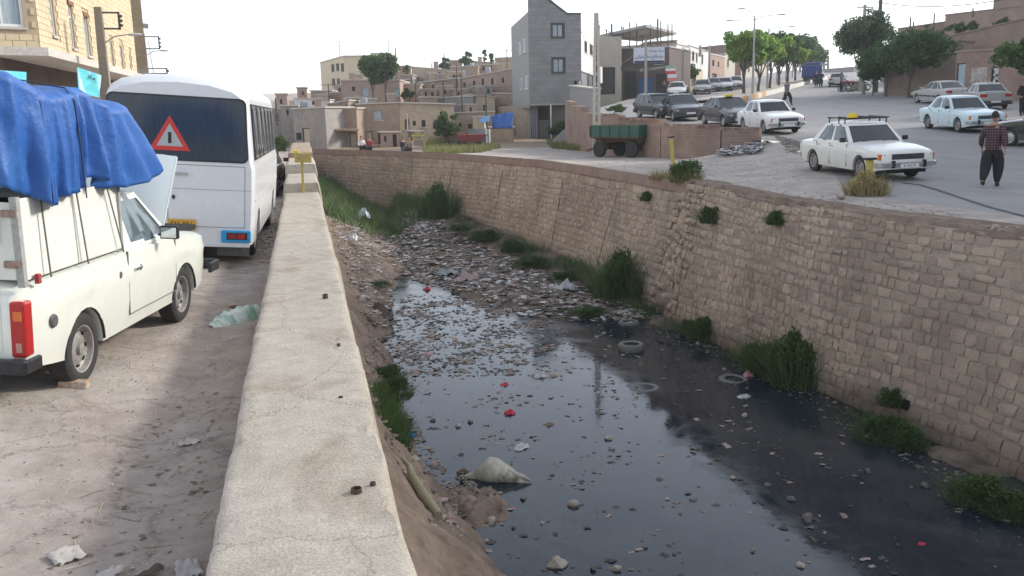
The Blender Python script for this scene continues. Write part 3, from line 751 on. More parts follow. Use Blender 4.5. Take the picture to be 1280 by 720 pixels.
def wheels(P, root, rim=steel_rim, dish='steel', n=28):
    r_ = P['rw']; wd = P.get('tw', .165)
    proto = None
    for yc in P['wy']:
        for sx in (1, -1):
            wr = bpy.data.objects.new('wheel', None)
            if proto is None:
                proto = True
                m1 = MB(); h = wd/2
                m1.lathe([(r_*.62, -h*.8), (r_*.70, -h), (r_*.9, -h*1.02), (r_*.985, -h*.8), (r_, -h*.5), (r_, h*.5), (r_*.985, h*.8), (r_*.9, h*1.02), (r_*.70, h), (r_*.62, h*.8)], n, 'x', close=False)
                ty = m1.build('tyre', rubber, None, smooth=40)
                m2 = MB().lathe([(r_*.64, h*.80), (r_*.66, h*.95), (r_*.62, h*.9), (r_*.58, h*.45), (r_*.50, h*.30), (r_*.40, h*.42), (r_*.28, h*.62), (r_*.16, h*.55), (r_*.15, h*.85), (r_*.10, h*.9), (.0001, h*.9)], n, 'x', close=False)
                ri = m2.build('rim', rim, None, smooth=40)
                hb = MB()
                for k in range(8):
                    a = 2*PI*k/8; c = Vector((h*.40, r_*.49*math.cos(a), r_*.49*math.sin(a))); hb.obox(c, (.008, 0, 0), (0, -math.sin(a)*r_*.055, math.cos(a)*r_*.055), (0, math.cos(a)*r_*.03, math.sin(a)*r_*.03))
                ho = tag(hb.build('rim_slot', black_plastic, None), kind='stuff')
                wme = MB().add([], []); parts = (ty, ri, ho)
                tyre_o = ty
                wobj = [ty, ri, ho]
            cont = bpy.data.objects.new('wheel', wheel_hub_mesh()); C.objects.link(cont); cont.parent = root; cont.location = (sx*(P['W']-wd/2-P.get('tuck', .035)), yc, r_)
            if sx < 0: cont.rotation_euler = (0, 0, PI)
            for q in wobj:
                qq = q.copy(); C.objects.link(qq); qq.parent = cont
    for q in wobj: bpy.data.objects.remove(q)
_hub = []
def wheel_hub_mesh():
    if not _hub:
        o = MB().lathe([(.05, -.06), (.05, .03)], 10, 'x').build('hub', under_dark); _hub.append(o.data); bpy.data.objects.remove(o)
    return _hub[0]
def seams(P, root, ylist, z0, z1):
    mb = MB()
    for sx in (1, -1):
        for y in ylist: mb.box(sx*(P['W']-.012) if sx > 0 else -P['W']-.004, sx*(P['W']+.004) if sx > 0 else -P['W']+.012, y-.004, y+.004, z0, z1)
    return mb
def peykan(name, label, m, group=None, rack=False, taxi=False, glass=None):
    root = thing(name, label, 'car', group=group)
    P = dict(L=4.34, W=.80, zs=.22, ra=.335, rw=.30, wy=(-1.24, 1.26), top=[(-2.17,.84),(-2.0,.86),(-1.2,.90),(-.9,.915),(.7,.915),(.78,.91),(1.4,.875),(2.0,.80),(2.17,.76)], nose_up=.10, tail_up=.16, crown=.028,
             cab=(-1.32, -.86, .18, .74, .90, 1.40, .745, .60), pillars=[(0, .13), (.50, .555), (.945, 1.0)], panes=[(.12, .51), (.55, .95)], sideglass=glass or glass_see)
    carbody(P, m, root); cabin(P, m, root, glass or glass_dark); wheels(P, root)
    mb = MB()
    for sx in (1, -1):
        for y in (.62, -.28, -1.02):
            a, b = (sx*(P['W']-.02), sx*(P['W']+.0025)) ; mb.box(min(a, b), max(a, b), y-.005, y+.005, .30 if y > -1 else .65, .86)
    tag(mb.build('door_gap', seam, root), kind='stuff')
    for sx in (1, -1):
        for y in (-.16, -.92): MB().box(min(sx*.79, sx*.825), max(sx*.79, sx*.825), y-.07, y+.07, .775, .80).build('door_handle', chrome, root, bevel=.004)
    # front
    MB().box(-.44, .44, 2.10, 2.178, .56, .70).build('grille', black_plastic, root, bevel=.01)
    mb = MB()
    for k in range(4): mb.box(-.43, .43, 2.176, 2.184, .58+.03*k, .586+.03*k)
    tag(mb.build('grille_bar', chrome, root), kind='stuff')
    for sx in (1, -1):
        a, b = sorted((sx*.46, sx*.655)); MB().box(a, b, 2.08, 2.168, .555, .70).build('headlight', clear_lens, root, bevel=.015)
        a, b = sorted((sx*.66, sx*.745)); MB().box(a, b, 2.02, 2.135, .555, .70).build('indicator', amber_lens, root, bevel=.01)
        a, b = sorted((sx*.50, sx*.74)); MB().box(a, b, -2.178, -2.10, .58, .74).build('tail_light', red_lens, root, bevel=.01)
        MB().bar((sx*.76, .62, .93), (sx*.84, .60, .96), .02).box(min(sx*.82, sx*.97), max(sx*.82, sx*.97), .55, .60, .92, 1.04).build('mirror', black_plastic, root, bevel=.01)
    for sy, nm in ((1, 'front_bumper'), (-1, 'rear_bumper')):
        mb = MB(); y = 2.19*sy
        pts = [(-.80, sy*1.95, .44), (-.80, sy*2.12, .44), (-.70, y+sy*.02, .44), (0, y+sy*.05, .44), (.70, y+sy*.02, .44), (.80, sy*2.12, .44), (.80, sy*1.95, .44)]
        for a, b in zip(pts, pts[1:]): mb.bar(a, b, .05, .11)
        bo = mb.build(nm, chrome, root, bevel=.01)
        for sx in (1, -1): MB().box(sx*.42-.035, sx*.42+.035, min(y-.0, y+sy*.085), max(y, y+sy*.085), .36, .54).build('overrider', black_plastic, root, bevel=.01)
        pl = MB().box(-.25, .25, min(y+sy*.075, y+sy*.085), max(y+sy*.075, y+sy*.085), .36, .46).build('number_plate', plate_white, root)
        tx = MB()
        for k in range(8):
            if k == 2: continue
            x = -.20+k*.056; tx.box(x-.014, x+.014, min(y+sy*.0852, y+sy*.087), max(y+sy*.0852, y+sy*.087), .385, .435)
        if taxi and sy > 0: TX = (pl, y+sy*.086)
    MB().box(-.5, .5, .70, .78, .905, .925).bar((-.1, .78, .93), (-.5, .72, .98), .015).bar((.45, .78, .93), (.05, .72, .98), .015).build('wiper', black_plastic, root)
    if rack:
        mb = MB()
        for y in (-.72, -.2, .12):
            mb.bar((-.62, y, 1.50), (.62, y, 1.50), .03)
            for sx in (-1, 1): mb.bar((sx*.60, y, 1.37), (sx*.60, y, 1.50), .025)
        for x in (-.62, -.3, 0, .3, .62): mb.bar((x, -.80, 1.52), (x, .22, 1.52), .025)
        tag(mb.build('roof_rack', black_plastic, root), kind='stuff')
    if taxi:
        dg_ = textmesh('plate_digits', '\u06f1\u06f2 \u06f5\u06f2\u06f8 \u06f4\u06f7', .085, ink, TX[0], Matrix.Translation((0, TX[1]+.002, .41)) @ Matrix.Rotation(PI, 4, 'Z') @ Matrix.Rotation(R(90), 4, 'X')); tag(dg_, kind='stuff')
        z = 1.53 if rack else 1.42
        MB().lathe([(.0, z+.12), (.05, z+.12), (.075, z+.1), (.1, z)], 14, c=(.22, .05, 0)).build('taxi_sign', mat('yellow_taxi_sign', (.75, .55, .03), .5), root, smooth=50).scale = (1.6, 1, 1)
    return root, P
def p405(name, label, m, group=None, hatch=False, taxi=False):
    root = thing(name, label, 'car', group=group)
    if hatch:
        P = dict(L=4.0, W=.80, zs=.22, ra=.32, rw=.29, wy=(-1.2, 1.2), top=[(-2.0,.86),(-1.8,.90),(.7,.93),(1.3,.86),(1.85,.76),(2.0,.70)], nose_up=.08, tail_up=.12, crown=.03,
                 cab=(-1.93, -1.62, .05, .80, .90, 1.42, .75, .60), pillars=[(0, .06), (.22, .27), (.54, .58), (.96, 1.0)], panes=[(.05, .23), (.26, .55), (.57, .97)])
    else:
        P = dict(L=4.4, W=.85, zs=.22, ra=.33, rw=.30, wy=(-1.33, 1.33), top=[(-2.2,.90),(-2.1,.96),(-1.4,.97),(.7,.93),(1.3,.86),(2.0,.74),(2.2,.68)], nose_up=.06, tail_up=.12, crown=.035,
                 cab=(-1.62, -.90, .10, .88, .93, 1.41, .79, .60), pillars=[(0, .05), (.17, .21), (.53, .57), (.96, 1.0)], panes=[(.04, .18), (.20, .54), (.56, .97)])
    L2 = P['L']/2; W = P['W']
    carbody(P, m, root); cabin(P, m, root); wheels(P, root, rim=mat('silver_hubcap', (.45, .45, .44), .4, metal=.5))
    mb = MB()
    for sx in (1, -1):
        for y in (.72, -.22, -1.05):
            a, b = sorted((sx*(W-.02), sx*(W+.0025))); mb.box(a, b, y-.005, y+.005, .32, .86)
    tag(mb.build('door_gap', seam, root), kind='stuff')
    for sx in (1, -1):
        a, b = sorted((sx*(W-.01), sx*(W+.02))); MB().box(a, b, -1.0, 1.0, .46, .54).build('side_moulding', black_plastic, root, bevel=.006)
        a, b = sorted((sx*.46, sx*.76)); MB().box(a, b, L2-.12, L2-.012, .52, .64).build('headlight', clear_lens, root, bevel=.02)
        a, b = sorted((sx*.44, sx*.80)); MB().box(a, b, -L2-.006, -L2+.1, .70, .86).build('tail_light', red_lens, root, bevel=.01)
        MB().box(min(sx*(W+.0), sx*(W+.16)), max(sx*(W+.0), sx*(W+.16)), .62, .70, .93, 1.05).build('mirror', m, root, bevel=.015)
    MB().box(-.42, .42, L2-.1, L2-.006, .54, .63).build('grille', black_plastic, root, bevel=.01)
    for sy, nm in ((1, 'front_bumper'), (-1, 'rear_bumper')):
        y = (L2)*sy; mb = MB(); pts = [(-W-.01, sy*(L2-.45), .40), (-W-.01, sy*(L2-.12), .40), (-W+.12, y+sy*.0, .40), (0, y+sy*.03, .40), (W-.12, y, .40), (W+.01, sy*(L2-.12), .40), (W+.01, sy*(L2-.45), .40)]
        for a, b in zip(pts, pts[1:]): mb.bar(a, b, .08, .2)
        mb.build(nm, mat('dark_grey_bumper', (.05, .05, .052), .6), root, bevel=.015)
        a, b = sorted((y+sy*.07, y+sy*.08)); MB().box(-.25, .25, a, b, .40, .50).build('number_plate', plate_white, root)
    if taxi: MB().box(-.20, .20, .0, .14, 1.42, 1.53).build('taxi_sign', mat('yellow_taxi_sign', (.75, .55, .03), .5), root, bevel=.02)
    return root, P
def place(root, a, b, P=None, zf=None, mid=None, roll=0):
    """stand a vehicle with its rear towards a and front towards b (ground points)"""
    a, b = Vector(a), Vector(b); d = (b-a).normalized(); c = (a+b)/2 if mid is None else Vector(mid)
    x = d.cross(Vector((0, 0, 1))).normalized(); z = x.cross(d).normalized()
    M = Matrix(((x.x, d.x, z.x, c.x), (x.y, d.y, z.y, c.y), (x.z, d.z, z.z, c.z), (0, 0, 0, 1)))
    root.matrix_world = M @ Matrix.Rotation(roll, 4, 'Y')
def on_street(p, hdg, root, zfun=None):
    """hdg: compass angle clockwise from +Y"""
    zf = zfun or z_street; d = Vector((math.sin(hdg), math.cos(hdg), 0)); p = Vector((p[0], p[1], 0))
    a = p-d*1.25; b = p+d*1.25; a.z = zf(a.x, a.y); b.z = zf(b.x, b.y)
    x = d.cross(Vector((0, 0, 1))).normalized(); l = p-x*.7; r_ = p+x*.7
    roll = math.atan2(zf(r_.x, r_.y)-zf(l.x, l.y), 1.4)
    place(root, a, b, roll=-roll)
def both(X, Y): return z_low(X, Y) if X < xa(Y) else z_street(X, Y)

GS = 'saloon cars standing on the right side road'
def by_px(px, py, dx=0, dy=0):
    p = at(px, py, .12) if py > 200 else st(px, py); return (p.x+dx, p.y+dy)
taxi, PK = peykan('saloon_car', 'cream white saloon with black roof rack and yellow taxi lamp nearest the canal wall', P_cream, rack=True, taxi=True)
on_street((14.9, 22.0), R(184), taxi, both)
c2, _ = peykan('saloon_car', 'cream white old saloon with bare roof behind the right end of the brick wall', P_white)
on_street(by_px(961, 164), R(187), c2)
c3, _ = peykan('saloon_car', 'pale blue white saloon in the middle of the road behind the walking man', P_blueish)
on_street(by_px(1199, 162), R(191), c3)
c4, _ = p405('saloon_car', 'dark saloon with yellow taxi sign tucked behind the bare cream saloon', P_dark, taxi=True)
on_street(by_px(910, 156), R(184), c4)
c5, _ = p405('saloon_car', 'black saloon facing the camera above the green trailer', P_black)
on_street(by_px(851, 149), R(189), c5)
c6, _ = p405('hatchback_car', 'dark green hatchback partly behind the black saloon facing the camera', mat('dark_green_paint', (.02, .035, .035), .25, coat=.3), hatch=True)
on_street(by_px(823, 147), R(177), c6)
MB().bar((-.6, -.5, 1.50), (-.6, .2, 1.50), .03).bar((.6, -.5, 1.50), (.6, .2, 1.50), .03).bar((-.65, -.3, 1.5), (.65, -.3, 1.5), .03).bar((-.65, .1, 1.5), (.65, .1, 1.5), .03).bar((-.6, -.3, 1.38), (-.6, -.3, 1.5), .025).bar((.6, -.3, 1.38), (.6, -.3, 1.5), .025).build('roof_rack', black_plastic, c6)
c7, _ = p405('saloon_car', 'beige silver saloon seen from behind, left of the grey saloon by the brick wall', P_silver)
on_street(by_px(1174, 129), R(9), c7)
c8, _ = p405('saloon_car', 'grey saloon seen from behind in front of the light blue door', P_grey)
on_street(by_px(1228, 135), R(24), c8)
c9, _ = p405('saloon_car', 'dark green black saloon cut off by the right edge of the photo', P_dark)
on_street((24.6, 25.3), R(340), c9)
c10, _ = p405('saloon_car', 'dark saloon with red tail lamps squeezed between the minibus and the low wall', P_black)
on_street((-1.55, 28.0), R(2), c10, z_left)
# distant parked cars, copies of the ones above
far = [(846, 121, 205, P_white, c5, P_black, 'white car parked under the red sign at the foot of the shops'),
       (878, 117, 207, P_silver, c5, P_black, 'silver car, second from the red sign in the parked row'),
       (891, 114, 208, P_grey, c5, P_black, 'grey car, third from the red sign in the parked row'),
       (906, 113, 209, P_white, c5, P_black, 'white car in the parked row just left of the striped kerb'),
       (919, 111, 209, P_silver, c5, P_black, 'pale car half hidden behind the left end of the striped kerb'),
       (1046, 108, 32, P_silver, c7, P_silver, 'silver car seen from behind next to the blue lorry uphill'),
       (1014, 103, 212, P_dark, c5, P_black, 'dark car far up the street beyond the striped kerb')]
for (px, py, h, m, src, old, lab) in far:
    c = copy_tree(src); recolor(c, old, m); c['label'] = lab; c['group'] = 'cars parked along the far street'
    on_street(by_px(px, py), R(h), c)

# ---------------------------------------------------------------- pickup with tarpaulin
P_pick = paint('cream_pickup_paint', (.76, .78, .70), .35, dust=(.50, .44, .36), dz=(.25, .7), amt=.5)
pk = thing('pickup_truck', 'cream white pickup with raised bonnet and a load box under a blue tarpaulin', 'pickup')
PP = dict(L=4.2, W=.82, zs=.28, ra=.345, rw=.30, wy=(-1.175, 1.175), top=[(-2.10,.98),(-2.0,1.01),(.2,1.01),(.80,1.0),(1.3,.97),(1.9,.90),(2.15,.84)], nose_up=.08, tail_up=.10, crown=.01, round=.03, tw=.18,
          cab=(-.28, -.20, .36, .86, 1.0, 1.50, .765, .62), pillars=[(0, .16), (.93, 1.0)], panes=[(.15, .94)], sideglass=glass_see)
carbody(PP, P_pick, pk); cabin(PP, P_pick, pk); wheels(PP, pk, n=40)
mb = MB()
for sx in (1, -1):
    for (y, z0, z1) in ((.90, .40, .98), (-.30, .40, .98)):
        a, b = sorted((sx*(.80), sx*(.8225))); mb.box(a, b, y-.0025, y+.0025, z0, z1)
    a, b = sorted((sx*.80, sx*.8225)); mb.box(a, b, -.30, .90, .397, .401)
tag(mb.build('door_gap', mat('greyed_panel_gap', (.20, .20, .18), .9), pk), kind='stuff')
for sx in (1, -1):
    MB().box(min(sx*.81, sx*.85), max(sx*.81, sx*.85), -.20, -.04, .79, .815).box(min(sx*.81, sx*.835), max(sx*.81, sx*.835), -.06, -.03, .77, .83).build('door_handle', chrome, pk, bevel=.004)
    MB().lathe([(.0, .012), (.028, .012), (.034, 0)], 16, 'x', c=(sx*.822 if sx > 0 else -.834, -.50, .80)).build('fuel_cap', mat('grey_plastic_cap', (.10, .10, .10), .5), pk, smooth=40)
    MB().lathe([(.0, .014), (.045, .014), (.055, 0)], 16, 'x', c=(sx*.822 if sx > 0 else -.836, -1.72, .66)).build('side_cap', mat('grey_plastic_cap', (.10, .10, .10), .5), pk, smooth=40)
    # tall rear lamp
    x0, x1 = sorted((sx*.70, sx*.812))
    tl = MB().box(x0, x1, -2.112, -1.99, .47, .88).build('tail_light', red_lens, pk, bevel=.02)
    MB().box(x0+.03, x1-.02, -2.118, -2.110, .74, .81).build('indicator', amber_lens, tl, bevel=.004)
    MB().box(x0+.04, x1-.03, -2.118, -2.110, .51, .58).build('reversing_lamp', mat('pinkish_lens', (.5, .25, .22), .3), tl, bevel=.004)
    # ring of black trim round each wheel arch
    arch = MB()
    for yc in PP['wy']:
        a_ = [(sx*(.805), yc+.348*math.cos(t), .30+.348*math.sin(t)) for t in np.linspace(.02, PI-.02, 20)]; arch.tube(a_, .012, 5)
    build_each(arch, 'arch_trim', black_plastic, pk)
mbx = MB(); mbx.bar((-.84, -2.17, .42), (.84, -2.17, .42), .07, .11).bar((.83, -2.19, .42), (.84, -1.98, .42), .04, .10).bar((-.83, -2.19, .42), (-.84, -1.98, .42), .04, .10)
mbx.build('rear_bumper', mat('chipped_black_bumper', (.035, .035, .04), .4, var=.5, scale=6, metal=.4), pk, bevel=.015)
mbx = MB(); mbx.bar((-.82, 2.25, .46), (.82, 2.25, .46), .07, .12).bar((.83, 2.27, .46), (.83, 1.95, .46), .04, .12).bar((-.83, 2.27, .46), (-.83, 1.95, .46), .04, .12)
mbx.build('front_bumper', MATS['chipped_black_bumper'], pk, bevel=.015)
MB().box(-.64, .64, -2.106, -2.098, .50, .96).build('tailgate', P_pick, pk, bevel=.004)
mbh = MB()
for x in (-.5, .5): mbh.box(x-.09, x+.09, -2.13, -2.106, .92, .955)
build_each(mbh, 'tailgate_hinge', chrome, pk)
# raised bonnet
h0 = Vector((0, .80, 1.03)); ang = R(49); dv = Vector((0, math.cos(ang), math.sin(ang))); nv = Vector((0, -math.sin(ang), math.cos(ang)))
rows = []
for t in np.linspace(0, .98, 8):
    rows.append([h0+dv*t+Vector((x*(.70-.05*t), 0, 0))+nv*(.02*(1-x*x)-.02*(abs(x) > .95)) for x in np.linspace(-1, 1, 11)])
bt = [[p-nv*.03 for p in r] for r in rows]
mbb = MB().grid(rows).grid(bt); mbb.bar(rows[0][10]-nv*.015, rows[-1][10]-nv*.015, .03).bar(rows[0][0]-nv*.015, rows[-1][0]-nv*.015, .03).bar(rows[-1][0]-nv*.015, rows[-1][10]-nv*.015, .03)
mbb.build('bonnet', mat('pale_bonnet_paint', (.70, .76, .76), .35, coat=.3), pk, smooth=40)
MB().bar((-.55, 1.5, .95), (-.55, 1.3, 1.5), .012).build('bonnet_stay', black_plastic, pk)
MB().box(-.66, .66, .86, 2.02, .90, .955).build('engine_bay', under_dark, pk)
mi = MB().bar((.79, .50, 1.03), (.88, .48, 1.06), .025).box(.83, 1.01, .44, .50, 1.0, 1.13).build('mirror', black_plastic, pk, bevel=.02)
MB().box(.845, .995, .434, .441, 1.015, 1.115).build('mirror_glass', mat('mirror_glass', (.5, .52, .55), .05, metal=1), mi)
# load box of sheet panels standing on the bed
m_panel = mat('dirty_white_sheet', (.70, .70, .64), .55, var=.10, scale=4, bump=.15, col2=(.52, .46, .36), w2=(.62, .8))
def panel(nm, q, th, m=m_panel, bevel=.006):
    q = [Vector(v) for v in q]; n = (q[1]-q[0]).cross(q[3]-q[0]).normalized()*th
    return MB().add(q+[v-n for v in q], [(0,1,2,3), (7,6,5,4), (0,4,5,1), (1,5,6,2), (2,6,7,3), (3,7,4,0)]).build(nm, m, pk, bevel=bevel)
for sx in (1, -1):
    ys = [-2.02, -1.18, -.34]
    for a, b in zip(ys, ys[1:]):
        q = [(sx*.785, a+.008, 1.015), (sx*.785, b-.008, 1.015), (sx*.745, b-.008, 1.60), (sx*.745, a+.008, 1.60)]
        if sx < 0: q = [q[1], q[0], q[3], q[2]]
        panel('side_panel', q, .025)
    MB().bar((sx*.77, -.33, 1.0), (sx*.75, -.33, 1.66), .04).build('corner_post', mat('grey_steel_post', (.35, .35, .33), .5, var=.3, scale=8), pk)
    MB().bar((sx*.79, -2.06, .98), (sx*.76, -2.06, 1.62), .05).build('corner_post', MATS['grey_steel_post'], pk)
for (a, b) in ((-.755, -.004), (.004, .755)):
    d = panel('rear_door', [(a, -2.075, 1.03), (b, -2.075, 1.03), (b*.99, -2.06, 1.58), (a*.99, -2.06, 1.58)], .025)
mh = MB()
for z in (1.12, 1.48): mh.box(.68, .79, -2.10, -2.07, z, z+.05).box(-.79, -.68, -2.10, -2.07, z, z+.05)
build_each(mh, 'door_hinge', mat('rusty_steel', (.28, .2, .15), .7, var=.4, scale=12), pk, bevel=.004)
# photo print of a face on the rear door
po = MB().box(.47, .64, -2.106, -2.100, 1.29, 1.52).build('photo_print', mat('photo_paper', (.50, .52, .54), .5), pk)
MB().add([(.555+.047*math.cos(a), -2.108, 1.415+.062*math.sin(a)) for a in np.linspace(0, 2*PI, 20)[:-1]], [tuple(range(19))]).build('printed_face', mat('printed_skin', (.50, .30, .24), .6), po)
MB().add([(.555+.050*math.cos(a), -2.109, 1.435+.055*math.sin(a)) for a in np.linspace(.25, PI-.25, 12)]+[(.515, -2.109, 1.455), (.595, -2.109, 1.455)][::-1], [tuple(range(12))]).build('printed_hair', ink, po)
MB().box(.49, .625, -2.109, -2.107, 1.295, 1.345).build('printed_shirt', mat('printed_shirt', (.12, .13, .16), .6), po)
MB().box(.534, .546, -2.110, -2.108, 1.423, 1.431).box(.564, .576, -2.110, -2.108, 1.423, 1.431).box(.543, .567, -2.110, -2.108, 1.385, 1.390).build('printed_features', ink, po)['kind'] = 'stuff'
# straps
m_strap = mat('grey_strap', (.12, .12, .11), .8)
ms = MB()
for (y0, y1) in ((-1.72, -1.74), (-1.16, -1.12), (-.62, -.42)): ms.bar((.765, y0, 1.70), (.832, y1, 1.0), .008, .013, up=(0, 1, 0))
build_each(ms, 'strap', m_strap, pk)
MB().box(.80, .83, -1.92, -1.88, .98, 1.05).build('tied_rag', mat('red_rag', (.35, .05, .05), .9), pk)
# tarpaulin over the high load
def tarp():
    NS = 420; cx, cy = 0.0, -1.08
    def plan(a, grow=0):        # rounded rectangle
        hx, hy = .80+grow, 1.14+grow; c, s = math.cos(a), math.sin(a); p = 7
        r_ = 1/((abs(c)/hx)**p+(abs(s)/hy)**p)**(1/p); return r_*c, r_*s
    rows = []
    lv = [0, .04, .08, .13, .19, .26, .33, .40, .47, .54, .61, .68, .74, .80, .85, .90, .94, .97, .985, 1.0]
    for k, t in enumerate(lv):
        row = []
        for i in range(NS):
            a = 2*PI*i/NS; x, y = plan(a, 0)
            fr = sstep(.2, 1.0, (y)/1.1)*.0
            zt = 2.40-.10*(y+1.1)/2.2+.05*math.sin(y*5.3+1)*1+.05*sstep(.5, -1.1, y)
            # hem: lower at the back right, rising to the front
            z0 = 1.60+.09*sstep(-.9, -1.14, y)+.06*math.sin(a*5+1)+.03*math.sin(a*13)
            z = z0+(zt-z0)*t
            ple = 1.25*(1-2*abs(math.sin(a*8.5+1.3*math.sin(a*3)+z*.35)))*.42+(1-2*abs(math.sin(a*15.5+2*math.sin(a*5+z*1.2))))*.30+(1-2*abs(math.sin(a*27+z*2.2)))*.14+.25*fbm(a*6+z*2, z*2.2, 8)
            amp = .085*(1-t)**.6*(.45+.9*abs(math.sin(a*2.5+.7)))+.016
            n = Vector((x/.8**2, y/1.14**2, 0)).normalized()
            bul = .045*(1-t)+.02*math.sin(PI*t)
            # ropes pull it in
            rp = 0
            for yr in (-.62, -.08, .52):
                rp += math.exp(-((y-yr)/.035)**2)*.035
            q = Vector((x, y, 0))+n*(ple*amp+bul-rp)
            # slack over the cab at the front right corner
            fc = max(0, sstep(.55, 1.1, y))
            q.y += fc*(1-t)*.55; q.x += fc*(1-t)*.10*(1 if x > 0 else 0)
            z += fc*(.10*(1-t)-.02*t)
            if k >= 17:
                ins = [.04, .09, .20][k-17]; q = Vector((q.x*(1-ins), q.y*(1-ins), 0)); z = zt-[.03, .008, 0][k-17]+.02*fbm(q.x*3, q.y*3, 2)
            row.append((cx+q.x, cy+q.y, z+.006*fbm(q.x*5, q.y*5, z*5)))
        rows.append(row)
    for ins, dz in ((.5, .03), (.8, .05), (.999, .05)):
        row = []
        for i in range(NS):
            a = 2*PI*i/NS; x, y = plan(a); x, y = x*(1-ins), y*(1-ins)
            row.append((cx+x, cy+y, 2.40-.10*(y+1.1)/2.2+dz+.05*fbm(x*3, y*3, 4)))
        rows.append(row)
    mb = MB().grid(rows, wrap=True)
    return mb
m_tarp = mat('blue_tarpaulin', (.026, .115, .39), .46, var=.07, scale=1.8, bump=.7, bscale=7, spec=.45, col2=(.055, .18, .45), w2=(.5, .8))
tp_ = thing('tarpaulin', 'crumpled blue tarpaulin draped over the load on the white pickup', 'tarpaulin')
sh = tarp().build('tarp_sheet', m_tarp, tp_, smooth=180, recalc=True); so = sh.modifiers.new('solid', 'SOLIDIFY'); so.thickness = .004
m_rope = mat('dark_rope', (.03, .04, .08), .8)
for yr in (-.62, -.08, .52):
    zr_ = 2.40-.10*(yr+1.1)/2.2+.05*math.sin(yr*5.3+1)+.05*sstep(.5, -1.1, yr)
    rp = MB().tube([(.86, -1.08+yr, 1.54), (.835, -1.08+yr, 1.9), (.80, -1.08+yr, zr_-.10), (.73, -1.08+yr, zr_+.0), (.4, -1.08+yr, zr_+.045), (0, -1.08+yr, zr_+.06), (-.4, -1.08+yr, zr_+.045), (-.73, -1.08+yr, zr_), (-.80, -1.08+yr, zr_-.10), (-.86, -1.08+yr, 1.54)], .006, 5); rp.build('rope', m_rope, tp_)
mc = at(97, 478, 0)
hd = R(12.2); dvec = Vector((math.sin(hd), math.cos(hd), 0)); side = Vector((math.cos(hd), -math.sin(hd), 0))
cen = Vector((mc.x, mc.y, 0))+dvec*1.175-side*.72
for o in (pk, tp_):
    o.location = (cen.x, cen.y, .03); o.rotation_euler = (R(-.3), R(3.6), -hd)
# brick chocking the rear wheel
bp_ = at(93, 487, -.01)
b = MB().box(-.11, .11, -.05, .05, 0, .06).build('brick', mat('broken_pale_brick', (.42, .27, .18), .95, var=.3, scale=12, bump=.7, col2=(.55, .45, .36)), bevel=.008); tag(b, 'pale brick chocked behind the rear wheel of the white pickup', 'brick'); b.location = (bp_.x, bp_.y, z_left(bp_.x, bp_.y)-.005); b.rotation_euler = (0, R(4), R(-6))

# ---------------------------------------------------------------- minibus
P_bus = paint('white_minibus_paint', (.74, .75, .77), .35, dz=(.3, .9), amt=.45)
bus = thing('minibus', 'white minibus with a red warning triangle in its dark rear window', 'minibus')
sec = [(.90,.30),(1.03,.30),(1.05,.34),(1.06,.60),(1.07,.95),(1.07,1.40),(1.055,1.46),(1.04,1.52),(1.0,2.0),(.965,2.40),(.95,2.47),(.90,2.55),(.78,2.625),(.45,2.70),(0,2.725)]
rows = []; L2 = 3.1
ys = set(np.round(np.linspace(-L2, L2, 40), 3)); ra, rwb = .41, .355; wyb = (-2.06+.0, 1.9)
for yc in wyb:
    for a in np.linspace(0, PI, 13): ys.add(round(yc+ra*math.cos(a), 3))
    ys.add(round(yc+ra+.004, 3)); ys.add(round(yc-ra-.004, 3))
for e in (.01, .03, .06, .10, .15, .25): ys.add(round(L2-e, 3)); ys.add(round(-L2+e, 3))
for y in sorted(ys):
    e = L2-abs(y); k = 1-.045*(1-min(1, e/.16))**2; dz = .12*(1-min(1, e/.28))**2
    zb = .30
    for yc in wyb:
        if abs(y-yc) <= ra: zb = rwb+math.sqrt(max(0, ra*ra-(y-yc)**2))
    row = []
    for x, z in sec:
        zz = max(z, zb) if z < 1.2 else z-(dz if z > 2.4 else dz*max(0, (z-1.5)/.9)*.3)
        row.append((x*k if zb <= .31 or z > .31 or True else x, y, zz))
    rows.append(row+[(-x, y_, z) for x, y_, z in row[::-1][1:]])
mbb = MB().grid(rows); n = len(rows[0]); mbb.f.append(tuple(range(n-1, -1, -1))); o_ = (len(rows)-1)*n; mbb.f.append(tuple(range(o_, o_+n)))
mbb.build('body', P_bus, bus, smooth=40, recalc=True)
MB().box(-.85, .85, -2.9, 2.9, .32, .7).build('underbody', under_dark, bus)
WB = dict(W=1.04, rw=rwb, wy=wyb, tw=.22, tuck=.03); wheels(WB, bus, n=36)
yr = -L2
def rrect(x0, x1, z0, z1, r_, n=6):
    pts = []
    for cx_, cz_, a0 in ((x1-r_, z1-r_, 0), (x0+r_, z1-r_, 90), (x0+r_, z0+r_, 180), (x1-r_, z0+r_, 270)):
        for k in range(n+1): a = R(a0+90*k/n); pts.append((cx_+r_*math.cos(a), cz_+r_*math.sin(a)))
    return pts
def rplate(nm, x0, x1, z0, z1, r_, y0, y1, m, parent, taper=0):
    pts = rrect(x0, x1, z0, z1, r_); n = len(pts)
    def fx(x, z): return x*(1-taper*(z-z0)/(z1-z0))
    V = [(fx(x, z), y0, z) for x, z in pts]+[(fx(x, z), y1, z) for x, z in pts]
    return MB().add(V, [tuple(range(n)), tuple(range(2*n-1, n-1, -1))]+[(i, (i+1) % n, n+(i+1) % n, n+i) for i in range(n)]).build(nm, m, parent, recalc=True)
rplate('window_rubber', -.98, .98, 1.50, 2.42, .09, yr-.008, yr+.02, black_plastic, bus, .04)
m_curtain = mat('dark_tinted_glass', (.035, .05, .075), .12, var=.35, scale=3, spec=.5, stretch=(9, 1, .3))
rwd = rplate('rear_window', -.955, .955, 1.525, 2.395, .075, yr-.014, yr+.0, m_curtain, bus, .04)
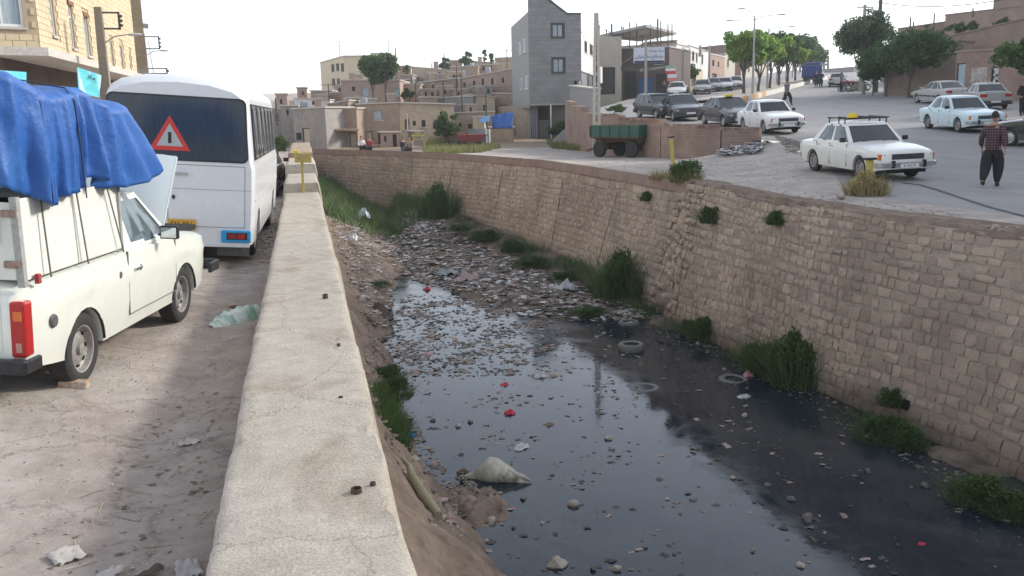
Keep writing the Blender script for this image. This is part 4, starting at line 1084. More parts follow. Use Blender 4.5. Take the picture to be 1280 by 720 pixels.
# warning triangle
tri = lambda cx_, cz_, s: [(cx_, cz_+s*.60), (cx_-s*.5, cz_-s*.28), (cx_+s*.5, cz_-s*.28)]
tc_ = (-.10, 1.80)
def poly(nm, pts, y, m, par): return MB().add([(x, y, z) for x, z in pts], [tuple(range(len(pts)))]).build(nm, m, par)
wtri = poly('warning_triangle', tri(*tc_, .56), yr-.018, mat('red_reflector', (.60, .04, .03), .4, var=.2, scale=30), bus)
poly('triangle_field', tri(tc_[0], tc_[1]+.005, .36), yr-.021, mat('greyish_white_film', (.42, .44, .46), .5), wtri)
poly('exclamation_bar', [(tc_[0]-.022, 1.745), (tc_[0]+.022, 1.745), (tc_[0]+.022, 1.90), (tc_[0]-.022, 1.90)], yr-.024, ink, wtri)
# rear door
dr = MB()
for (x0, x1, z0, z1) in ((-.14, .93, 1.445, 1.452), (-.14, .93, .555, .562), (-.143, -.136, .555, 1.452), (.927, .934, .555, 1.452), (-.14, 1.02, 1.10, 1.104), (-1.02, -.14, 1.10, 1.104)): dr.box(x0, x1, yr-.003, yr+.02, z0, z1)
tag(dr.build('rear_door_gap', mat('shadow_gap_grey', (.12, .12, .13), .9), bus), kind='stuff')
MB().box(-.08, .14, yr-.035, yr-.02, 1.30, 1.335).box(-.07, -.04, yr-.03, yr, 1.30, 1.33).box(.10, .13, yr-.03, yr, 1.30, 1.33).build('door_handle', chrome, bus, bevel=.006)
MB().lathe([(.0, -.02), (.02, -.02), (.024, 0)], 12, 'y', c=(-.06, yr, .98)).box(-.072, -.048, yr-.015, yr, .95, 1.01).build('door_lock', black_plastic, bus)
MB().box(-1.0, 1.0, yr-.03, yr+.02, .27, .34).build('lower_rail', P_bus, bus, bevel=.01)
npl = MB().box(-.14, .24, yr-.040, yr-.004, .50, .66).build('number_plate', mat('yellow_number_plate', (.62, .33, .03), .5), bus, bevel=.004)
Mp = Matrix.Translation((.05, yr-.043, .58)) @ Matrix.Rotation(R(90), 4, 'X')
tag(textmesh('plate_digits', '\u06f6\u06f7 \u06f2\u06f7', .13, ink, npl, Mp), kind='stuff')
m_bluep = mat('bright_blue_paint', (.02, .30, .62), .45)
for sx in (1, -1):
    a, b = sorted((sx*.60, sx*1.02)); tl = MB().box(a, b, yr-.05, yr-.0, .345, .52).build('tail_light', m_bluep, bus, bevel=.012)
    a, b = sorted((sx*.68, sx*.97)); MB().box(a, b, yr-.056, yr-.045, .385, .49).build('lamp_bed', black_plastic, tl)
    a, b = sorted((sx*.70, sx*.82)); MB().box(a, b, yr-.06, yr-.054, .40, .475).build('brake_lens', mat('dull_red_lens', (.22, .02, .02), .3), tl, bevel=.004)
    a, b = sorted((sx*.84, sx*.94)); MB().box(a, b, yr-.06, yr-.054, .40, .475).build('signal_lens', red_lens, tl, bevel=.004)
    a, b = sorted((sx*.48, sx*.96)); MB().box(a, b, -2.56, -2.545, .06, .42).build('mud_flap', mat('grey_rubber_flap', (.17, .17, .18), .8, var=.2, scale=5), bus, bevel=.004)
MB().tube([(-.3, -2.6, .22), (-.3, -3.05, .22)], .05, 10).build('exhaust_pipe', m_bluep, bus)
# side windows with white bars between
for sx in (1, -1):
    for k in range(6):
        y0 = -2.78+k*.92; y1 = y0+.82
        q = [(sx*1.052, y0, 1.54), (sx*1.052, y1, 1.54), (sx*.978, y1, 2.36), (sx*.978, y0, 2.36)]
        n_ = Vector((sx, 0, .09))*.006
        V = [Vector(v)+n_ for v in q]+[Vector(v)-n_*3 for v in q]
        wf = MB().add(V, [(0,1,2,3), (7,6,5,4), (0,4,5,1), (1,5,6,2), (2,6,7,3), (3,7,4,0)]).build('side_window', black_plastic, bus)
        ins = .03
        q2 = [(sx*1.050, y0+ins, 1.57), (sx*1.050, y1-ins, 1.57), (sx*.980, y1-ins, 2.33), (sx*.980, y0+ins, 2.33)]
        MB().add([Vector(v)+n_*2 for v in q2], [(0,1,2,3)]).build('pane', glass_see, wf)
        MB().bar(Vector((sx*1.052, y0+.41, 1.56))+n_*2, Vector((sx*.978, y0+.41, 2.34))+n_*2, .02).bar(Vector((sx*1.052, y0+.38, 1.60))+n_*2, Vector((sx*.99, y0+.06, 2.30))+n_*2, .012).build('window_bar', chrome, wf)
mg = MB()
for sx in (1, -1):
    a, b = sorted((sx*1.055, sx*1.076)); mg.box(a, b, -3.0, 3.0, .95, .965)
build_each(mg, 'side_moulding', mat('light_grey_trim', (.5, .5, .5), .5), bus)
bc = at(319, 323, -.07)
hb_ = R(1.5)
dv_ = Vector((math.sin(hb_), math.cos(hb_), 0)); sv_ = Vector((math.cos(hb_), -math.sin(hb_), 0))
cb = Vector((bc.x, bc.y, 0))+dv_*2.06-sv_*1.0
bus.location = (cb.x, cb.y, .06); bus.rotation_euler = (0, R(4.6), -hb_)
# ---------------------------------------------------------------- walls and houses
def plane_hit(px, py, A, n):
    o = Vector((0, 0, CZ)); d = ray(px, py); t = (A-o).dot(n)/d.dot(n); return o+d*t
def wallface(A, B, z0, za, zb, holes, uvs, mb, thick=.22, rev_in=None):
    """one wall sheet with real openings; holes (u0,u1,z0,z1) in metres from A"""
    A = Vector(A); B = Vector(B); d = Vector((B.x-A.x, B.y-A.y, 0)); L = d.length; d /= L; nn = Vector((-d.y, d.x, 0))   # inward (A left, B right, seen from outside)
    us = sorted({0, L, *[h[0] for h in holes], *[h[1] for h in holes]}); zs = sorted({z0, *[h[2] for h in holes], *[h[3] for h in holes]})
    zmin = min(za, zb); zs = [z for z in zs if z < zmin-.02]
    def P(u, z, o=0): q = A+d*u+nn*o; return (q.x, q.y, z)
    def top(u): return za+(zb-za)*u/L
    for a, b in zip(us, us[1:]):
        if b-a < 1e-4: continue
        for k, z in enumerate(zs):
            last = k == len(zs)-1; z2a = top(a) if last else zs[k+1]; z2b = top(b) if last else zs[k+1]
            um, zm = (a+b)/2, z+.01
            if any(h[0]-1e-4 <= um <= h[1]+1e-4 and h[2]-1e-4 <= zm < h[3]-1e-3 for h in holes): continue
            mb.add([P(a, z), P(b, z), P(b, z2b), P(a, z2a)], [(0, 1, 2, 3)]); uvs += [(a, z), (b, z), (b, z2b), (a, z2a)]
    for (a, b, c, e) in holes:
        for q, w_ in (((P(a, c), P(a, c, thick), P(a, e, thick), P(a, e)), .2), ((P(b, c, thick), P(b, c), P(b, e), P(b, e, thick)), .2), ((P(a, e), P(a, e, thick), P(b, e, thick), P(b, e)), .2), ((P(a, c, thick), P(a, c), P(b, c), P(b, c, thick)), .2)):
            mb.add(q, [(0, 1, 2, 3)]); uvs += [(0, c), (w_, c), (w_, e), (0, e)]
    return d, nn, L
m_frame_w = white_paint; m_frame_b = mat('blue_grey_frame', (.30, .38, .46), .6); m_frame_d = mat('dark_frame', (.06, .055, .05), .6)
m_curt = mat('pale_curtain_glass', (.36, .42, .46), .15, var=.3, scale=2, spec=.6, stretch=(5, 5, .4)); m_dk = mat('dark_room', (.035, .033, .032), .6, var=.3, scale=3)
m_door_g = mat('grey_metal_door', (.30, .31, .33), .6, var=.15, scale=3); m_door_p = mat('pale_wood_door', (.48, .42, .33), .8, var=.2, scale=4); m_door_b = mat('light_blue_door', (.36, .46, .50), .6, var=.15, scale=2)
m_lime = mat('pale_roof_edge', (.50, .46, .41), .9, var=.15, scale=3); m_mudroof = mat('mud_roof', (.38, .30, .23), .95, var=.2, scale=1)
def fit_opening(kind, A, d, nn, u0, u1, z0, z1, root, back=.12):
    def P(u, z, o): q = A+d*u+nn*o; return Vector((q.x, q.y, z))
    def bx(a, b, c, e, o0, o1, nm, m, par, bevel=None):
        ce = (P(a, c, o0)+P(b, e, o1))/2; o = MB().obox(ce, d*(b-a)/2, nn*(o1-o0)/2, Vector((0, 0, (e-c)/2))).build(nm, m, par, bevel=bevel); return o
    w_ = u1-u0; h = z1-z0; fw = max(.04, min(.09, w_*.07))
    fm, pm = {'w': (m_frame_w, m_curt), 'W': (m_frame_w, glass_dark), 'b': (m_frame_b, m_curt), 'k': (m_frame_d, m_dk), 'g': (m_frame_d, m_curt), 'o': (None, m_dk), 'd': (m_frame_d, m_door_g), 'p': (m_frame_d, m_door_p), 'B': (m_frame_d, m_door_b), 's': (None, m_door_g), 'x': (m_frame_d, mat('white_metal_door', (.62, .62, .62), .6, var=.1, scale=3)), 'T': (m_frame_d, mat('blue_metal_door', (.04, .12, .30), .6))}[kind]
    if kind in 'wWbkg':
        fr = MB()
        for (a, b, c, e) in ((u0, u1, z0, z0+fw), (u0, u1, z1-fw, z1), (u0, u0+fw, z0+fw, z1-fw), (u1-fw, u1, z0+fw, z1-fw)):
            ce = (P(a, c, back-.05)+P(b, e, back+.01))/2; fr.obox(ce, d*(b-a)/2, nn*.03, Vector((0, 0, (e-c)/2)))
        w0 = bpy.data.objects.new('window', None)
        wo_ = fr.build('window', fm, root)
        n = 2 if w_ > .7 else 1
        if w_ > 1.9: n = 3
        for k in range(n):
            a = u0+fw+(w_-2*fw)*k/n; b = u0+fw+(w_-2*fw)*(k+1)/n
            bx(a+.012, b-.012, z0+fw, z1-fw, back-.01, back+.01, 'pane', pm, wo_)
            if k: bx(a-.022, a+.022, z0+fw, z1-fw, back-.055, back+.015, 'mullion', fm, wo_)
        if h > 1.3: bx(u0+fw, u1-fw, z1-h*.28, z1-h*.28+.045, back-.055, back+.015, 'transom', fm, wo_)
        if h > .5: bx(u0-.06, u1+.06, z0-.07, z0-.001, -.06, back, 'sill', m_lime, wo_)
    elif kind == 'o':
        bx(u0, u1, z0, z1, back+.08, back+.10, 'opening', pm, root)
    elif kind == 's':
        sh = bx(u0, u1, z0, z1, back, back+.03, 'shutter', pm, root)
        n = max(3, int(h/.28))
        for k in range(n): bx(u0+.03, u1-.03, z0+h*k/n+.03, z0+h*(k+1)/n-.03, back-.03, back, 'slat', pm, sh)
    else:
        do = bx(u0+.04, u1-.04, z0, z1-.04, back, back+.05, 'door', pm, root)
        for (a, b, c, e) in ((u0, u0+.05, z0, z1), (u1-.05, u1, z0, z1), (u0+.05, u1-.05, z1-.06, z1)): bx(a, b, c, e, back-.04, back+.06, 'frame', fm, do)
        if w_ > 1.2: bx((u0+u1)/2-.02, (u0+u1)/2+.02, z0, z1-.06, back-.02, back-.001, 'astragal', pm, do)
        for k in range(2):
            for c in ((0, 1) if w_ > 1.2 else (0,)):
                a = u0+.12+c*w_/2; b = (u0+w_/2-.08 if w_ > 1.2 else u1-.12)+c*w_/2
                bx(a, b, z0+.15+k*h*.45, z0+h*(.42+k*.45), back-.015, back-.001, 'door_panel', pm, do)
        bx(u0+w_*.5+.05, u0+w_*.5+.10, z0+h*.45, z0+h*.5, back-.05, back-.015, 'handle', chrome, do)
def house(label, x0, x1, ytopA, ytopB, yb, D0, D1, dep, m, wins=(), left=(), right=(), roof=None, cop=m_lime, coph=.10, over=.10, cat='house', name='house', group=None, zbase=None, dig=1.2, roofm=None, sidetop=0):
    A = atd(x0, yb, D0); B = atd(x1, yb, D1); za = atd(x0, ytopA, D0).z; zb = atd(x1, ytopB, D1).z
    z0 = (min(A.z, B.z) if zbase is None else zbase)-dig
    d = Vector((B.x-A.x, B.y-A.y, 0)).normalized(); nn = Vector((-d.y, d.x, 0))
    O = Vector((A.x, A.y, z0+dig)); root = thing(name, label, cat, O, group=group)
    A0 = Vector((A.x, A.y, 0)); B0 = Vector((B.x, B.y, 0)); Cc = B0+nn*dep; Dd = A0+nn*dep
    mb = MB(); uvs = []; L = (B0-A0).length
    sides = [(A0, B0, za, zb, wins), (B0, Cc, zb, zb+sidetop, right), (Cc, Dd, zb+sidetop, za+sidetop, ()), (Dd, A0, za+sidetop, za, left)]
    fits = []
    for (P_, Q_, a, b, hs_) in sides:
        dd = (Q_-P_).normalized(); n2 = Vector((-dd.y, dd.x, 0)); out = []
        for hh in hs_:
            k, px0, py0, px1, py1 = hh
            c0 = plane_hit(px0, (py0+py1)/2, P_, n2); c1 = plane_hit(px1, (py0+py1)/2, P_, n2); t = plane_hit((px0+px1)/2, py0, P_, n2).z; bt = plane_hit((px0+px1)/2, py1, P_, n2).z
            u0, u1 = sorted(((c0-P_).dot(dd), (c1-P_).dot(dd))); LL = (Q_-P_).length
            u0 = max(.08, u0); u1 = min(LL-.08, u1); t = min(t, min(a, b)-.08)
            if u1-u0 < .15 or t-bt < .15: continue
            out.append((u0, u1, bt, t)); fits.append((k, P_, dd, n2, u0, u1, bt, t))
        wallface(P_, Q_, z0, a, b, out, uvs, mb)
    mb.v = [(x-O.x, y-O.y, z-O.z) for x, y, z in mb.v]; mb.uv = uvs; mb.build('wall', m, root)
    for (k, P_, dd, n2, u0, u1, bt, t) in fits: fit_opening(k, P_-O, dd, n2, u0, u1, bt-O.z, t-O.z, root) if False else fit_opening(k, Vector((P_.x-O.x, P_.y-O.y, 0)), dd, n2, u0, u1, bt-O.z, t-O.z, root)
    if roof != 'none':
        r_ = MB(); pts = [A0-d*over-nn*over, B0+d*over-nn*over, Cc+d*over+nn*over, Dd-d*over+nn*over]; zz = [za, zb, zb+sidetop, za+sidetop]
        V = [(p.x-O.x, p.y-O.y, z-O.z+.003) for p, z in zip(pts, zz)]+[(p.x-O.x, p.y-O.y, z-O.z+coph) for p, z in zip(pts, zz)]
        r_.add(V, [(3,2,1,0), (4,5,6,7), (0,1,5,4), (1,2,6,5), (2,3,7,6), (3,0,4,7)]); r_.build('roof', cop, root)
    return root
adobe = [mat('adobe_'+n, c, .97, var=.16, scale=1.1, bump=.6, bscale=8, col2=c2, w2=(.42, .7), spec=.1) for n, c, c2 in (('brown', (.37, .28, .215), (.30, .23, .18)), ('pinkish', (.40, .29, .235), (.33, .25, .20)), ('tan', (.45, .36, .27), (.37, .30, .23)), ('grey', (.33, .30, .28), (.28, .26, .24)))]
AB, AP, AT, AG = adobe
yel = mat('yellow_tan_cladding', (.56, .47, .33), .85, var=.12, scale=2, bump=.3)
white_r = mat('white_render', (.66, .65, .63), .85, var=.08, scale=2, bump=.2)
GH = 'mud brick houses climbing the hill across the canal'
def HH(label, *a, **k): k.setdefault('group', GH); return house(label, *a, **k)
HH('three storey tan block with roof hut, tallest on the hill behind the big tree', 432, 496, 71, 70, 112, 109, 111.6, 13, yel, left=[('k', 414, 80, 418, 90), ('k', 420, 79, 424, 89), ('k', 426, 79, 430, 90), ('k', 415, 98, 419, 108), ('k', 421, 98, 425, 108)], cop=m_lime)
HH('small flat hut on the roof of the three storey tan block', 464, 486, 67, 67, 72.5, 113, 113, 4, yel, dig=.1, cat='roof hut', name='roof_hut')
HH('low brown house left of the tan block, half hidden by the pale parapet', 389, 415, 114, 114, 128, 92, 92, 7, AB)
HH('dark brown house corner right below the three storey tan block', 409, 431, 117, 116, 136, 86, 86, 6, AB)
HH('brown two storey house with two blue windows behind the big tree', 428, 501, 101, 101, 136, 85, 85, 8, AP, wins=[('b', 452, 110, 461, 120), ('k', 440, 108, 444, 114), ('b', 492, 111, 499, 120)])
HH('orange brown house with blue poster right of the big tree', 501, 526, 106, 106, 131, 88, 88, 7, AT, wins=[('b', 521, 116, 525, 124)])
HH('grey brown house between hilltop roofs behind the small cypress', 497, 516, 94, 94, 107, 106, 106, 6, AG)
HH('pale hilltop house with a dark doorway and chimney poles', 515, 563, 84, 88, 104, 112, 110, 9, AT, wins=[('o', 526, 85, 530, 88.5), ('k', 548, 90, 551, 97)])
HH('long brown house with slanting roof line in the middle of the hill', 525, 574, 104, 98, 127, 91, 90, 8, AB, wins=[('k', 540, 106, 543, 112), ('k', 552, 105, 555, 111)])
HH('brown hilltop house with a grey wing below the two cypresses', 563, 598, 84, 83, 100, 108, 108, 8, AB, wins=[('g', 577, 86, 583, 95)])
HH('long brown house with row of small windows left of the grey tower block', 574, 641, 99, 87, 119, 88, 84, 9, AP, wins=[('k', 579, 103, 582, 109), ('k', 591, 101, 594, 107), ('k', 602, 98, 605, 107), ('k', 614, 98, 617, 106), ('k', 627, 94, 630, 104)])
HH('tan hilltop house under the single tall cypress', 590, 621, 77, 79, 92, 128, 128, 9, AT)
HH('brown hilltop house touching the grey tower block', 619, 642, 73, 72, 84, 132, 132, 8, AB)
HH('pale terrace house just below the hilltop beside the tower block', 617, 642, 80, 79, 92, 118, 118, 8, AT)
HH('grey concrete house on the far left end beyond the low wall', 354, 374, 133, 133, 184, 65, 65.2, 6, AG, wins=[('k', 358, 137, 361, 144)])
HH('white rendered house behind the grey house at the left end', 369, 398, 124, 124, 140, 76, 76, 7, white_r, wins=[('k', 390, 126, 394, 131)])
HH('grey rendered house with pale wooden gate near the yellow sign', 369, 409, 137, 135, 184, 63, 62, 7, AG, wins=[('w', 373, 145, 376, 152), ('w', 377, 145, 380, 152), ('o', 370, 166, 377, 175), ('p', 378, 160, 388, 180)])
HH('little pinkish attic house with pale parapet above the balcony', 410, 436, 131, 126, 139, 70, 70, 5, AP, wins=[('k', 431, 127.5, 435, 136)])
HH('brown house with balcony and grey roller shutter below it', 409, 448, 137, 136, 185, 64.5, 64, 7, AB, wins=[('o', 411, 142, 417, 155), ('k', 418, 142, 424, 155), ('s', 415, 167, 436, 184), ('p', 437, 166, 446, 183)])
q0 = atd(409, 162, 63.4); q1 = atd(448, 162, 63.2); nb = Vector((q0.y-q1.y, q1.x-q0.x, 0)).normalized()
b_ = thing('balcony', 'thin projecting balcony slab above the grey roller shutter', 'balcony', q0, group=None)
MB().obox((q1-q0)/2, (q1-q0)/2, Vector((0, .7, 0)), Vector((0, 0, .06))).build('slab', AT, b_)
HH('long front house with blue window and white roof edge facing the canal bend', 448, 501, 131, 129, 185, 65.5, 66, 8, AB, wins=[('b', 467, 138, 478, 150), ('p', 457, 164, 466, 183), ('k', 487, 140, 489, 144), ('o', 473, 166, 482, 182)], cop=m_lime)
HH('long front adobe house with tall barred window behind the pale pole', 501, 569, 129, 131, 178, 67, 69, 8, AT, wins=[('k', 506, 149, 512, 162), ('k', 516, 151, 520, 157), ('k', 527, 150, 532, 159), ('k', 541, 156, 545, 161)])
HH('adobe house behind the big round bush', 565, 618, 142, 140, 174, 70, 71, 7, AB, wins=[('k', 566, 148, 568, 158), ('k', 574, 154, 577, 159), ('o', 585, 155, 590, 164)])
HH('grey roofed house in the middle row left of the yellow parapet', 547, 592, 123, 121, 142, 77, 76, 7, AG)
HH('house with yellowish parapet in the middle row', 590, 619, 119, 122, 143, 76.5, 77, 6, yel, wins=[('k', 604, 131, 607, 139)])
HH('house with large barred window just left of the grey tower block', 618, 643, 117, 118, 142, 78, 77, 7, AB, wins=[('k', 624, 131, 635, 141)])
HH('small yellowish hut with blue awning beside the blue sheet', 592, 606, 147, 147, 176, 66, 66, 4, yel, name='hut', cat='hut')
HH('low brown wall house under the blue sheet', 612, 642, 160, 160, 182, 68, 68, 4, AT)
for (x0, x1, yt, yb_, D, dp, m_, wn, lab) in (
  (340, 356, 136, 184, 70, 6, AG, [('k', 344, 142, 348, 152)], 'dark grey house at the far left end just above the minibus windows'),
  (436, 449, 123, 139, 73, 4, AB, [('k', 440, 127, 443, 133)], 'narrow brown attic between the pinkish attic and the long front house'),
  (398, 412, 119, 138, 84, 5, AT, [('k', 403, 124, 406, 129)], 'tan box house between the white rendered house and the tan block'),
  (418, 432, 107, 120, 95, 5, AP, [('k', 423, 110, 426, 115)], 'pinkish upper house touching the foot of the tan block'),
  (484, 500, 90, 103, 101, 6, AB, [('k', 489, 94, 491, 99)], 'brown house peeping between the tree pair and the small cypress'),
  (500, 512, 100, 108, 98, 5, AT, [], 'low tan roof terrace above the orange brown house'),
  (536, 552, 93, 100, 104, 4, AG, [('k', 540, 95, 543, 99)], 'grey lean-to under the pale hilltop house'),
  (560, 580, 90, 101, 100, 4, AT, [('k', 566, 93, 569, 98), ('k', 573, 93, 575, 98)], 'tan lean-to with two small windows under the brown hilltop house'),
  (598, 622, 81, 91, 112, 5, AB, [('k', 603, 83, 606, 88), ('k', 612, 83, 615, 88)], 'brown two window house below the right cypresses'),
  (526, 548, 122, 132, 74, 3, AB, [], 'low brown parapet house between front and middle rows'),
  (455, 470, 124, 131, 71, 2.5, AG, [], 'grey box hut on the roof of the long front house'),
  (583, 596, 131, 143, 73, 3, AT, [('k', 587, 134, 590, 140)], 'tan box house behind the yellowish hut'),
  (476, 501, 166, 185, 63.5, 1.6, AP, [('k', 480, 170, 483, 177), ('o', 491, 168, 496, 184)], 'pinkish lean-to built onto the long front house'),
  (346, 360, 118, 140, 84, 4, AP, [('k', 350, 124, 353, 130)], 'reddish brown upper house at the far left end of the hill'),
  (372, 384, 110, 124, 96, 4, AB, [('k', 377, 114, 380, 119)], 'brown box house standing above the white rendered house'),
  (384, 392, 126, 138, 79, 3, AT, [], 'narrow tan hut right of the white rendered house'),
  (497, 514, 83, 94, 118, 5, AB, [('k', 503, 86, 506, 91)], 'brown skyline house left of the pale hilltop house'),
  (444, 454, 94, 102, 97, 4, AT, [], 'tan parapet room under the tree pair'),
  (527, 545, 112, 123, 82, 4, AP, [('k', 531, 115, 534, 121), ('k', 539, 115, 542, 121)], 'pinkish house with two windows in the middle of the hill'),
  (549, 566, 108, 121, 84, 4, AT, [('k', 554, 112, 558, 118)], 'tan house with one window left of the long row of windows'),
  (567, 584, 112, 122, 82, 4, AB, [('k', 572, 115, 575, 120)], 'brown house behind the grey roofed house'),
  (596, 616, 108, 121, 82, 4, AG, [('k', 601, 111, 604, 117), ('k', 609, 111, 612, 117)], 'grey two window house above the yellowish parapet'),
  (563, 578, 76, 84, 126, 4, AB, [], 'low brown skyline wall house under the rounded tree'),
  (517, 530, 165, 182, 64.5, 2, AG, [], 'low grey shed at the foot of the long adobe house')):
    HH(lab, x0, x1, yt, yt, yb_, D, D+.2, dp, m_, wins=wn, name='house')
# pipes, tanks and dishes on the roofs
ROOFS = ['left part of the long front house', 'right part of the long front house', 'left end of the long adobe house', 'right end of the long adobe house', 'left part of the pale hilltop house', 'right part of the pale hilltop house', 'brown hilltop house with grey wing', 'left part of the two blue window house', 'right part of the two blue window house', 'balcony house', 'grey rendered house', 'right end of the long small window house', 'middle of the long small window house', 'tan hilltop house by the cypresses', 'left of the three storey tan block', 'right of the three storey tan block', 'yellowish parapet house', 'grey roofed middle house', 'left of the grey rendered house', 'long slanting brown house']
for k, (px, py, D) in enumerate(((455, 131, 66.5), (489, 130, 67), (520, 130, 68.5), (555, 131, 70), (545, 85, 111), (556, 87, 111), (590, 84, 109), (440, 101, 86), (470, 101, 86), (412, 137, 66), (398, 136, 64), (634, 87, 85), (610, 91, 87), (600, 78, 129), (425, 71, 110), (486, 71, 111), (600, 120, 77), (571, 122, 77.5), (380, 136, 64), (540, 100, 92))):
    p = atd(px, py, D+1.0); WH = ROOFS[k]
    if k % 6 == 0:
        t = thing('water_tank', 'rooftop tank on hill house roof, number of its kind told by its roof', 'tank', p); t['label'] = 'small pale water tank on the roof, '+WH; t['group'] = 'small water tanks on the hill house roofs'
        MB().lathe([(.0, .02), (.42, .02), (.45, .08), (.45, .75), (.38, .85), (0, .9)], 14).build('tank', m_door_g, t, smooth=50); MB().box(-.3, .3, -.3, .3, -.3, .02).build('stand', m_frame_d, t); t.scale = (.62, .62, .62)
    elif k % 3 == 1:
        t = thing('chimney', 'brown chimney stub', 'chimney', p); t['label'] = 'short square chimney on the roof, '+WH; t['group'] = 'short chimneys on the hill house roofs'
        MB().box(-.25, .25, -.25, .25, -.4, .7).build('stack', AB, t); MB().box(-.32, .32, -.32, .32, .7, .78).build('cap', m_lime, t)
    else:
        t = thing('aerial', 'thin aerial', 'aerial', p); t['label'] = 'thin television aerial on the roof, '+WH; t['group'] = 'television aerials on the hill house roofs'
        MB().bar((0, 0, -.4), (0, 0, 1.9), .06).build('mast', m_frame_d, t); MB().bar((-.6, 0, 1.8), (.6, 0, 1.8), .04).build('crossbar', m_frame_d, t)
# blue sheet and awning
a, b = atd(614, 145, 65), atd(641, 140, 64); c, e = atd(641, 160, 63.4), atd(616, 161, 64.4)
rows = [[a.lerp(b, i/8).lerp(e.lerp(c, i/8), j/5)+Vector((0, -.12*math.sin(i*1.7+j), 0)) for i in range(9)] for j in range(6)]
o = MB().grid(rows).build('sheet', m_tarp, None, smooth=180); tag(o, 'blue plastic sheet hung on the house front next to the grey tower block', 'sheet'); o.modifiers.new('s', 'SOLIDIFY').thickness = .02
a, b = atd(600, 149, 65.5), atd(612, 144, 65); c, e = atd(611, 152, 64), atd(601, 154, 64.4)
o = MB().grid([[a.lerp(b, i/4).lerp(e.lerp(c, i/4), j/3) for i in range(5)] for j in range(4)]).build('awning', mat('light_blue_sheet', (.10, .28, .55), .5), None); tag(o, 'small light blue awning over the yellowish hut', 'awning'); o.modifiers.new('s', 'SOLIDIFY').thickness = .03
# corrugated fence
fn = thing('fence', 'grey corrugated fence with two white posts by the grassy patch', 'fence', atd(585, 177, 63))
A_ = atd(585, 177, 63); B_ = atd(608, 178, 61.5)
for k in range(8):
    p = A_.lerp(B_, (k+.5)/8)-A_; MB().obox(p+Vector((0, 0, .45)), (B_-A_)/16.8, Vector((0, .02+.01*(k % 2), 0)), Vector((0, 0, .45))).build('sheet_panel', m_door_g, fn)
for px in (608.5, 612): p = atd(px, 179, 61)-A_; MB().tube([p, p+Vector((0, 0, .95))], .07, 8).build('post', white_paint, fn)

# grey tower block
m_grblock = brickmat('grey_block_cladding', (.27, .27, .265), (.225, .225, .22), (.18, .18, .175), .62, .31, .012, var=.10, scale=.6, bump=.4)
m_grside = mat('pale_grey_render', (.33, .32, .31), .9, var=.08, scale=1, bump=.2)
tw = thing('tower_block', 'narrow grey clad three storey building with slanting parapet at the canal road', 'building', atd(664, 181, 71))
OT = atd(664, 181, 71)
gA = atd(662, 131, 71); gB = atd(727, 131, 72.5); gL = atd(641, 137, 75); d_ = Vector((gB.x-gA.x, gB.y-gA.y, 0)).normalized(); n_ = Vector((-d_.y, d_.x, 0))
z0u = gA.z; ztL = atd(662, -16, 71).z; zt1 = atd(682, -5, 71.4).z; zt2 = atd(709, 19, 72).z; zt3 = atd(727, 19, 72.5).z
mb = MB(); uvs = []
Lf = (Vector((gB.x, gB.y, 0))-Vector((gA.x, gA.y, 0))).length; u1 = Lf*(709-662)/65; u2 = Lf*(716-662)/65; u0_ = Lf*(682-662)/65; znot = atd(720, 101, 72).z
A0 = Vector((gA.x, gA.y, 0))
def hol(px0, py0, px1, py1, A0=A0, d_=d_, n_=n_):
    a = plane_hit(px0, py0, A0, n_); b = plane_hit(px1, py1, A0, n_); return ((a-A0).dot(d_), (b-A0).dot(d_), b.z, a.z)
h1 = hol(690, 30, 704, 46.5); h2 = hol(691, 73, 705, 90.5)
def seg(ua, ub, za, zb, zbot, hs_):
    P_ = A0+d_*ua; Q_ = A0+d_*ub; k = len(uvs); hs2 = [(h[0]-ua, h[1]-ua, h[2], h[3]) for h in hs_]
    wallface(P_, Q_, zbot, za, zb, hs2, uvs, mb)
    for i in range(k, len(uvs)): uvs[i] = (uvs[i][0]+ua, uvs[i][1])
seg(0, u0_, ztL, zt1, z0u, []); seg(u0_, u1, zt1, zt2, z0u, [h1, h2]) ; seg(u1, u2, zt2, zt2, z0u, []); seg(u2, Lf, zt3, zt3, znot, [])
mb.v = [(x-OT.x, y-OT.y, z-OT.z) for x, y, z in mb.v]; mb.uv = uvs; mb.build('front_wall', m_grblock, tw)
for h in (h1, h2):
    m_old = m_frame_d; fit_opening('g', Vector((A0.x-OT.x, A0.y-OT.y, 0)), d_, n_, h[0], h[1], h[2]-OT.z, h[3]-OT.z, tw, back=.06)
    MBs = MB(); P0 = A0-OT
    for (a, b, c, e) in ((h[0]-.12, h[1]+.12, h[3], h[3]+.10), (h[0]-.12, h[1]+.12, h[2]-.1, h[2]), (h[0]-.12, h[0], h[2], h[3]), (h[1], h[1]+.12, h[2], h[3])):
        ce = Vector((P0.x, P0.y, 0))+d_*(a+b)/2+Vector((0, 0, (c+e)/2-OT.z)); MB().obox(ce-n_*.03, d_*(b-a)/2, n_*.035, Vector((0, 0, (e-c)/2))).build('window_trim', m_frame_d, tw)
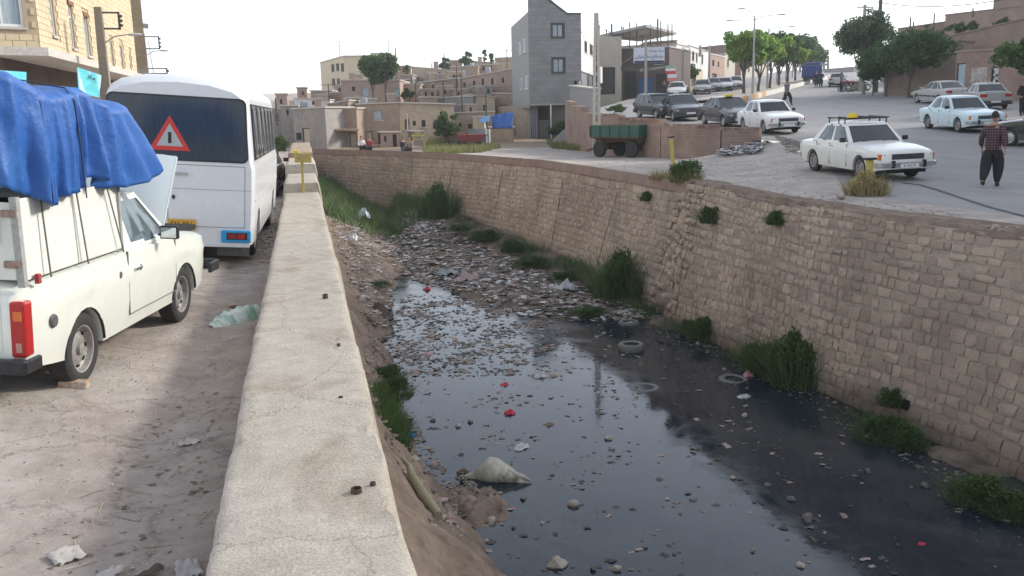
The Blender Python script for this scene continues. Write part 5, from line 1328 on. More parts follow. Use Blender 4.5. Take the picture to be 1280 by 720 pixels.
# left flank, back, right flank, roof, underside
G0 = Vector((gL.x, gL.y, 0)); ztl0 = atd(641, 36, 75).z; ztl1 = atd(662, 17, 71).z
mb = MB(); uvs = []
dl = (A0-G0).normalized(); nl = Vector((-dl.y, dl.x, 0)); hl = []; fits = []
for (a, b, c, e, k) in ((648, 53, 651, 68, 'w'), (653, 49, 657, 65, 'w'), (650, 98, 653, 112, 'w'), (656, 95, 660, 111, 'w')):
    p = plane_hit(a, b, G0, nl); q = plane_hit(c, e, G0, nl); h = ((p-G0).dot(dl), (q-G0).dot(dl), q.z, p.z); hl.append(h); fits.append(h)
wallface(G0, A0, z0u-.25, ztl0, ztl1, hl, uvs, mb)
Bk = A0+d_*Lf+n_*9; Gk = G0+Vector((ray(643,120).x, ray(643,120).y, 0)).normalized()*8; B0_ = A0+d_*Lf
wallface(B0_, Bk, znot, zt3, zt3, [], uvs, mb); wallface(Bk, Gk, z0u, zt3, ztl0, [], uvs, mb); wallface(Gk, G0, z0u, ztl0, ztl0, [], uvs, mb)
Un = A0+d_*u2
wallface(Un, Un+n_*3, z0u, znot, znot, [], uvs, mb)
mb.v = [(x-OT.x, y-OT.y, z-OT.z) for x, y, z in mb.v]; mb.uv = uvs; mb.build('side_wall', m_grside, tw)
for h in fits: fit_opening('w', Vector((G0.x-OT.x, G0.y-OT.y, 0)), dl, nl, h[0], h[1], h[2]-OT.z, h[3]-OT.z, tw, back=.06)
def PO(p, z): return (p.x-OT.x, p.y-OT.y, z-OT.z)
MB().add([PO(G0, ztl0-.4), PO(A0, zt2-.4), PO(B0_, zt2-.4), PO(Bk, zt2-.4), PO(Gk, ztl0-.4)], [(0, 1, 2, 3, 4)]).build('roof', m_grside, tw)
MB().add([PO(A0-d_*.02, ztL), PO(A0+d_*u0_, zt1), PO(A0+d_*u1, zt2), PO(A0+d_*u1+n_*.25, zt2), PO(A0+d_*u0_+n_*.25, zt1), PO(A0+n_*.25, ztL)], [(0, 1, 2, 3, 4, 5)]).bar(PO(A0+d_*u1, zt2), PO(B0_, zt2), .12).bar(PO(A0, ztL), PO(A0+d_*u1, zt2+.03), .12).build('parapet_cap', m_frame_d, tw)
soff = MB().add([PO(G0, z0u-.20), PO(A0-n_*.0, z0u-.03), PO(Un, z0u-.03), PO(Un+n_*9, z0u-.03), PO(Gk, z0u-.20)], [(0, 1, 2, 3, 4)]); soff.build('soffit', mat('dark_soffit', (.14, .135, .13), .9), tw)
MB().bar(PO(A0+d_*0, z0u-.0), PO(Un, z0u-.0), .10, .14).bar(PO(G0, z0u-.25), PO(A0, z0u-.0), .10, .14).build('slab_edge', m_grside, tw)
# recessed ground storey
for (xa_, xb_, D_, m_, nm) in ((646, 664, 73.5, AT, 'lower_side_wall'), (688, 716, 73.2, mat('dark_brick_shopfront', (.16, .145, .13), .9, var=.2, scale=2), 'lower_wall')):
    P_ = atd(xa_, 181, D_); Q_ = atd(xb_, 181, D_-.3); MB().add([PO(P_, OT.z-1), PO(Q_, OT.z-1), PO(Q_, z0u), PO(P_, z0u), PO(P_+n_*6, OT.z-1), PO(Q_+n_*6, OT.z-1), PO(Q_+n_*6, z0u), PO(P_+n_*6, z0u)], [(0,1,2,3), (5,4,7,6), (0,3,7,4), (1,5,6,2)]).build(nm, m_, tw)
for (xa_, xb_, nm, m_, par) in ((663, 673, 'metal_gate', m_door_g, 0), (674, 687, 'metal_gate', mat('dark_grey_gate', (.13, .135, .14), .6), 0)):
    P_ = atd(xa_, 181, 72.6); Q_ = atd(xb_, 181, 72.4); zt = z0u-.05 if xa_ < 670 else z0u-1.2
    g_ = MB().add([PO(P_, OT.z-.5), PO(Q_, OT.z-.5), PO(Q_, zt), PO(P_, zt), PO(P_+n_*.06, OT.z-.5), PO(Q_+n_*.06, OT.z-.5), PO(Q_+n_*.06, zt), PO(P_+n_*.06, zt)], [(0,1,2,3), (5,4,7,6), (0,3,7,4), (1,5,6,2), (3,2,6,7)]).build(nm, m_, tw)
    for k in range(4):
        t = (k+.5)/4; c = P_.lerp(Q_, t); MB().bar(PO(c-n_*.03, OT.z), PO(c-n_*.03, zt), .06).build('gate_bar', m_frame_d, g_)
P_ = atd(689, 181, 71.6); MB().tube([PO(P_, OT.z-.5), PO(P_, z0u)], .07, 8).build('post', chrome, tw)
# white wing receding to the right
wA = B0_+n_*.3; wB = atd(746, 88, 86); wB = Vector((wB.x, wB.y, 0))
mb = MB(); uvs = []; zW = atd(746, 37, 86).z
dw = (wB-wA).normalized(); nw = Vector((-dw.y, dw.x, 0)); hw = []
for (a, b, c, e) in ((730.5, 50, 734, 67), (737, 54, 741, 70)):
    p = plane_hit(a, b, wA, nw); q = plane_hit(c, e, wA, nw); hw.append(((p-wA).dot(dw), (q-wA).dot(dw), q.z, p.z))
wallface(wA, wB, atd(728, 88, 72.5).z, zt3-.3, zW, hw, uvs, mb); wallface(wB, wB+nw*6, atd(728, 88, 72.5).z, zW, zW, [], uvs, mb)
mb.v = [(x-OT.x, y-OT.y, z-OT.z) for x, y, z in mb.v]; mb.uv = uvs; mb.build('white_wing', white_r, tw)
for h in hw: fit_opening('k', Vector((wA.x-OT.x, wA.y-OT.y, 0)), dw, nw, h[0], h[1], h[2]-OT.z, h[3]-OT.z, tw, back=.08)
mb = MB(); uvs = []; wallface(wA+nw*.1, wB+nw*.1, OT.z, atd(728, 88, 72.5).z, atd(728, 88, 72.5).z, [], uvs, mb); mb.v = [(x-OT.x, y-OT.y, z-OT.z) for x, y, z in mb.v]; mb.build('wing_base', mat('mid_grey_render', (.20, .20, .21), .9, var=.1), tw)
# shop front in the notch with pinkish crates
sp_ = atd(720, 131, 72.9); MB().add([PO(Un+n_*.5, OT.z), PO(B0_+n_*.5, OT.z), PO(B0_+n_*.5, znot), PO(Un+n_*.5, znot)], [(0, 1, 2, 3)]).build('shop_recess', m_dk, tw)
for px in (717, 722, 727): c = atd(px, 130, 72.2); MB().bar(PO(c, c.z), PO(c, znot), .07).build('shop_post', chrome, tw)
for k, px in enumerate((718.5, 724)):
    c = atd(px, 126, 72.0); o = MB().box(-.2, .2, -.2, .2, -.3, .3).build('crate', mat('pinkish_crate', (.55, .30, .24), .7), None, bevel=.02); o.location = c; tag(o, ['pinkish crate at the shop in the notch of the grey tower, left one', 'pinkish crate at the shop in the notch of the grey tower, right one'][k], 'crate')
bd = atd(740, 94, 80); o = MB().obox((0, 0, 0), dw*.9, nw*.05, Vector((0, 0, .7))).build('sign_board', white_paint); o.location = bd-nw*.8; tag(o, 'small white board on the side of the grey tower block', 'sign')

# concrete ledge by the tower and the brick retaining wall between road and path
m_wallbrick = brickmat('reddish_wall_brick', (.35, .235, .19), (.29, .20, .16), (.33, .265, .22), .24, .12, .014, scale=.8, var=.25, stain=None)
bw = thing('brick_retaining_wall', 'stepped reddish brick wall holding up the road behind the green trailer', 'wall', (15, 45, 0))
OB = Vector((15, 45, 0))
line = [(18.6, 32.3), (18.3, 34.0), (16.0, 34.7), (15.15, 37), (14.9, 41), (14.95, 45), (15.6, 50), (16.35, 54.8), (16.8, 57.0), (19.5, 61.5)]
def along(pts):
    out = [0]
    for a, b in zip(pts, pts[1:]): out.append(out[-1]+math.hypot(b[0]-a[0], b[1]-a[1]))
    return out
al = along(line); 
def lp(s):
    for k in range(len(line)-1):
        if s <= al[k+1]+1e-6: t = (s-al[k])/(al[k+1]-al[k]); return Vector((line[k][0]+(line[k+1][0]-line[k][0])*t, line[k][1]+(line[k+1][1]-line[k][1])*t, 0))
    return Vector((*line[-1], 0))
# top height from the steps seen above the path
steps = [(0, .62), (1.7, .66), (1.75, 1.28), (3.3, 1.30), (3.35, 1.42), (6.4, 1.50), (6.45, 1.68), (11, 1.75), (11.05, 1.85), (14.5, 1.95), (14.55, 2.05), (18.5, 2.1), (18.55, 2.45), (22.4, 2.55), (22.45, 2.75), (26, 2.9), (31.5, 3.2)]
segs = list(zip(steps[::2], steps[1::2]))
s_prev = 0
for k in range(0, len(steps)-1, 2):
    s0, z0_ = steps[k]; s1, z1_ = steps[k+1]; s1 = min(s1, al[-1])
    if s1 <= s0: continue
    mb = MB(); uvs = []; n = max(2, int((s1-s0)/1.0)+1)
    ss = np.linspace(s0, s1, n); rowsx = []
    for s in ss:
        p = lp(s); q = lp(min(al[-1], s+.2))-lp(max(0, s-.2)); q.normalize(); nn = Vector((q.y, -q.x, 0))
        if nn.x > 0: nn = -nn
        if nn.y > .5: nn = -nn
        z = z0_+(z1_-z0_)*(s-s0)/(s1-s0)+.02*nz(s*2, 3); a = p+nn*.10; b = p-nn*.28
        rowsx.append((a, b, z, s))
    for (a, b, z, s) in rowsx:
        for (q, zz, vv) in ((a+ (a-b)*.12, -1.2, -1.2), (a, z, z), (b, z, z+.38), (b, -1.2, z+1.5)): mb.v.append((q.x-OB.x, q.y-OB.y, zz)); uvs.append((s, vv))
    for i in range(n-1):
        for j in range(3): a_ = i*4+j; mb.f.append((a_, a_+1, a_+5, a_+4))
    mb.f.append((0, 1, 2, 3)); o_ = (n-1)*4; mb.f.append((o_+3, o_+2, o_+1, o_)); mb.uv = uvs
    mb.build('wall_section', m_wallbrick, bw)
    # coping bricks on the nearer steps, one by one
    if s0 < 12:
        s = s0+.06
        while s < s1-.05:
            p = lp(s); q = (lp(min(al[-1], s+.1))-lp(max(0, s-.1))).normalized(); nn = Vector((q.y, -q.x, 0)); 
            if nn.x > 0: nn = -nn
            if nn.y > .5: nn = -nn
            z = z0_+(z1_-z0_)*(s-s0)/(s1-s0)
            if rng.random() > .08: MB().obox((p.x-nn.x*.09-OB.x, p.y-nn.y*.09-OB.y, z+.04), q*.046, nn*.21, Vector((0, 0, .045+rng.uniform(-.008, .01)))).build('coping_brick', m_stone if rng.random() < .15 else mat('coping_brick_red', (.30, .20, .155), .95, var=.3, scale=6, objr=.25), bw)
            s += .115
for px, py in ((886, 190), (908, 174), (950, 187)): c = at(px, py, .7)
ledge = house('pale concrete ledge wall at the top end of the brick wall by the tower', 712, 741, 108, 112, 142, 70, 60, .5, m_grside, name='ledge_wall', cat='wall', dig=1.5)
a = at(682, 183, -.15); b = at(714, 158, 1.2)
o = MB().add([(a.x, a.y, a.z), (b.x, b.y, b.z+.25), (b.x+.25, b.y+.3, b.z+.25), (a.x+.25, a.y+.3, a.z), (a.x, a.y, a.z-1), (b.x, b.y, b.z-2), (b.x+.25, b.y+.3, b.z-2), (a.x+.25, a.y+.3, a.z-1)], [(0,1,2,3), (0,4,5,1), (1,5,6,2), (2,6,7,3), (3,7,4,0)]).build('stair_kerb', m_grside); tag(o, 'slanting pale concrete edge beside the tower gate', 'kerb')

# left street side: corner building with cladding
CLX = -9.6
lb = thing('corner_building', 'sunlit beige clad apartment building on the left behind the pickup', 'building', (-9, 24, 0))
OL = Vector((-9, 24, 0))
cA = atd(47, 40, 24); X0 = cA.x
fy0 = cA.y; fend = None
d168 = ray(168, 60); t = X0/d168.x; fy1 = (d168*t).y
zs_ = atd(47, 60, 24).z
m_beige = mat('beige_wall_base', (.42, .33, .22), .9, var=.1)
m_clad = mat('beige_cladding_block', (.60, .49, .33), .8, var=.08, scale=5, bump=.25, bscale=20, island=.07, objr=.07, spec=.2)
F0 = Vector((X0, fy0, 0)); F1 = Vector((X0, fy1, 0)); zt_ = zs_+7.2
Cn = F0+Vector((-6.2, -3.0, 0))       # the corner face that looks at the camera
mb = MB(); uvs = []
def facade(P_, Q_, z0, z1, holes): return wallface(P_, Q_, z0, z1, z1, holes, uvs, mb, thick=.25)
df = Vector((0, 1, 0)); nf = Vector((-1, 0, 0)); fits = []
hR = []
for (a, b, c, e) in ((60, -6, 71, 44), (85, 8, 95, 60), (104, 22, 114, 69), (137, 52, 143, 84), (149, 58, 155, 88), (161, 66, 164, 84)):
    p0 = plane_hit(a, b, F0, nf); p1 = plane_hit(c, e, F0, nf); tt = plane_hit((a+c)/2, b, F0, nf).z; bb = plane_hit((a+c)/2, e, F0, nf).z
    hR.append((p0.y-fy0, p1.y-fy0, bb, tt))
facade(F0, F1, zs_, zt_, hR)
dc = (F0-Cn).normalized(); nc = Vector((-dc.y, dc.x, 0)); p0 = plane_hit(-30, -6, F0, nc); p1 = plane_hit(31, 34, F0, nc)
hC = [((p0-Cn).dot(dc), (p1-Cn).dot(dc), p1.z, p1.z+2.0)]
facade(Cn, F0, zs_, zt_, hC)
Bq = F1+Vector((-12, 0, 0)); Cq = Cn+Vector((-6, 6, 0)); facade(F1, Bq, zs_-5, zt_, []); facade(Bq, Cq, 0, zt_, []); facade(Cq, Cn, 0, zt_, [])
mb.add([(F0.x, F0.y, zt_), (F1.x, F1.y, zt_), (Bq.x, Bq.y, zt_), (Cq.x, Cq.y, zt_), (Cn.x, Cn.y, zt_)], [(0, 1, 2, 3, 4)]); uvs += [(0, 0)]*5
mb.v = [(x-OL.x, y-OL.y, z) for x, y, z in mb.v]; mb.uv = uvs; mb.build('wall', m_beige, lb)
for h in hR: fit_opening('w', F0-OL, df, nf, *h, lb, back=.10)
fit_opening('w', Cn-OL, dc, nc, *hC[0], lb, back=.10)
for h in hR[:3]:
    MB().box(X0-OL.x+.01, X0-OL.x+.05, fy0+h[0]-OL.y-.1, fy0+h[1]-OL.y+.1, h[3], h[3]+.12).build('lintel', mat('brown_lintel', (.22, .10, .06), .8), lb)
# cladding blocks
blk = []
def clad(P_, dd, nn, L_, holes):
    z = zs_+.02; r_ = 0
    while z < zt_-.1:
        u = .02+(.16 if r_ % 2 else 0)
        if r_ % 2: u = .02
        u -= (.15 if r_ % 2 else 0); u = max(.02, u)
        first = .17 if r_ % 2 else .32
        w_ = first
        while u < L_-.05:
            ww = min(w_, L_-.02-u)
            if not any(u+ww > h[0]-.02 and u < h[1]+.02 and z+.165 > h[2]-.02 and z < h[3]+(.12 if True else 0) for h in holes) and ww > .05:
                c = P_+dd*(u+ww/2)-nn*.012; blk.append((c.x, c.y, z+.08, dd, nn, ww))
            u += ww+.008; w_ = .32
        z += .168; r_ += 1
clad(F0, df, nf, (F1-F0).length, hR); clad(Cn, dc, nc, (F0-Cn).length, hC)
blk.sort(key=lambda b: (Vector((b[0], b[1], b[2]-CZ))).length)
base = MB().box(-.5, .5, -.5, .5, -.5, .5).build('cladding_block', m_clad); bme = base.data; bpy.data.objects.remove(base)
n_ = 0; restb = MB()
for (x, y, z, dd, nn, ww) in blk:
    if n_ < 290 and visible(Vector((x, y, z))):
        o = bpy.data.objects.new('cladding_block', bme); C.objects.link(o); o.parent = lb
        M = Matrix(((dd.x*(ww-.006), nn.x*.03, 0, x-OL.x), (dd.y*(ww-.006), nn.y*.03, 0, y-OL.y), (0, 0, .158, z), (0, 0, 0, 1)))
        o.matrix_local = M; n_ += 1
    elif visible(Vector((x, y, z))): restb.obox((x-OL.x, y-OL.y, z), dd*(ww-.006)/2, nn*.015, Vector((0, 0, .079)))
if restb.v: tag(restb.build('cladding_blocks', m_clad, lb), kind='stuff')
# projecting slab, dark brick ground storey
m_slab = mat('grimy_white_slab', (.52, .48, .43), .9, var=.25, scale=3)
sl = MB(); P4 = [Cn+Vector((-.3, -.35, 0)), F0+Vector((.28, -.30, 0)), F1+Vector((.28, 0, 0)), F1+Vector((-11, 0, 0)), Cn+Vector((-6, 5, 0))]
sl.add([(p.x-OL.x, p.y-OL.y, zs_-.22) for p in P4]+[(p.x-OL.x, p.y-OL.y, zs_-.002) for p in P4], [(4,3,2,1,0), (5,6,7,8,9), (0,1,6,5), (1,2,7,6), (2,3,8,7), (3,4,9,8), (4,0,5,9)]); sl.build('slab', m_slab, lb)
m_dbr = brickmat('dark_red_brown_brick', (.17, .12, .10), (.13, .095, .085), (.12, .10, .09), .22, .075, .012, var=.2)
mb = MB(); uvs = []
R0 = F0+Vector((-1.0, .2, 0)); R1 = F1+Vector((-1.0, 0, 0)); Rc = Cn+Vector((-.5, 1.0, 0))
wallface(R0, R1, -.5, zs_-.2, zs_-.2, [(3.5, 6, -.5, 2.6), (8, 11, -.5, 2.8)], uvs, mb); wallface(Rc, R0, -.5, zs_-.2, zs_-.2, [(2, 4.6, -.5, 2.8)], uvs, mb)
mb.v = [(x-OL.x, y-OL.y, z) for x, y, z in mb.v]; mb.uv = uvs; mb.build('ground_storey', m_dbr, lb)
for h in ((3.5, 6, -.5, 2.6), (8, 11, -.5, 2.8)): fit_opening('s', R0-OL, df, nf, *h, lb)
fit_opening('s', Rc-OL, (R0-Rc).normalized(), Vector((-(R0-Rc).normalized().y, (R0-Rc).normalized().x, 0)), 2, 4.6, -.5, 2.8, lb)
# turquoise banners
m_turq = mat('turquoise_banner', (.10, .52, .60), .5, col2=(.62, .74, .70), scale=.9, w2=(.5, .66))
def banner(pts, label, words=None):
    A_ = pts[0]; bn = thing('banner', label, 'banner', A_)
    V = [p-A_ for p in pts]; nrm = (V[1]-V[0]).cross(V[3]-V[0]).normalized()*.02
    s_ = MB().add(V+[v+nrm for v in V], [(0,1,2,3), (7,6,5,4), (0,4,5,1), (1,5,6,2), (2,6,7,3), (3,7,4,0)]).build('sheet', m_turq, bn, recalc=True)
    return bn, V
b1, V = banner([atd(97, 84, 23), atd(127, 94, 25), atd(124, 122, 25), atd(99, 116, 23)], 'turquoise and white banner with dark lettering hung below the slab near the pole')
dx = (V[1]-V[0]); L_ = dx.length; dx.normalize(); up = Vector((0, 0, 1)); nrm = dx.cross(up).normalized(); up = nrm.cross(dx); 
if up.z < 0: up = -up
nn_ = dx.cross(up)
def frame_m(c, x, y): z = x.cross(y); return Matrix(((x.x, y.x, z.x, c.x), (x.y, y.y, z.y, c.y), (x.z, y.z, z.z, c.z), (0, 0, 0, 1)))
c = (V[0]+V[1])/2-up*.16-nrm*0+nn_*.03
textmesh('lettering', '\ufea9\ufe8e\ufed4\ufefb\ufe8d \ufeb3\ufeed\ufea1', .16, ink, b1, frame_m(c, dx, up), .003)
b2, V = banner([atd(-30, 86, 21), atd(33, 90, 23), atd(33, 112, 23), atd(-30, 112, 21)], 'turquoise banner strip hung above the blue tarpaulin at the left edge')
# second building: narrow brick end with concrete bands
m_ybr = brickmat('yellow_brown_brick', (.36, .27, .17), (.29, .22, .14), (.33, .29, .24), .22, .075, .012, var=.2)
yb = house('tall yellow brown brick building end behind the beige clad building', 148, 185, -60, -60, 95, 43.4, 44.0, 10, m_ybr, name='brick_building', cat='building', dig=6, left=[], roof='none')
OY = yb.location
for py in (30, 88): 
    a = atd(149, py-2, 43.35)-OY; b = atd(185.3, py+3, 43.95)-OY; MB().bar(a, b, .12, .22).build('concrete_band', concrete_far, yb)
wb_ = house('white balcony block between the beige building and the brick end', 128, 152, -60, -60, 40, 42.6, 43.0, 6, white_r, wins=[('w', 133, -8, 139, 24), ('w', 142, -8, 149, 34)], name='balcony_block', cat='balcony', dig=1, roof='none')
# ---------------------------------------------------------------- shops along the uphill street
GSH = 'shops and flats along the left side of the uphill street'
tanc = mat('tan_cement', (.42, .38, .32), .9, var=.15, scale=.8, bump=.2, stretch=(3, 3, .4))
un = house('unfinished concrete house with bare rebar posts behind the concrete pole', 748, 777, 46, 47, 128, 84, 84, 9, tanc, name='unfinished_house', cat='building', right=[('o', 779, 57, 783, 68), ('o', 786, 60, 789, 74)], roof='none', wins=[('o', 751, 84, 769, 118)])
O_ = un.location
def W(px, py, D): return atd(px, py, D)-O_
# roof slab on steel posts, seen from below
a, b, c, e = W(750, 47, 84), W(808, 34, 84), W(846, 43, 96), W(800, 52, 98)
MB().add([a, b, c, e, a+Vector((0, 0, .25)), b+Vector((0, 0, .25)), c+Vector((0, 0, .25)), e+Vector((0, 0, .25))], [(3,2,1,0), (4,5,6,7), (0,1,5,4), (1,2,6,5), (2,3,7,6), (3,0,4,7)]).build('roof_slab', concrete_far, un)
m_steel = mat('rusty_steel_column', (.14, .10, .085), .8, var=.2)
for px, y0, y1, D in ((749, 50, 31, 84), (764.5, 46, 30, 84), (779, 44, 33, 86), (787, 60, 28, 85), (796, 60, 29, 86), (803, 60, 45, 86), (813, 60, 30, 86), (822, 61, 24, 86), (826, 61, 26, 88), (835, 60, 30, 90), (840, 60, 30, 92), (758, 47, 37, 85), (777, 47, 33, 88)):
    MB().bar(W(px, y0, D), W(px, y1, D), .14 if (px in (822, 764.5)) else .09).build('rebar_column', m_steel, un)
for k in range(3): MB().bar(W(806, 52+k*3, 86), W(822, 44+k*2, 86), .05).build('brace', m_steel, un)
MB().add([W(766, 82, 84), W(800, 86, 82), W(836, 82, 84), W(836, 84, 84), W(800, 90, 82), W(766, 86, 84)], [(0, 1, 4, 5), (1, 2, 3, 4)]).build('shop_beam', m_frame_d, un)
sh = house('dark open shop of building materials under the white signboard', 777, 836, 62, 60, 126, 88, 86, 8, mat('dark_purple_brick', (.13, .10, .095), .9, var=.2), wins=[('T', 797, 96, 816, 122), ('o', 780, 90, 795, 122), ('k', 819, 68, 828, 80), ('o', 820, 92, 832, 120)], name='shop', cat='shop', group=GSH, zbase=2.8)
# white sign with its Persian words
sg = thing('signboard', 'white shop signboard with Persian lettering on the unfinished building', 'sign', atd(792, 79, 83))
A_ = atd(792, 79.5, 83); B_ = atd(830.5, 79, 83); T_ = atd(792, 60.5, 83)
dx = (B_-A_); dx.z = 0; wS = dx.length; dx.normalize(); up = Vector((0, 0, 1)); hS = T_.z-A_.z
MB().obox(dx*wS/2+up*hS/2, dx*wS/2, Vector((-dx.y, dx.x, 0))*.06, up*hS/2).build('board', mat('bluish_white_board', (.60, .63, .70), .6), sg)
nrm = Vector((dx.y, -dx.x, 0))
navy = mat('navy_sign_ink', (.02, .025, .09), .6)
FORM = {}
def shape(s):
    """join Persian letters by hand: presentation forms, then right to left"""
    T = {'\u0627': ('\ufe8d', '\ufe8e', None, None), '\u0628': ('\ufe8f', '\ufe90', '\ufe91', '\ufe92'), '\u062a': ('\ufe95', '\ufe96', '\ufe97', '\ufe98'), '\u062d': ('\ufea1', '\ufea2', '\ufea3', '\ufea4'), '\u062e': ('\ufea5', '\ufea6', '\ufea7', '\ufea8'),
         '\u0632': ('\ufeaf', '\ufeb0', None, None), '\u0631': ('\ufead', '\ufeae', None, None), '\u0633': ('\ufeb1', '\ufeb2', '\ufeb3', '\ufeb4'), '\u0635': ('\ufeb9', '\ufeba', '\ufebb', '\ufebc'), '\u0644': ('\ufedd', '\ufede', '\ufedf', '\ufee0'), '\u0645': ('\ufee1', '\ufee2', '\ufee3', '\ufee4'),
         '\u0646': ('\ufee5', '\ufee6', '\ufee7', '\ufee8'), '\u0648': ('\ufeed', '\ufeee', None, None), '\u06cc': ('\ufbfc', '\ufbfd', '\ufbfe', '\ufbff'), '\u06a9': ('\ufb8e', '\ufb8f', '\ufb90', '\ufb91'), '\u06af': ('\ufb92', '\ufb93', '\ufb94', '\ufb95'), '\u0626': ('\ufe89', '\ufe8a', '\ufe8b', '\ufe8c')}
    out = ''
    for i, ch in enumerate(s):
        if ch not in T: out += ch; continue
        pv = i > 0 and s[i-1] in T and T[s[i-1]][2] is not None; nx = i+1 < len(s) and s[i+1] in T and T[ch][2] is not None
        out += T[ch][3 if pv and nx else 1 if pv else 2 if nx else 0]
    return out[::-1]
l1 = shape('\u0633\u0646\u06af \u0645\u0648\u0632\u0627\u0626\u06cc\u06a9 \u0648'); l2 = shape('\u0645\u0635\u0627\u0644\u062d \u0633\u0627\u062e\u062a\u0645\u0627\u0646\u06cc')
textmesh('lettering', l1, .32, navy, sg, frame_m(dx*wS*.68+up*hS*.78+nrm*.07, dx, up), .01, xs=.8)
textmesh('lettering', l2, .44, navy, sg, frame_m(dx*wS*.50+up*hS*.42+nrm*.07, dx, up), .012, xs=.85)
MB().obox(dx*wS/2+up*.10+nrm*.065, dx*wS*.48, nrm*.01, up*.09).build('lower_stripe', navy, sg)
# flags / round red and white signs
def disc_sign(px, py, D, w_, h_, cols, label):
    c = atd(px, py, D); s = thing('flag_sign', label, 'sign', c); k = len(cols)
    for i, m in enumerate(cols): MB().box(-w_/2, w_/2, -.03, .03, h_/2-h_*(i+1)/k, h_/2-h_*i/k).build('stripe', m, s)
    MB().tube([(0, .05, h_/2), (0, .05, -h_/2-2.2)], .04, 6).build('pole', steel_rim, s); return s
mg_, mw_, mr_ = mat('flag_green', (.25, .42, .36), .7), mat('flag_white', (.75, .75, .75), .7), mat('flag_red', (.62, .04, .06), .7)
disc_sign(838, 87, 84, 1.0, .75, [mg_, mw_, mr_], 'green white and red striped sign at the shop corner')
s2 = disc_sign(840, 97, 84, .9, .6, [mw_, mat('pinkish_red', (.65, .20, .22), .7)], 'pink and white sign hanging below the striped sign')
house('brick upper house with pale gable wall behind the signboard', 806, 846, 54, 51, 70, 98, 98, 6, m_wallbrick, name='house', cat='house', group=GSH, dig=3)
house('white flats with tall windows right of the red signs', 845, 861, 56, 60, 118, 92, 97, 8, white_r, wins=[('k', 848, 66, 850, 76), ('k', 853, 67, 855, 77), ('k', 848, 85, 850, 93)], name='shop', cat='shop', group=GSH, right=[])
wf = house('white three bay flats with yellowish lower walls in the shop row', 861, 886, 58, 66, 112, 98, 108, 9, white_r, wins=[('k', 865, 64, 868, 76), ('k', 870, 66, 872, 78), ('k', 877, 68, 879, 80), ('p', 864, 90, 876, 106)], name='shop', cat='shop', group=GSH)
house('yellow stone lower shop front jutting out under the white flats', 860, 878, 86, 88, 116, 96, 102, 3, yel, wins=[('o', 864, 96, 870, 108)], name='shop', cat='shop', group=GSH, roof='none')
house('grey and pink flats beyond the white flats', 886, 905, 68, 72, 108, 112, 122, 9, AP, wins=[('k', 890, 75, 893, 83), ('k', 897, 77, 899, 84), ('o', 890, 92, 896, 104)], name='shop', cat='shop', group=GSH, cop=white_r)
house('pale narrow flats before the dark brick block', 905, 917, 68, 70, 106, 126, 134, 9, tanc, wins=[('k', 909, 76, 911, 84)], name='shop', cat='shop', group=GSH)
house('dark red brick block with stepped roof at the left of the trees', 903, 926, 57, 60, 100, 150, 152, 12, mat('dark_red_brick_far', (.20, .115, .10), .9, var=.15), wins=[('k', 918, 66, 921, 72)], name='house', cat='house', group=GSH)
house('far row of pale shops behind the median trees', 915, 960, 72, 80, 104, 150, 172, 9, tanc, wins=[('k', 922, 82, 924, 88), ('k', 935, 84, 937, 90)], name='shop', cat='shop', group=GSH)
# frame building far up the street
fb = thing('frame_building', 'bare concrete frame of a building under construction at the end of the street', 'building', atd(1026, 96, 190))
Of = atd(1026, 96, 190)
for py in (70.5, 80): a = atd(1016, py, 190)-Of; b = atd(1036.5, py+.5, 190)-Of; MB().obox((a+b)/2+Vector((0, 4, 0)), (b-a)/2, Vector((0, 4, 0)), Vector((0, 0, .18))).build('slab', concrete_far, fb)
for px in (1018, 1025, 1030, 1035):
    for dy in (0, 8): MB().bar(atd(px, 71, 190)-Of+Vector((0, dy, 0)), atd(px, 97, 190)-Of+Vector((0, dy, 0)), .4).build('column', concrete_far, fb)
house('low far wall closing the street end', 1030, 1066, 87, 84, 100, 175, 170, 5, AG, name='house', cat='house')

# ---------------------------------------------------------------- right hillside
GR = 'earth coloured compound walls stacked up the slope on the right'
mR1 = mat('hill_wall_brown', (.345, .255, .20), .97, var=.14, scale=.5, bump=.7, bscale=4, col2=(.29, .22, .175), spec=.1)
mR2 = brickmat('hill_brick', (.335, .235, .185), (.285, .205, .165), (.29, .24, .20), .22, .075, .02, var=.2, scale=.7)
def RH(label, *a, **k): k.setdefault('group', GR); k.setdefault('cop', mR1); k.setdefault('name', 'compound_wall'); k.setdefault('cat', 'wall'); return house(label, *a, **k)
RH('topmost brown house block at the upper right corner', 1239, 1330, -6, -14, 40, 96, 92, 8, mR2, name='house', cat='house')
RH('long upper wall house stepping up to the right corner block', 1179, 1290, 20, 7, 60, 94, 90, 8, mR1, name='house', cat='house', right=[], wins=[('k', 1197, 31, 1199, 36)])
RH('lower wing wall left of the long upper house', 1121, 1181, 37, 28, 70, 98, 96, 7, mR1, name='house', cat='house', wins=[('k', 1157, 40, 1160, 47), ('k', 1178, 37, 1181, 45)])
RH('smooth mud wall with sloping top behind the compound', 1184, 1330, 47, 12, 100, 72, 66, 3, mR1)
RH('brick wall running down behind the dark tree', 1104, 1193, 86, 52, 124, 72, 68, 3, mR2)
RH('small flat roof with pale edge over the brick wall', 1160, 1188, 49, 49, 60, 75, 75, 4, mR1, cop=m_lime)
cw = RH('compound wall with light blue double door and white graffitied door', 1191, 1330, 67, 58, 140, 62, 54, 4, m_wallbrick, wins=[('B', 1194.5, 79, 1206, 117), ('x', 1238.5, 84, 1247.5, 112)], coph=.14)
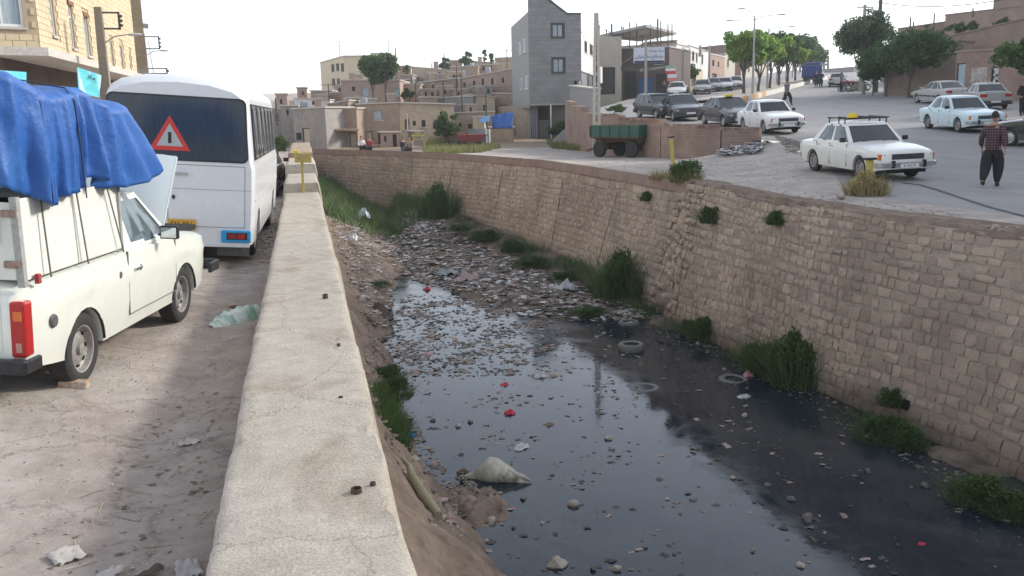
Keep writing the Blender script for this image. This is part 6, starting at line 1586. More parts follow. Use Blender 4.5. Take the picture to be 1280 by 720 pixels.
# plaster notice patch with faded marks and scribble on the white door
def patch(px0, py0, px1, py1, m, nm, par, off=.03):
    O2 = par.location; A0_ = atd(1191, 140, 62); B0__ = atd(1330, 140, 54); dd = Vector((B0__.x-A0_.x, B0__.y-A0_.y, 0)).normalized(); n2 = Vector((-dd.y, dd.x, 0)); A00 = Vector((A0_.x, A0_.y, 0))
    p = plane_hit(px0, py0, A00, n2); q = plane_hit(px1, py1, A00, n2)
    V = [Vector((p.x, p.y, q.z)), Vector((q.x, q.y, q.z)), Vector((q.x, q.y, p.z)), Vector((p.x, p.y, p.z))]
    V = [v-O2-n2*off for v in V]; return MB().add(V+[v+n2*(off-.002) for v in V], [(0,1,2,3), (0,4,5,1), (1,5,6,2), (2,6,7,3), (3,7,4,0)]).build(nm, m, par)
patch(1215, 85, 1234, 103, mat('faded_white_plaster', (.46, .42, .39), .9, var=.35, scale=3, col2=(.36, .30, .26), w2=(.4, .55)), 'plaster_patch', cw)
sc_ = random.Random(4)
for k in range(9):
    x = 1240+sc_.uniform(0, 5); y = 88+k*2.4; patch(x, y, x+sc_.uniform(.6, 1.8), y+sc_.uniform(1.0, 3), ink, 'graffiti_stroke', cw, off=-.06)
# tall blocks added out of view on the right to shade road and canal
BL = ['nearest the camera', 'second from the camera', 'level with the minibus', 'level with the pickup', 'behind the camera', 'farthest behind the camera', 'at the right edge of view', 'higher up the slope', 'highest up the slope']
for i, (x, y, h) in enumerate(((41, 12, 17.5), (40, 24, 17.2), (41.5, 0, 17.5), (42, -12, 17.5), (42, -25, 17.5), (42, -38, 17.5), (41.5, 33.0, 16.5), (78, 52, 25), (79, 65, 26))):
    t = thing('shade_block', 'brown shade-casting block added out of view on the right, '+BL[i], 'house', (x, y, 0), group='shade-casting blocks added on the slope to the right, out of view')
    hy = 6.2 if i != 6 else 3.6
    o = MB().box(-5, 5, -hy, hy, -1, h).build('wall', mR2, t); MB().box(-5.2, 5.2, -hy, hy, h, h+.25).build('roof', m_lime, t)
    for k in range(4):
        for j in (-3, 0, 3):
            if abs(j) < hy-1: MB().box(-5.06, -5.0, j-.6, j+.6, 3.2+k*3.2, 4.7+k*3.2).build('window', glass_dark, t)
# ---------------------------------------------------------------- trees and plants
m_bark = mat('brown_bark', (.11, .085, .065), .95, var=.3, scale=6, bump=.7, stretch=(3, 3, .6))
m_barkp = mat('pale_bark', (.30, .27, .23), .9, var=.25, scale=5, bump=.5, stretch=(3, 3, .6))
def leafmat(name, c, tr=.35, a=.35):
    m = mat(name, c, .6, island=a, spec=.25); b = m.node_tree.nodes['Principled BSDF']; N = m.node_tree.nodes; L = m.node_tree.links
    t = N.new('ShaderNodeBsdfTranslucent'); mx = N.new('ShaderNodeMixShader'); mx.inputs[0].default_value = tr; out = [n for n in N if n.type == 'OUTPUT_MATERIAL'][0]
    src = b.inputs['Base Color'].links[0].from_socket; L.new(src, t.inputs[0]); L.new(b.outputs[0], mx.inputs[1]); L.new(t.outputs[0], mx.inputs[2]); L.new(mx.outputs[0], out.inputs[0]); return m
lf_dark = leafmat('dark_green_leaf', (.085, .15, .058)); lf_mid = leafmat('mid_green_leaf', (.085, .145, .045)); lf_bright = leafmat('bright_green_leaf', (.22, .34, .07), .55); lf_grey = leafmat('grey_green_leaf', (.10, .15, .075))
lf_grass = leafmat('canal_grass', (.10, .155, .06), .35); lf_dry = leafmat('dry_grass', (.33, .28, .15), .3); lf_reed = leafmat('reed_green', (.15, .22, .085), .35); lf_yel = leafmat('yellow_green_grass', (.22, .23, .09), .35)
def crownpts(blobs, n, rg, shell=.55):
    """points spread through clumps: blobs (x,y,z,rx,ry,rz)"""
    vol = np.array([b[3]*b[4]*b[5] for b in blobs]); cnt = (n*vol**(.75)/sum(vol**(.75))).astype(int)+1; out = []
    for b, c in zip(blobs, cnt):
        d = rg.normal(size=(c, 3)); d /= np.linalg.norm(d, axis=1)[:, None]; r_ = shell+(1-shell)*rg.uniform(0, 1, c)**.6; r_ *= 1+.18*rg.normal(size=c)*.6
        out.append(np.array(b[:3])+d*np.array(b[3:])*r_[:, None])
    return np.concatenate(out)
def make_tree(seed, H, trunk_h, R_, nb=26, n=7000, leaf=.11, m=None, bark=None, flat=.75, shape='round', nlimb=6, tr=.10, cz=None, sub=3):
    """returns (crown mesh, trunk mesh), base at origin"""
    rg = np.random.RandomState(seed); rnd = random.Random(seed); cz = cz or (trunk_h+H)/2; hh = (H-trunk_h)/2
    blobs = []
    for k in range(nb):
        d = rg.normal(size=3); d /= np.linalg.norm(d); q = rg.uniform(.25, .85)
        if shape == 'cone': zr = rg.uniform(-1, 1); rad = R_*(1-.8*(zr*.5+.5))*rg.uniform(.2, .8); a = rg.uniform(0, 2*PI); p = (rad*math.cos(a), rad*math.sin(a), cz+zr*hh*.9)
        elif shape == 'column': zr = rg.uniform(-1, 1); rad = R_*math.sqrt(max(0, 1-zr*zr*.8))*rg.uniform(.1, .6); a = rg.uniform(0, 2*PI); p = (rad*math.cos(a), rad*math.sin(a), cz+zr*hh*.9)
        else: p = (d[0]*R_*q, d[1]*R_*q, cz+d[2]*hh*q*(1 if d[2] > 0 else .7))
        s = R_*rg.uniform(.20, .38); blobs.append((*p, s, s, s*flat))
        for j in range(sub):
            e = rg.normal(size=3); e /= np.linalg.norm(e); s2 = s*rg.uniform(.3, .6); blobs.append((p[0]+e[0]*s*1.05, p[1]+e[1]*s*1.05, p[2]+e[2]*s*.8, s2, s2, s2*flat))
    P = crownpts(blobs, n, rg); P = P[P[:, 2] > trunk_h*.55]
    np.random.seed(seed); crown = leafmesh('crown', P, leaf, m or lf_mid, flat=.25)
    mb = MB(); top = trunk_h*1.05; base = H*tr*.12+.05
    w1 = [(rnd.uniform(-.06, .06)*H*.4*t, rnd.uniform(-.06, .06)*H*.4*t, top*t) for t in (0, .35, .7, 1)]
    mb.tube([(0, 0, -.3)]+w1[1:], [base*1.25, base, base*.85, base*.7], 9)
    for k in range(nlimb):
        b = blobs[(k*(sub+1)) % len(blobs)]; s0 = Vector(w1[-1 if k % 2 else -2]); e = Vector(b[:3]); mid = s0.lerp(e, .5)+Vector((rnd.uniform(-.1, .1), rnd.uniform(-.1, .1), .12))*R_*.5
        mb.tube([s0, mid, e], [base*.55, base*.36, base*.14], 6)
        for j in range(3):
            e2 = e+Vector((rnd.uniform(-1, 1), rnd.uniform(-1, 1), rnd.uniform(-.2, 1)))*R_*.35; mb.tube([mid.lerp(e, .5), e2], [base*.2, base*.06], 4)
    t = mb.build('trunk', bark or m_bark, None, smooth=60); tm = t.data; bpy.data.objects.remove(t)
    return crown, tm
def plant(name, label, cat, meshes, loc, s=1.0, rz=0, group=None, sz=None):
    t = thing(name, label, cat, loc, rz, group)
    for nm, me in meshes: link(nm, me, t)
    t.scale = (s, s, sz or s); return t
def tree_at(label, tm, px, py, D, s=1, rz=0, group=None, z=None, sz=None):
    p = atd(px, py, D); loc = (p.x, p.y, p.z if z is None else z); return plant('tree', label, 'tree', [('crown', tm[0]), ('trunk', tm[1])], loc, s, rz, group, sz)
# hill trees
t_hill = make_tree(11, 4.7, 1.4, 1.75, nb=22, n=6500, leaf=.11, m=lf_dark, tr=.07)
GHT = 'trees standing among the hill houses'
tree_at('left half of the pair of dark green trees before the tan block', t_hill, 467, 131, 81, .98, 0, GHT)
tree_at('right half of the pair of dark green trees before the tan block', t_hill, 483, 131, 80, 1.0, 2.1, GHT)
t_cyp = make_tree(12, 2.4, .2, .55, nb=12, n=1800, leaf=.12, m=lf_dark, shape='column')
t_rnd = make_tree(13, 2.3, .35, 1.0, nb=10, n=1800, leaf=.14, m=lf_grey)
tree_at('little thin cypress on the skyline right of the tan block', t_cyp, 508, 100, 112, .8, 0, GHT)
tree_at('round grey green tree on the skyline over the pale hilltop house', t_rnd, 557, 94, 114, .95, 0, GHT)
tree_at('tallest rounded grey green tree on the skyline of the hill', t_rnd, 583, 90, 122, 1.05, 1, GHT, sz=1.15)
tree_at('left one of two dark cypresses near the grey tower', t_cyp, 606, 80, 125, .85, 1, GHT)
tree_at('right one of two dark cypresses near the grey tower', t_cyp, 616, 91, 120, 1.1, 2, GHT)
b_hill = make_tree(14, 2.2, .2, 1.0, nb=10, n=2200, leaf=.10, m=lf_mid, nlimb=3)
tree_at('green bush on the middle terrace right of the tree pair', b_hill, 511, 129, 84, .75, 0, GHT)
b_big = make_tree(15, 2.5, .1, 1.0, nb=16, n=4200, leaf=.07, m=lf_mid, nlimb=3)
tree_at('big round green bush standing before the long adobe house', b_big, 557, 183, 63, 1.05, 0, None)
# dark street trees on the right
tA = make_tree(21, 7.6, 2.0, 2.9, nb=30, n=12000, leaf=.12, m=lf_grey, bark=m_barkp, flat=.8, nlimb=9)
tB = make_tree(22, 5.0, 1.5, 2.7, nb=34, n=15000, leaf=.10, m=lf_dark, flat=.6, nlimb=8, tr=.08)
tree_at('tall airy tree with pale trunk beside the parked motorcycles', tA, 1079, 116, 74, .92, .4, 'trees on the right pavement')
tree_at('dense dark spreading tree before the brick wall, right one', tB, 1136, 124, 66, 1.02, 0, 'trees on the right pavement')
tree_at('dense dark spreading tree before the brick wall, left one', tB, 1107, 121, 69, .85, 2.4, 'trees on the right pavement')
tree_at('small dark round tree low between the motorcycles and the spreading trees', tB, 1091, 118, 72, .5, 1.4, 'trees on the right pavement')
tC = make_tree(23, 4.6, 1.6, 2.0, nb=20, n=6000, leaf=.11, m=lf_mid)
tree_at('leafy tree cut off by the right edge above the standing figure', tC, 1290, 140, 46, .95, 0, 'trees on the right pavement')
b1_ = make_tree(24, 1.3, .1, 1.0, nb=10, n=1800, leaf=.08, m=lf_mid, nlimb=2)
for px, py, D, s, lab in ((1195, 44, 78, .9, 'green bush growing on top of the sloping mud wall'), (1212, 42, 76, .8, 'green bush right beside the one on top of the sloping mud wall'), (1250, 38, 74, .8, 'low scrub near the right end of the upper mud wall'), (1182, 57, 73, .55, 'small bush hanging at the corner of the mud wall')):
    p = atd(px, py, D); plant('bush', lab, 'bush', [('foliage', b1_[0]), ('stem', b1_[1])], p, s, px, 'bushes on the hillside walls')
# median trees
tM = make_tree(31, 5.4, 1.5, 1.9, nb=24, n=6500, leaf=.13, m=lf_bright, flat=.6, nlimb=7); tM2 = make_tree(32, 5.2, 1.4, 2.1, nb=24, n=6500, leaf=.13, m=lf_mid, flat=.7, nlimb=7)
def med(t):    # along the kerbed island
    a, b = Vector((35.0, 66.5)), Vector((84, 134)); return a.lerp(b, t)
ML = ['first bright green tree of the median, behind the lamp post', 'second bright green tree of the median', 'third median tree, bright green and broad', 'fourth median tree, darker green', 'fifth median tree, mid green', 'sixth median tree, darker and lower', 'seventh median tree, small with distance', 'eighth median tree, small with distance', 'last and smallest tree of the median row']
for k, (px, D, s) in enumerate(((930, 80, 1.28), (948, 84, 1.18), (962, 91, 1.22), (973, 99, 1.25), (984, 107, 1.3), (994, 117, 1.25), (1003, 127, 1.25), (1012, 139, 1.1), (1020, 150, .95))):
    p = atd(px, 110, D); z = z_street(p.x, p.y); plant('tree', ML[k], 'tree', [('crown', (tM if k < 3 or k == 4 else tM2)[0]), ('trunk', (tM if k < 3 else tM2)[1])], (p.x, p.y, z), s, k*1.3, 'trees along the street median')
p = atd(857, 112, 95); plant('bush', 'small dark round tree at the foot of the white flats', 'bush', [('foliage', b1_[0]), ('stem', b1_[1])], (p.x, p.y, p.z+.8), 1.4, 0)

# bushes at the wall foot and on the wall
def bushmesh(seed, n, r_, h, m, leaf=.035, blades=True):
    rg = np.random.RandomState(seed); bl = []
    for k in range(9):
        a = rg.uniform(0, 2*PI); q = r_*rg.uniform(0, .65); s = r_*rg.uniform(.3, .5); bl.append((q*math.cos(a), q*math.sin(a), h*rg.uniform(.25, .75), s, s, h*.33))
    np.random.seed(seed); return leafmesh('foliage', crownpts(bl, n, rg, .35), leaf, m, asp=.4, flat=.0)
bm1 = bushmesh(41, 5200, .56, .95, lf_mid, .042); bm2 = bushmesh(42, 3800, .52, .66, lf_mid, .038)
st1 = blademesh('stems', 600, .60, 1.05, lf_grass, .010, .8, 5, bend=.5, seg=3); st2 = blademesh('stems', 480, .62, .76, lf_grass, .009, 1.0, 6, bend=.6, seg=3)
GB = 'green bushes along the foot of the stone wall'
for k, (px, py, z, s, sz, me, st_, lab) in enumerate(((775, 373, ZW, 1.30, 1.75, bm1, st1, 'tall dark bush at the gap in the stone wall beside the drain hole'),
        (745, 368, ZW, .8, .45, bm2, st2, 'low bush just left of the tall dark bush at the wall gap'),
        (884, 420, ZW+.05, .85, .85, bm2, st2, 'small bush at the wall foot right of the tyres'),
        (862, 414, ZW+.05, .5, .5, bm2, st2, 'smallest bush at the wall foot right of the tyres'),
        (1000, 477, ZW+.0, 1.15, 1.30, bm1, st1, 'biggest bush in the middle of the wall foot'), (955, 462, ZW+.05, .8, .9, bm2, st1, 'bush adjoining the biggest bush on its left'), (1030, 478, ZW+.02, .6, .8, bm1, st1, 'dense bush adjoining the biggest bush on its right'),
        (1100, 545, ZW+.03, .70, .60, bm2, st2, 'spreading bush at the wall foot below the weep hole'), (1135, 556, ZW+.03, .5, .5, bm1, st2, 'dark small bush touching the spreading bush'),
        (1225, 622, ZW+.05, .75, .45, bm1, st2, 'low bush at the wall foot near the right edge'), (1270, 640, ZW+.05, .6, .45, bm2, st2, 'bush at the wall foot cut by the right edge'),
        (705, 348, ZW+.15, .85, .40, bm2, st2, 'bush patch left of the tall dark bush at the wall foot'), (668, 330, ZW+.2, 1.25, .50, bm2, st2, 'second bush patch up the wall foot'), (640, 314, ZW+.25, .70, .75, bm2, st1, 'third bush patch up the wall foot'),
        (606, 298, ZW+.3, 1.15, .5, bm1, st1, 'fourth bush patch up the wall foot'), (548, 272, ZW+.6, 1.5, 2.0, bm1, st1, 'tall bush against the far part of the stone wall'), (575, 287, ZW+.5, .75, .4, bm2, st1, 'lower bush next to the tall one at the far wall'), (735, 390, ZW+.1, .8, .30, bm2, st2, 'low green mat of plants on the refuse near the wall gap'))):
    p = at(px, py, z); plant('bush', lab, 'bush', [('foliage', me), ('stems', st_)], (p.x, p.y, p.z-.04), s, k*1.7, GB, sz)
wallb = bushmesh(43, 1500, .26, .40, lf_mid, .028); wst = blademesh('stems', 420, .26, .46, lf_grass, .007, 1.1, 8, bend=.6, seg=3)
GW = 'tufts growing out of the stone wall'
def on_wall(px, py):
    best = None
    for s in np.arange(0, SL-.2, .08):
        for v in np.arange(.1, 1.01, .03):
            p = wall_pt(s, v); q = p-Vector((0, 0, CZ)); z = q.dot(fv)
            if z < 1: continue
            e = (640+q.dot(rv)/z*F_PX-px)**2+(360-q.dot(uv_)/z*F_PX-py)**2
            if best is None or e < best[0]: best = (e, p)
    return best[1]
for k, (px, py, s, m1, lab) in enumerate(((893, 272, 1.0, 1, 'dark green tuft hanging high on the near stone wall'), (975, 272, .75, 0, 'loose green tuft high on the wall right of the dark one'), (812, 244, .7, 1, 'tuft at the top of the wall above the collapsed gap'), (1122, 495, .75, 0, 'tuft low on the stone wall above the spreading bush'))):
    p = on_wall(px, py); t = plant('wall_plant', lab, 'plant', ([('foliage', wallb)] if m1 or k == 1 or k == 3 else [])+[('stems', wst)], (p.x-.10, p.y-.03, p.z-.12), s, k, GW)
# plants along the top edge
for px, py, s, lab, a, b in ((858, 226, .62, 'green and dry grass clump beside the leaning yellow post', bm2, blademesh('stems', 300, .5, .62, lf_yel, .012, .9, 9)), (826, 222, .45, 'dry straw coloured tuft left of the leaning yellow post', None, blademesh('stems', 300, .5, .6, lf_dry, .012, .9, 10))):
    p = at(px, py, .18); ms_ = [('stems', b)]+([('foliage', a)] if a else []); plant('grass_clump', lab, 'plant', ms_, (p.x, p.y, both(p.x, p.y)-.02), s*1.5, 0, None)
dry_f = bushmesh(44, 4200, .48, .62, leafmat('dry_leaf', (.44, .36, .17), .3), .035); dry_s = blademesh('stems', 420, .5, .72, lf_dry, .010, .8, 12, seg=3)
p = at(1083, 243, .17); plant('bush', 'dry yellow bush with green base in front of the cream taxi', 'bush', [('foliage', dry_f), ('stems', dry_s)], (p.x, p.y, both(p.x, p.y)-.02), .95, 0, None, .85)
# reed mass in the far canal
rg = np.random.RandomState(5)
def field(name, pts, m, h, wid, label=None, kind='stuff', lean=.35, seed=3, seg=2):
    rg = np.random.RandomState(seed); n = len(pts); H = h*rg.uniform(.45, 1.1, n); az = rg.uniform(0, 2*PI, n); wa = rg.uniform(0, PI, n); V = []
    pts = np.array(pts)
    for k in range(seg+1):
        t = k/seg; off = lean*H*t*t; ww = wid*(1-t)**.6 if k < seg else wid*.08
        x = pts[:, 0]+np.cos(az)*off; y = pts[:, 1]+np.sin(az)*off; z = pts[:, 2]+H*t
        V.append(np.stack([x-np.cos(wa)*ww, y-np.sin(wa)*ww, z], 1)); V.append(np.stack([x+np.cos(wa)*ww, y+np.sin(wa)*ww, z], 1))
    V = np.stack(V, 1).reshape(-1, 3); base = np.arange(n)*2*(seg+1); Fq = np.concatenate([np.stack([base+2*k, base+2*k+1, base+2*k+3, base+2*k+2], 1) for k in range(seg)])
    o = link(name, fastmesh(name, V, Fq, m)); tag(o, label, None, None, kind); return o
def scatter(poly, z, n, zf, den=None):
    """ground points under a picture-shaped patch of the bed"""
    W_ = [at(px, py, z) for px, py in poly]; xs = [p.x for p in W_]; ys = [p.y for p in W_]; out = []
    def inside(x, y):
        c = False; j = len(W_)-1
        for i in range(len(W_)):
            a, b = W_[i], W_[j]
            if (a.y > y) != (b.y > y) and x < (b.x-a.x)*(y-a.y)/(b.y-a.y+1e-12)+a.x: c = not c
            j = i
        return c
    k = 0
    while len(out) < n and k < n*30:
        k += 1; x = rg.uniform(min(xs), max(xs)); y = rg.uniform(min(ys), max(ys))
        if not inside(x, y): continue
        if den and rg.uniform() > den(x, y): continue
        out.append((x, y, zf(x, y)))
    return out
dn = lambda x, y: sstep(-.35, .35, fbm(x*.7, y*.7, 21)+.12)
def region(n, x0f, x1f, y0, y1, zf, den):
    out = []; k = 0
    while len(out) < n and k < n*30:
        k += 1; y = rg.uniform(y0, y1); a, b = x0f(y), x1f(y)
        if b <= a: continue
        x = rg.uniform(a, b)
        if rg.uniform() < den(x, y): out.append((x, y, zf(x, y)))
    return out
rdn = lambda x, y: (sstep(35.5, 41, y-2.0*max(0, x-2.6)*(1-sstep(44, 53, y)))*(.12+.88*sstep(-.15, .25, fbm(x*.8, y*.8, 21))))
field('reeds', region(11000, lambda y: .6, lambda y: xb(y)-.2, 31, 57, z_bed, rdn), lf_reed, .52, .018, 'thick green reeds filling the far bend of the canal', lean=.6)
field('reeds', region(4500, lambda y: .6, lambda y: xb(y)-.2, 36, 57, z_bed, lambda x, y: rdn(x, y)*sstep(-.1, .3, fbm(x*.5, y*.5, 5))), lf_grass, .80, .018, 'darker tall reeds in the far bend of the canal', seed=9, lean=.5)
field('weeds', region(3600, lambda y: xb(y)-.75, lambda y: xb(y)-.02, 13, 50, z_bed, lambda x, y: sstep(-.15, .35, fbm(y*.55, 3.3, 8)+.2*sstep(20, 30, y))), lf_grass, .32, .009, 'ragged green weeds along the foot of the stone wall', seed=14, lean=.9)
field('weeds', scatter([(430, 262), (440, 290), (478, 290), (500, 262), (470, 240)], -3, 2200, z_bed, dn), lf_yel, .55, .012, 'short yellowish weeds on the far canal bed', seed=4)
def on_bank(px, py):
    z = -2.0
    for k in range(40): p = at(px, py, z); z += ((z_bed(p.x, p.y) if p.x > .3 else -1)-z)*.35
    return at(px, py, z)
# weeds on the left bank just below the wall
field('weeds', scatter([(466, 470), (478, 555), (512, 528), (504, 488), (486, 452)], -2.3, 2600, z_bed), lf_mid, .34, .008, 'green weeds on the bank beside the near water', seed=5, lean=.7)
for (px, py, z, s, lab) in ((490, 500, -2.6, .62, 'green weed clump on the near bank left of the water'), (484, 470, -2.6, .55, 'upper green weed clump on the near bank'), (516, 545, -3.1, .30, 'small weed with thin leaves at the water edge by a blue scrap'), (405, 243, -1.4, .8, 'leafy pale green shrub beyond the yellow sign post')):
    p = on_bank(px, py+8); plant('bush', lab, 'bush', [('foliage', bm2), ('stems', st2)], (p.x, p.y, z_bed(p.x, p.y)-.03), s, px, 'weeds on the left canal bank')
p = at(470, 370, ZW+.1); plant('bush', 'flat green weed patch on the left bank near the refuse', 'bush', [('foliage', bm2), ('stems', st2)], (p.x, p.y, z_bed(p.x, p.y)-.03), .8, 0, 'weeds on the left canal bank', .22)
# grassy patch beyond the canal bend, scrub by the tower
gz = lambda x, y: z_low(x, y)-.02
field('grass', scatter([(527, 183), (535, 190), (600, 188), (626, 181), (600, 177), (540, 177)], .1, 5200, gz), lf_yel, .42, .03, 'yellow green grass patch beyond the canal bend', seed=6)
field('grass', scatter([(548, 180), (590, 184), (600, 179), (560, 176)], .1, 1500, gz), lf_grass, .4, .03, 'greener heart of the grass patch', seed=7)
field('scrub', scatter([(684, 182), (690, 188), (716, 192), (760, 196), (740, 190), (714, 184), (700, 176)], -.2, 2600, gz), lf_yel, .45, .03, 'dry scrub at the foot of the brick wall by the tower', seed=8)
p = at(703, 178, -.1); plant('bush', 'green shrub on the slope between tower and brick wall', 'bush', [('foliage', b1_[0]), ('stem', b1_[1])], (p.x, p.y, p.z), 1.5, 0, None)
p = atd(768, 137, 60); plant('bush', 'light green weeds on top of the brick wall beside the ledge', 'bush', [('foliage', b1_[0]), ('stem', b1_[1])], (p.x, p.y, z_street(p.x, p.y)), .8, 0, None, .5)
# ---------------------------------------------------------------- kerbed median, lamps, poles
m_kw = mat('white_kerb_paint', (.62, .60, .56), .8, var=.2, scale=3); m_ko = mat('orange_kerb_paint', (.62, .34, .10), .8, var=.2, scale=3)
ki = thing('median_kerb', 'orange and white striped kerb around the planted median up the street', 'kerb', (32, 64, 2.5))
kl = [st(912, 128), st(914, 130), st(945, 123), st(975, 115), st(1005, 106), st(1030, 99.5), st(1046, 95.5)]
ka = [0]
for a, b in zip(kl, kl[1:]): ka.append(ka[-1]+(b-a).length)
def kp(s):
    for k in range(len(kl)-1):
        if s <= ka[k+1]: return kl[k].lerp(kl[k+1], (s-ka[k])/max(1e-6, ka[k+1]-ka[k]))
    return kl[-1]
s = 0; k = 0
while s < ka[-1]-1:
    e = min(ka[-1], s+(2.0 if k < 10 else 3)); a = kp(s+.03); b = kp(e-.03); O3 = Vector((32, 64, 2.5))
    a = Vector((a.x, a.y, z_street(a.x, a.y))); b = Vector((b.x, b.y, z_street(b.x, b.y)))
    MB().bar(a-O3+Vector((0, 0, .14)), b-O3+Vector((0, 0, .14)), .25, .50).build('kerb_stone', m_ko if (k % 4) in (1, 3) and k < 8 else m_kw, ki, bevel=.02); s = e; k += 1
a = st(914, 129); b = st(1044, 96); off = Vector((-3.5, 2.2, 0))
MB().grid([[Vector((q.x, q.y, z_street(q.x, q.y)+.25)) for q in (kp(t*ka[-1]), kp(t*ka[-1])+off*.5, kp(t*ka[-1])+off)] for t in np.linspace(0, 1, 14)]).build('median', m_path)['kind'] = 'structure'
m_galv = mat('galvanised_pole', (.36, .36, .36), .5, metal=.6, var=.15, scale=3)
def lamp(px, py, D, h, arms, label, g='double armed street lamps on the median'):
    p = atd(px, py, D); z = z_street(p.x, p.y); t = thing('street_lamp', label, 'street lamp', (p.x, p.y, z), 0, g)
    MB().tube([(0, 0, 0), (0, 0, h)], [.12, .07], 10).build('pole', m_galv, t)
    for (ax, az_, L_, up) in arms:
        d = Vector((math.cos(R(az_)), math.sin(R(az_)), 0)); e = Vector((0, 0, ax))+d*L_+Vector((0, 0, up))
        MB().tube([(0, 0, ax), Vector((0, 0, ax))+d*L_*.4+Vector((0, 0, up*.7)), e], .035, 6).build('arm', m_galv, t)
        hd_ = MB(); prof = [(0.0, -.3), (.08, -.26), (.12, -.05), (.10, .25), (0, .33)]
        hd_.lathe(prof, 10, 'x'); o = hd_.build('lamp_head', mat('pale_lamp_head', (.50, .50, .48), .5), t, smooth=50); o.location = e+d*.25; o.rotation_euler = (0, 0, R(az_)); o.scale = (1, 1, .6)
    return t
LL = ['tall lamp post at the front of the median with two opposite arms', 'second lamp of the median, its arm reaching right', 'third lamp of the median', 'fourth lamp of the median', 'fifth lamp of the median', 'sixth and smallest lamp of the median']
for k, (px, D, ytop) in enumerate(((941, 78, 22), (959, 90, 36), (971, 106, 47), (982, 124, 56), (990, 145, 63), (998, 170, 68))):
    p = atd(px, 110, D); z = z_street(p.x, p.y); h = atd(px, ytop, D).z-z
    lamp(px, 110, D, h, [(h-.3, -12, 2.1, .4), (h-.3, 168, 1.9, .0)]+([(h-.2, 140, .9, .9)] if k == 0 else []), LL[k])
def epole(px, py, D, ytop, label, w_=.26, m=None, cross=0, holes=False, zb=None, lean=0, group='utility poles along the street'):
    p = atd(px, py, D); z = p.z if zb is None else zb; h = atd(px, ytop, D).z-z
    t = thing('utility_pole', label, 'utility pole', (p.x, p.y, z), 0, group); m = m or mat('pole_concrete', (.36, .34, .31), .9, var=.15, scale=3)
    MB().add([(sx*w_*.5*f+lean*zz, sy*w_*.4*f, zz) for zz, f in ((-.4, 1.2), (h, .7)) for sx, sy in ((-1,-1),(1,-1),(1,1),(-1,1))], [(3,2,1,0), (4,5,6,7), (0,1,5,4), (1,2,6,5), (2,3,7,6), (3,0,4,7)]).build('pole', m, t)
    for k in range(cross):
        zc = h-.25-k*.9; MB().bar((-.8, 0, zc), (.8, 0, zc), .08).build('crossarm', m_galv, t)
        for x in (-.7, -.25, .25, .7): MB().lathe([(.03, 0), (.05, .06), (.04, .10), (.05, .14), (.0, .2)], 8, c=(x, 0, zc+.04)).build('insulator', white_paint, t)
    return t, h
# the ladder-like concrete pole by the trailer
p = atd(746, 190, 43); zb = z_low(p.x, p.y); h = atd(743, 20, 43).z-zb
t = thing('concrete_pole', 'tall pierced concrete pole rising behind the green trailer', 'pole', (p.x, p.y, zb), R(-12)); m_pole = mat('pale_pole_concrete', (.56, .52, .46), .9, var=.12, scale=4, bump=.3)
def wd(z): return .42-.22*z/h
for sx in (-1, 1):
    q = MB(); V = []
    for z, f in ((-.4, wd(0)), (h, wd(h))):
        for x in ((sx*f/2-sx*.11, sx*f/2) if sx > 0 else (sx*f/2, sx*f/2-sx*.11)):
            for y in (-.10, .10): V.append((x, y, z))
    q.add(V, [(0, 1, 3, 2), (4, 6, 7, 5), (0, 2, 6, 4), (1, 5, 7, 3), (0, 4, 5, 1), (2, 3, 7, 6)]).build('flange', m_pole, t, recalc=True)
z = .1
while z < h: 
    w2_ = wd(z); hh_ = .13 if z < h*.75 else .42; MB().box(-w2_/2+.1, w2_/2-.1, -.06, .06, z, min(h, z+hh_)).build('rung', m_pole, t); z += .46
for px, D, yt, yb_, cr, lab in ((807, 82, 50, 122, 0, 'grey pole in front of the white signboard'), (853, 90, 60, 112, 1, 'grey pole before the white flats'), (886, 104, 57, 108, 0, 'thin pole at the joint of the white and pink flats'), (875, 98, 56, 66, 0, 'antenna post on the white flats')):
    epole(px, yb_, D, yt, lab, .22, cross=cr)
epole(1076, 112, 80, 8, 'concrete pole with insulators on a crossarm behind the airy tree', .28, cross=1)
epole(1094, 112, 77, -12, 'taller dark pole rising out of the airy tree', .30, m=mat('dark_pole_wood', (.13, .11, .10), .9, var=.2), cross=0, lean=.01)
for px, D, yt, yb_, lab in ((1137, 92, 21, 45, 'left short pole on the hillside skyline'), (1141, 92, 27, 45, 'shorter pole close to the left one on the skyline'), (1166, 90, 17, 50, 'thin tall pole on the hillside skyline'), (1105, 92, 24, 46, 'pole tip showing above the tree beside the skyline'), (1216, 88, 10, 16, 'small post with a bent top on the long wall')):
    epole(px, yb_, D, yt, lab, .14, m=MATS['dark_pole_wood'], group='thin poles on the hillside skyline')
for px, D, yt, yb_, lab in ((496, 88, 60, 102, 'thin pole at the right end of the two storey house'), (540, 111, 79, 87, 'thin pole on the pale hilltop house'), (572, 90, 82, 126, 'pole beside the long brown house on the hill'), (578, 74, 92, 150, 'pole in front of the middle houses'), (510, 66, 142, 168, 'pale pole before the long adobe house'), (608, 68, 116, 150, 'dark pole carrying wires by the yellowish hut'), (346, 60, 123, 150, 'dark post at the far left above the minibus')):
    epole(px, yb_, D, yt, lab, .12, m=(m_pole if px == 510 else MATS['dark_pole_wood']), group='thin poles among the hill houses')
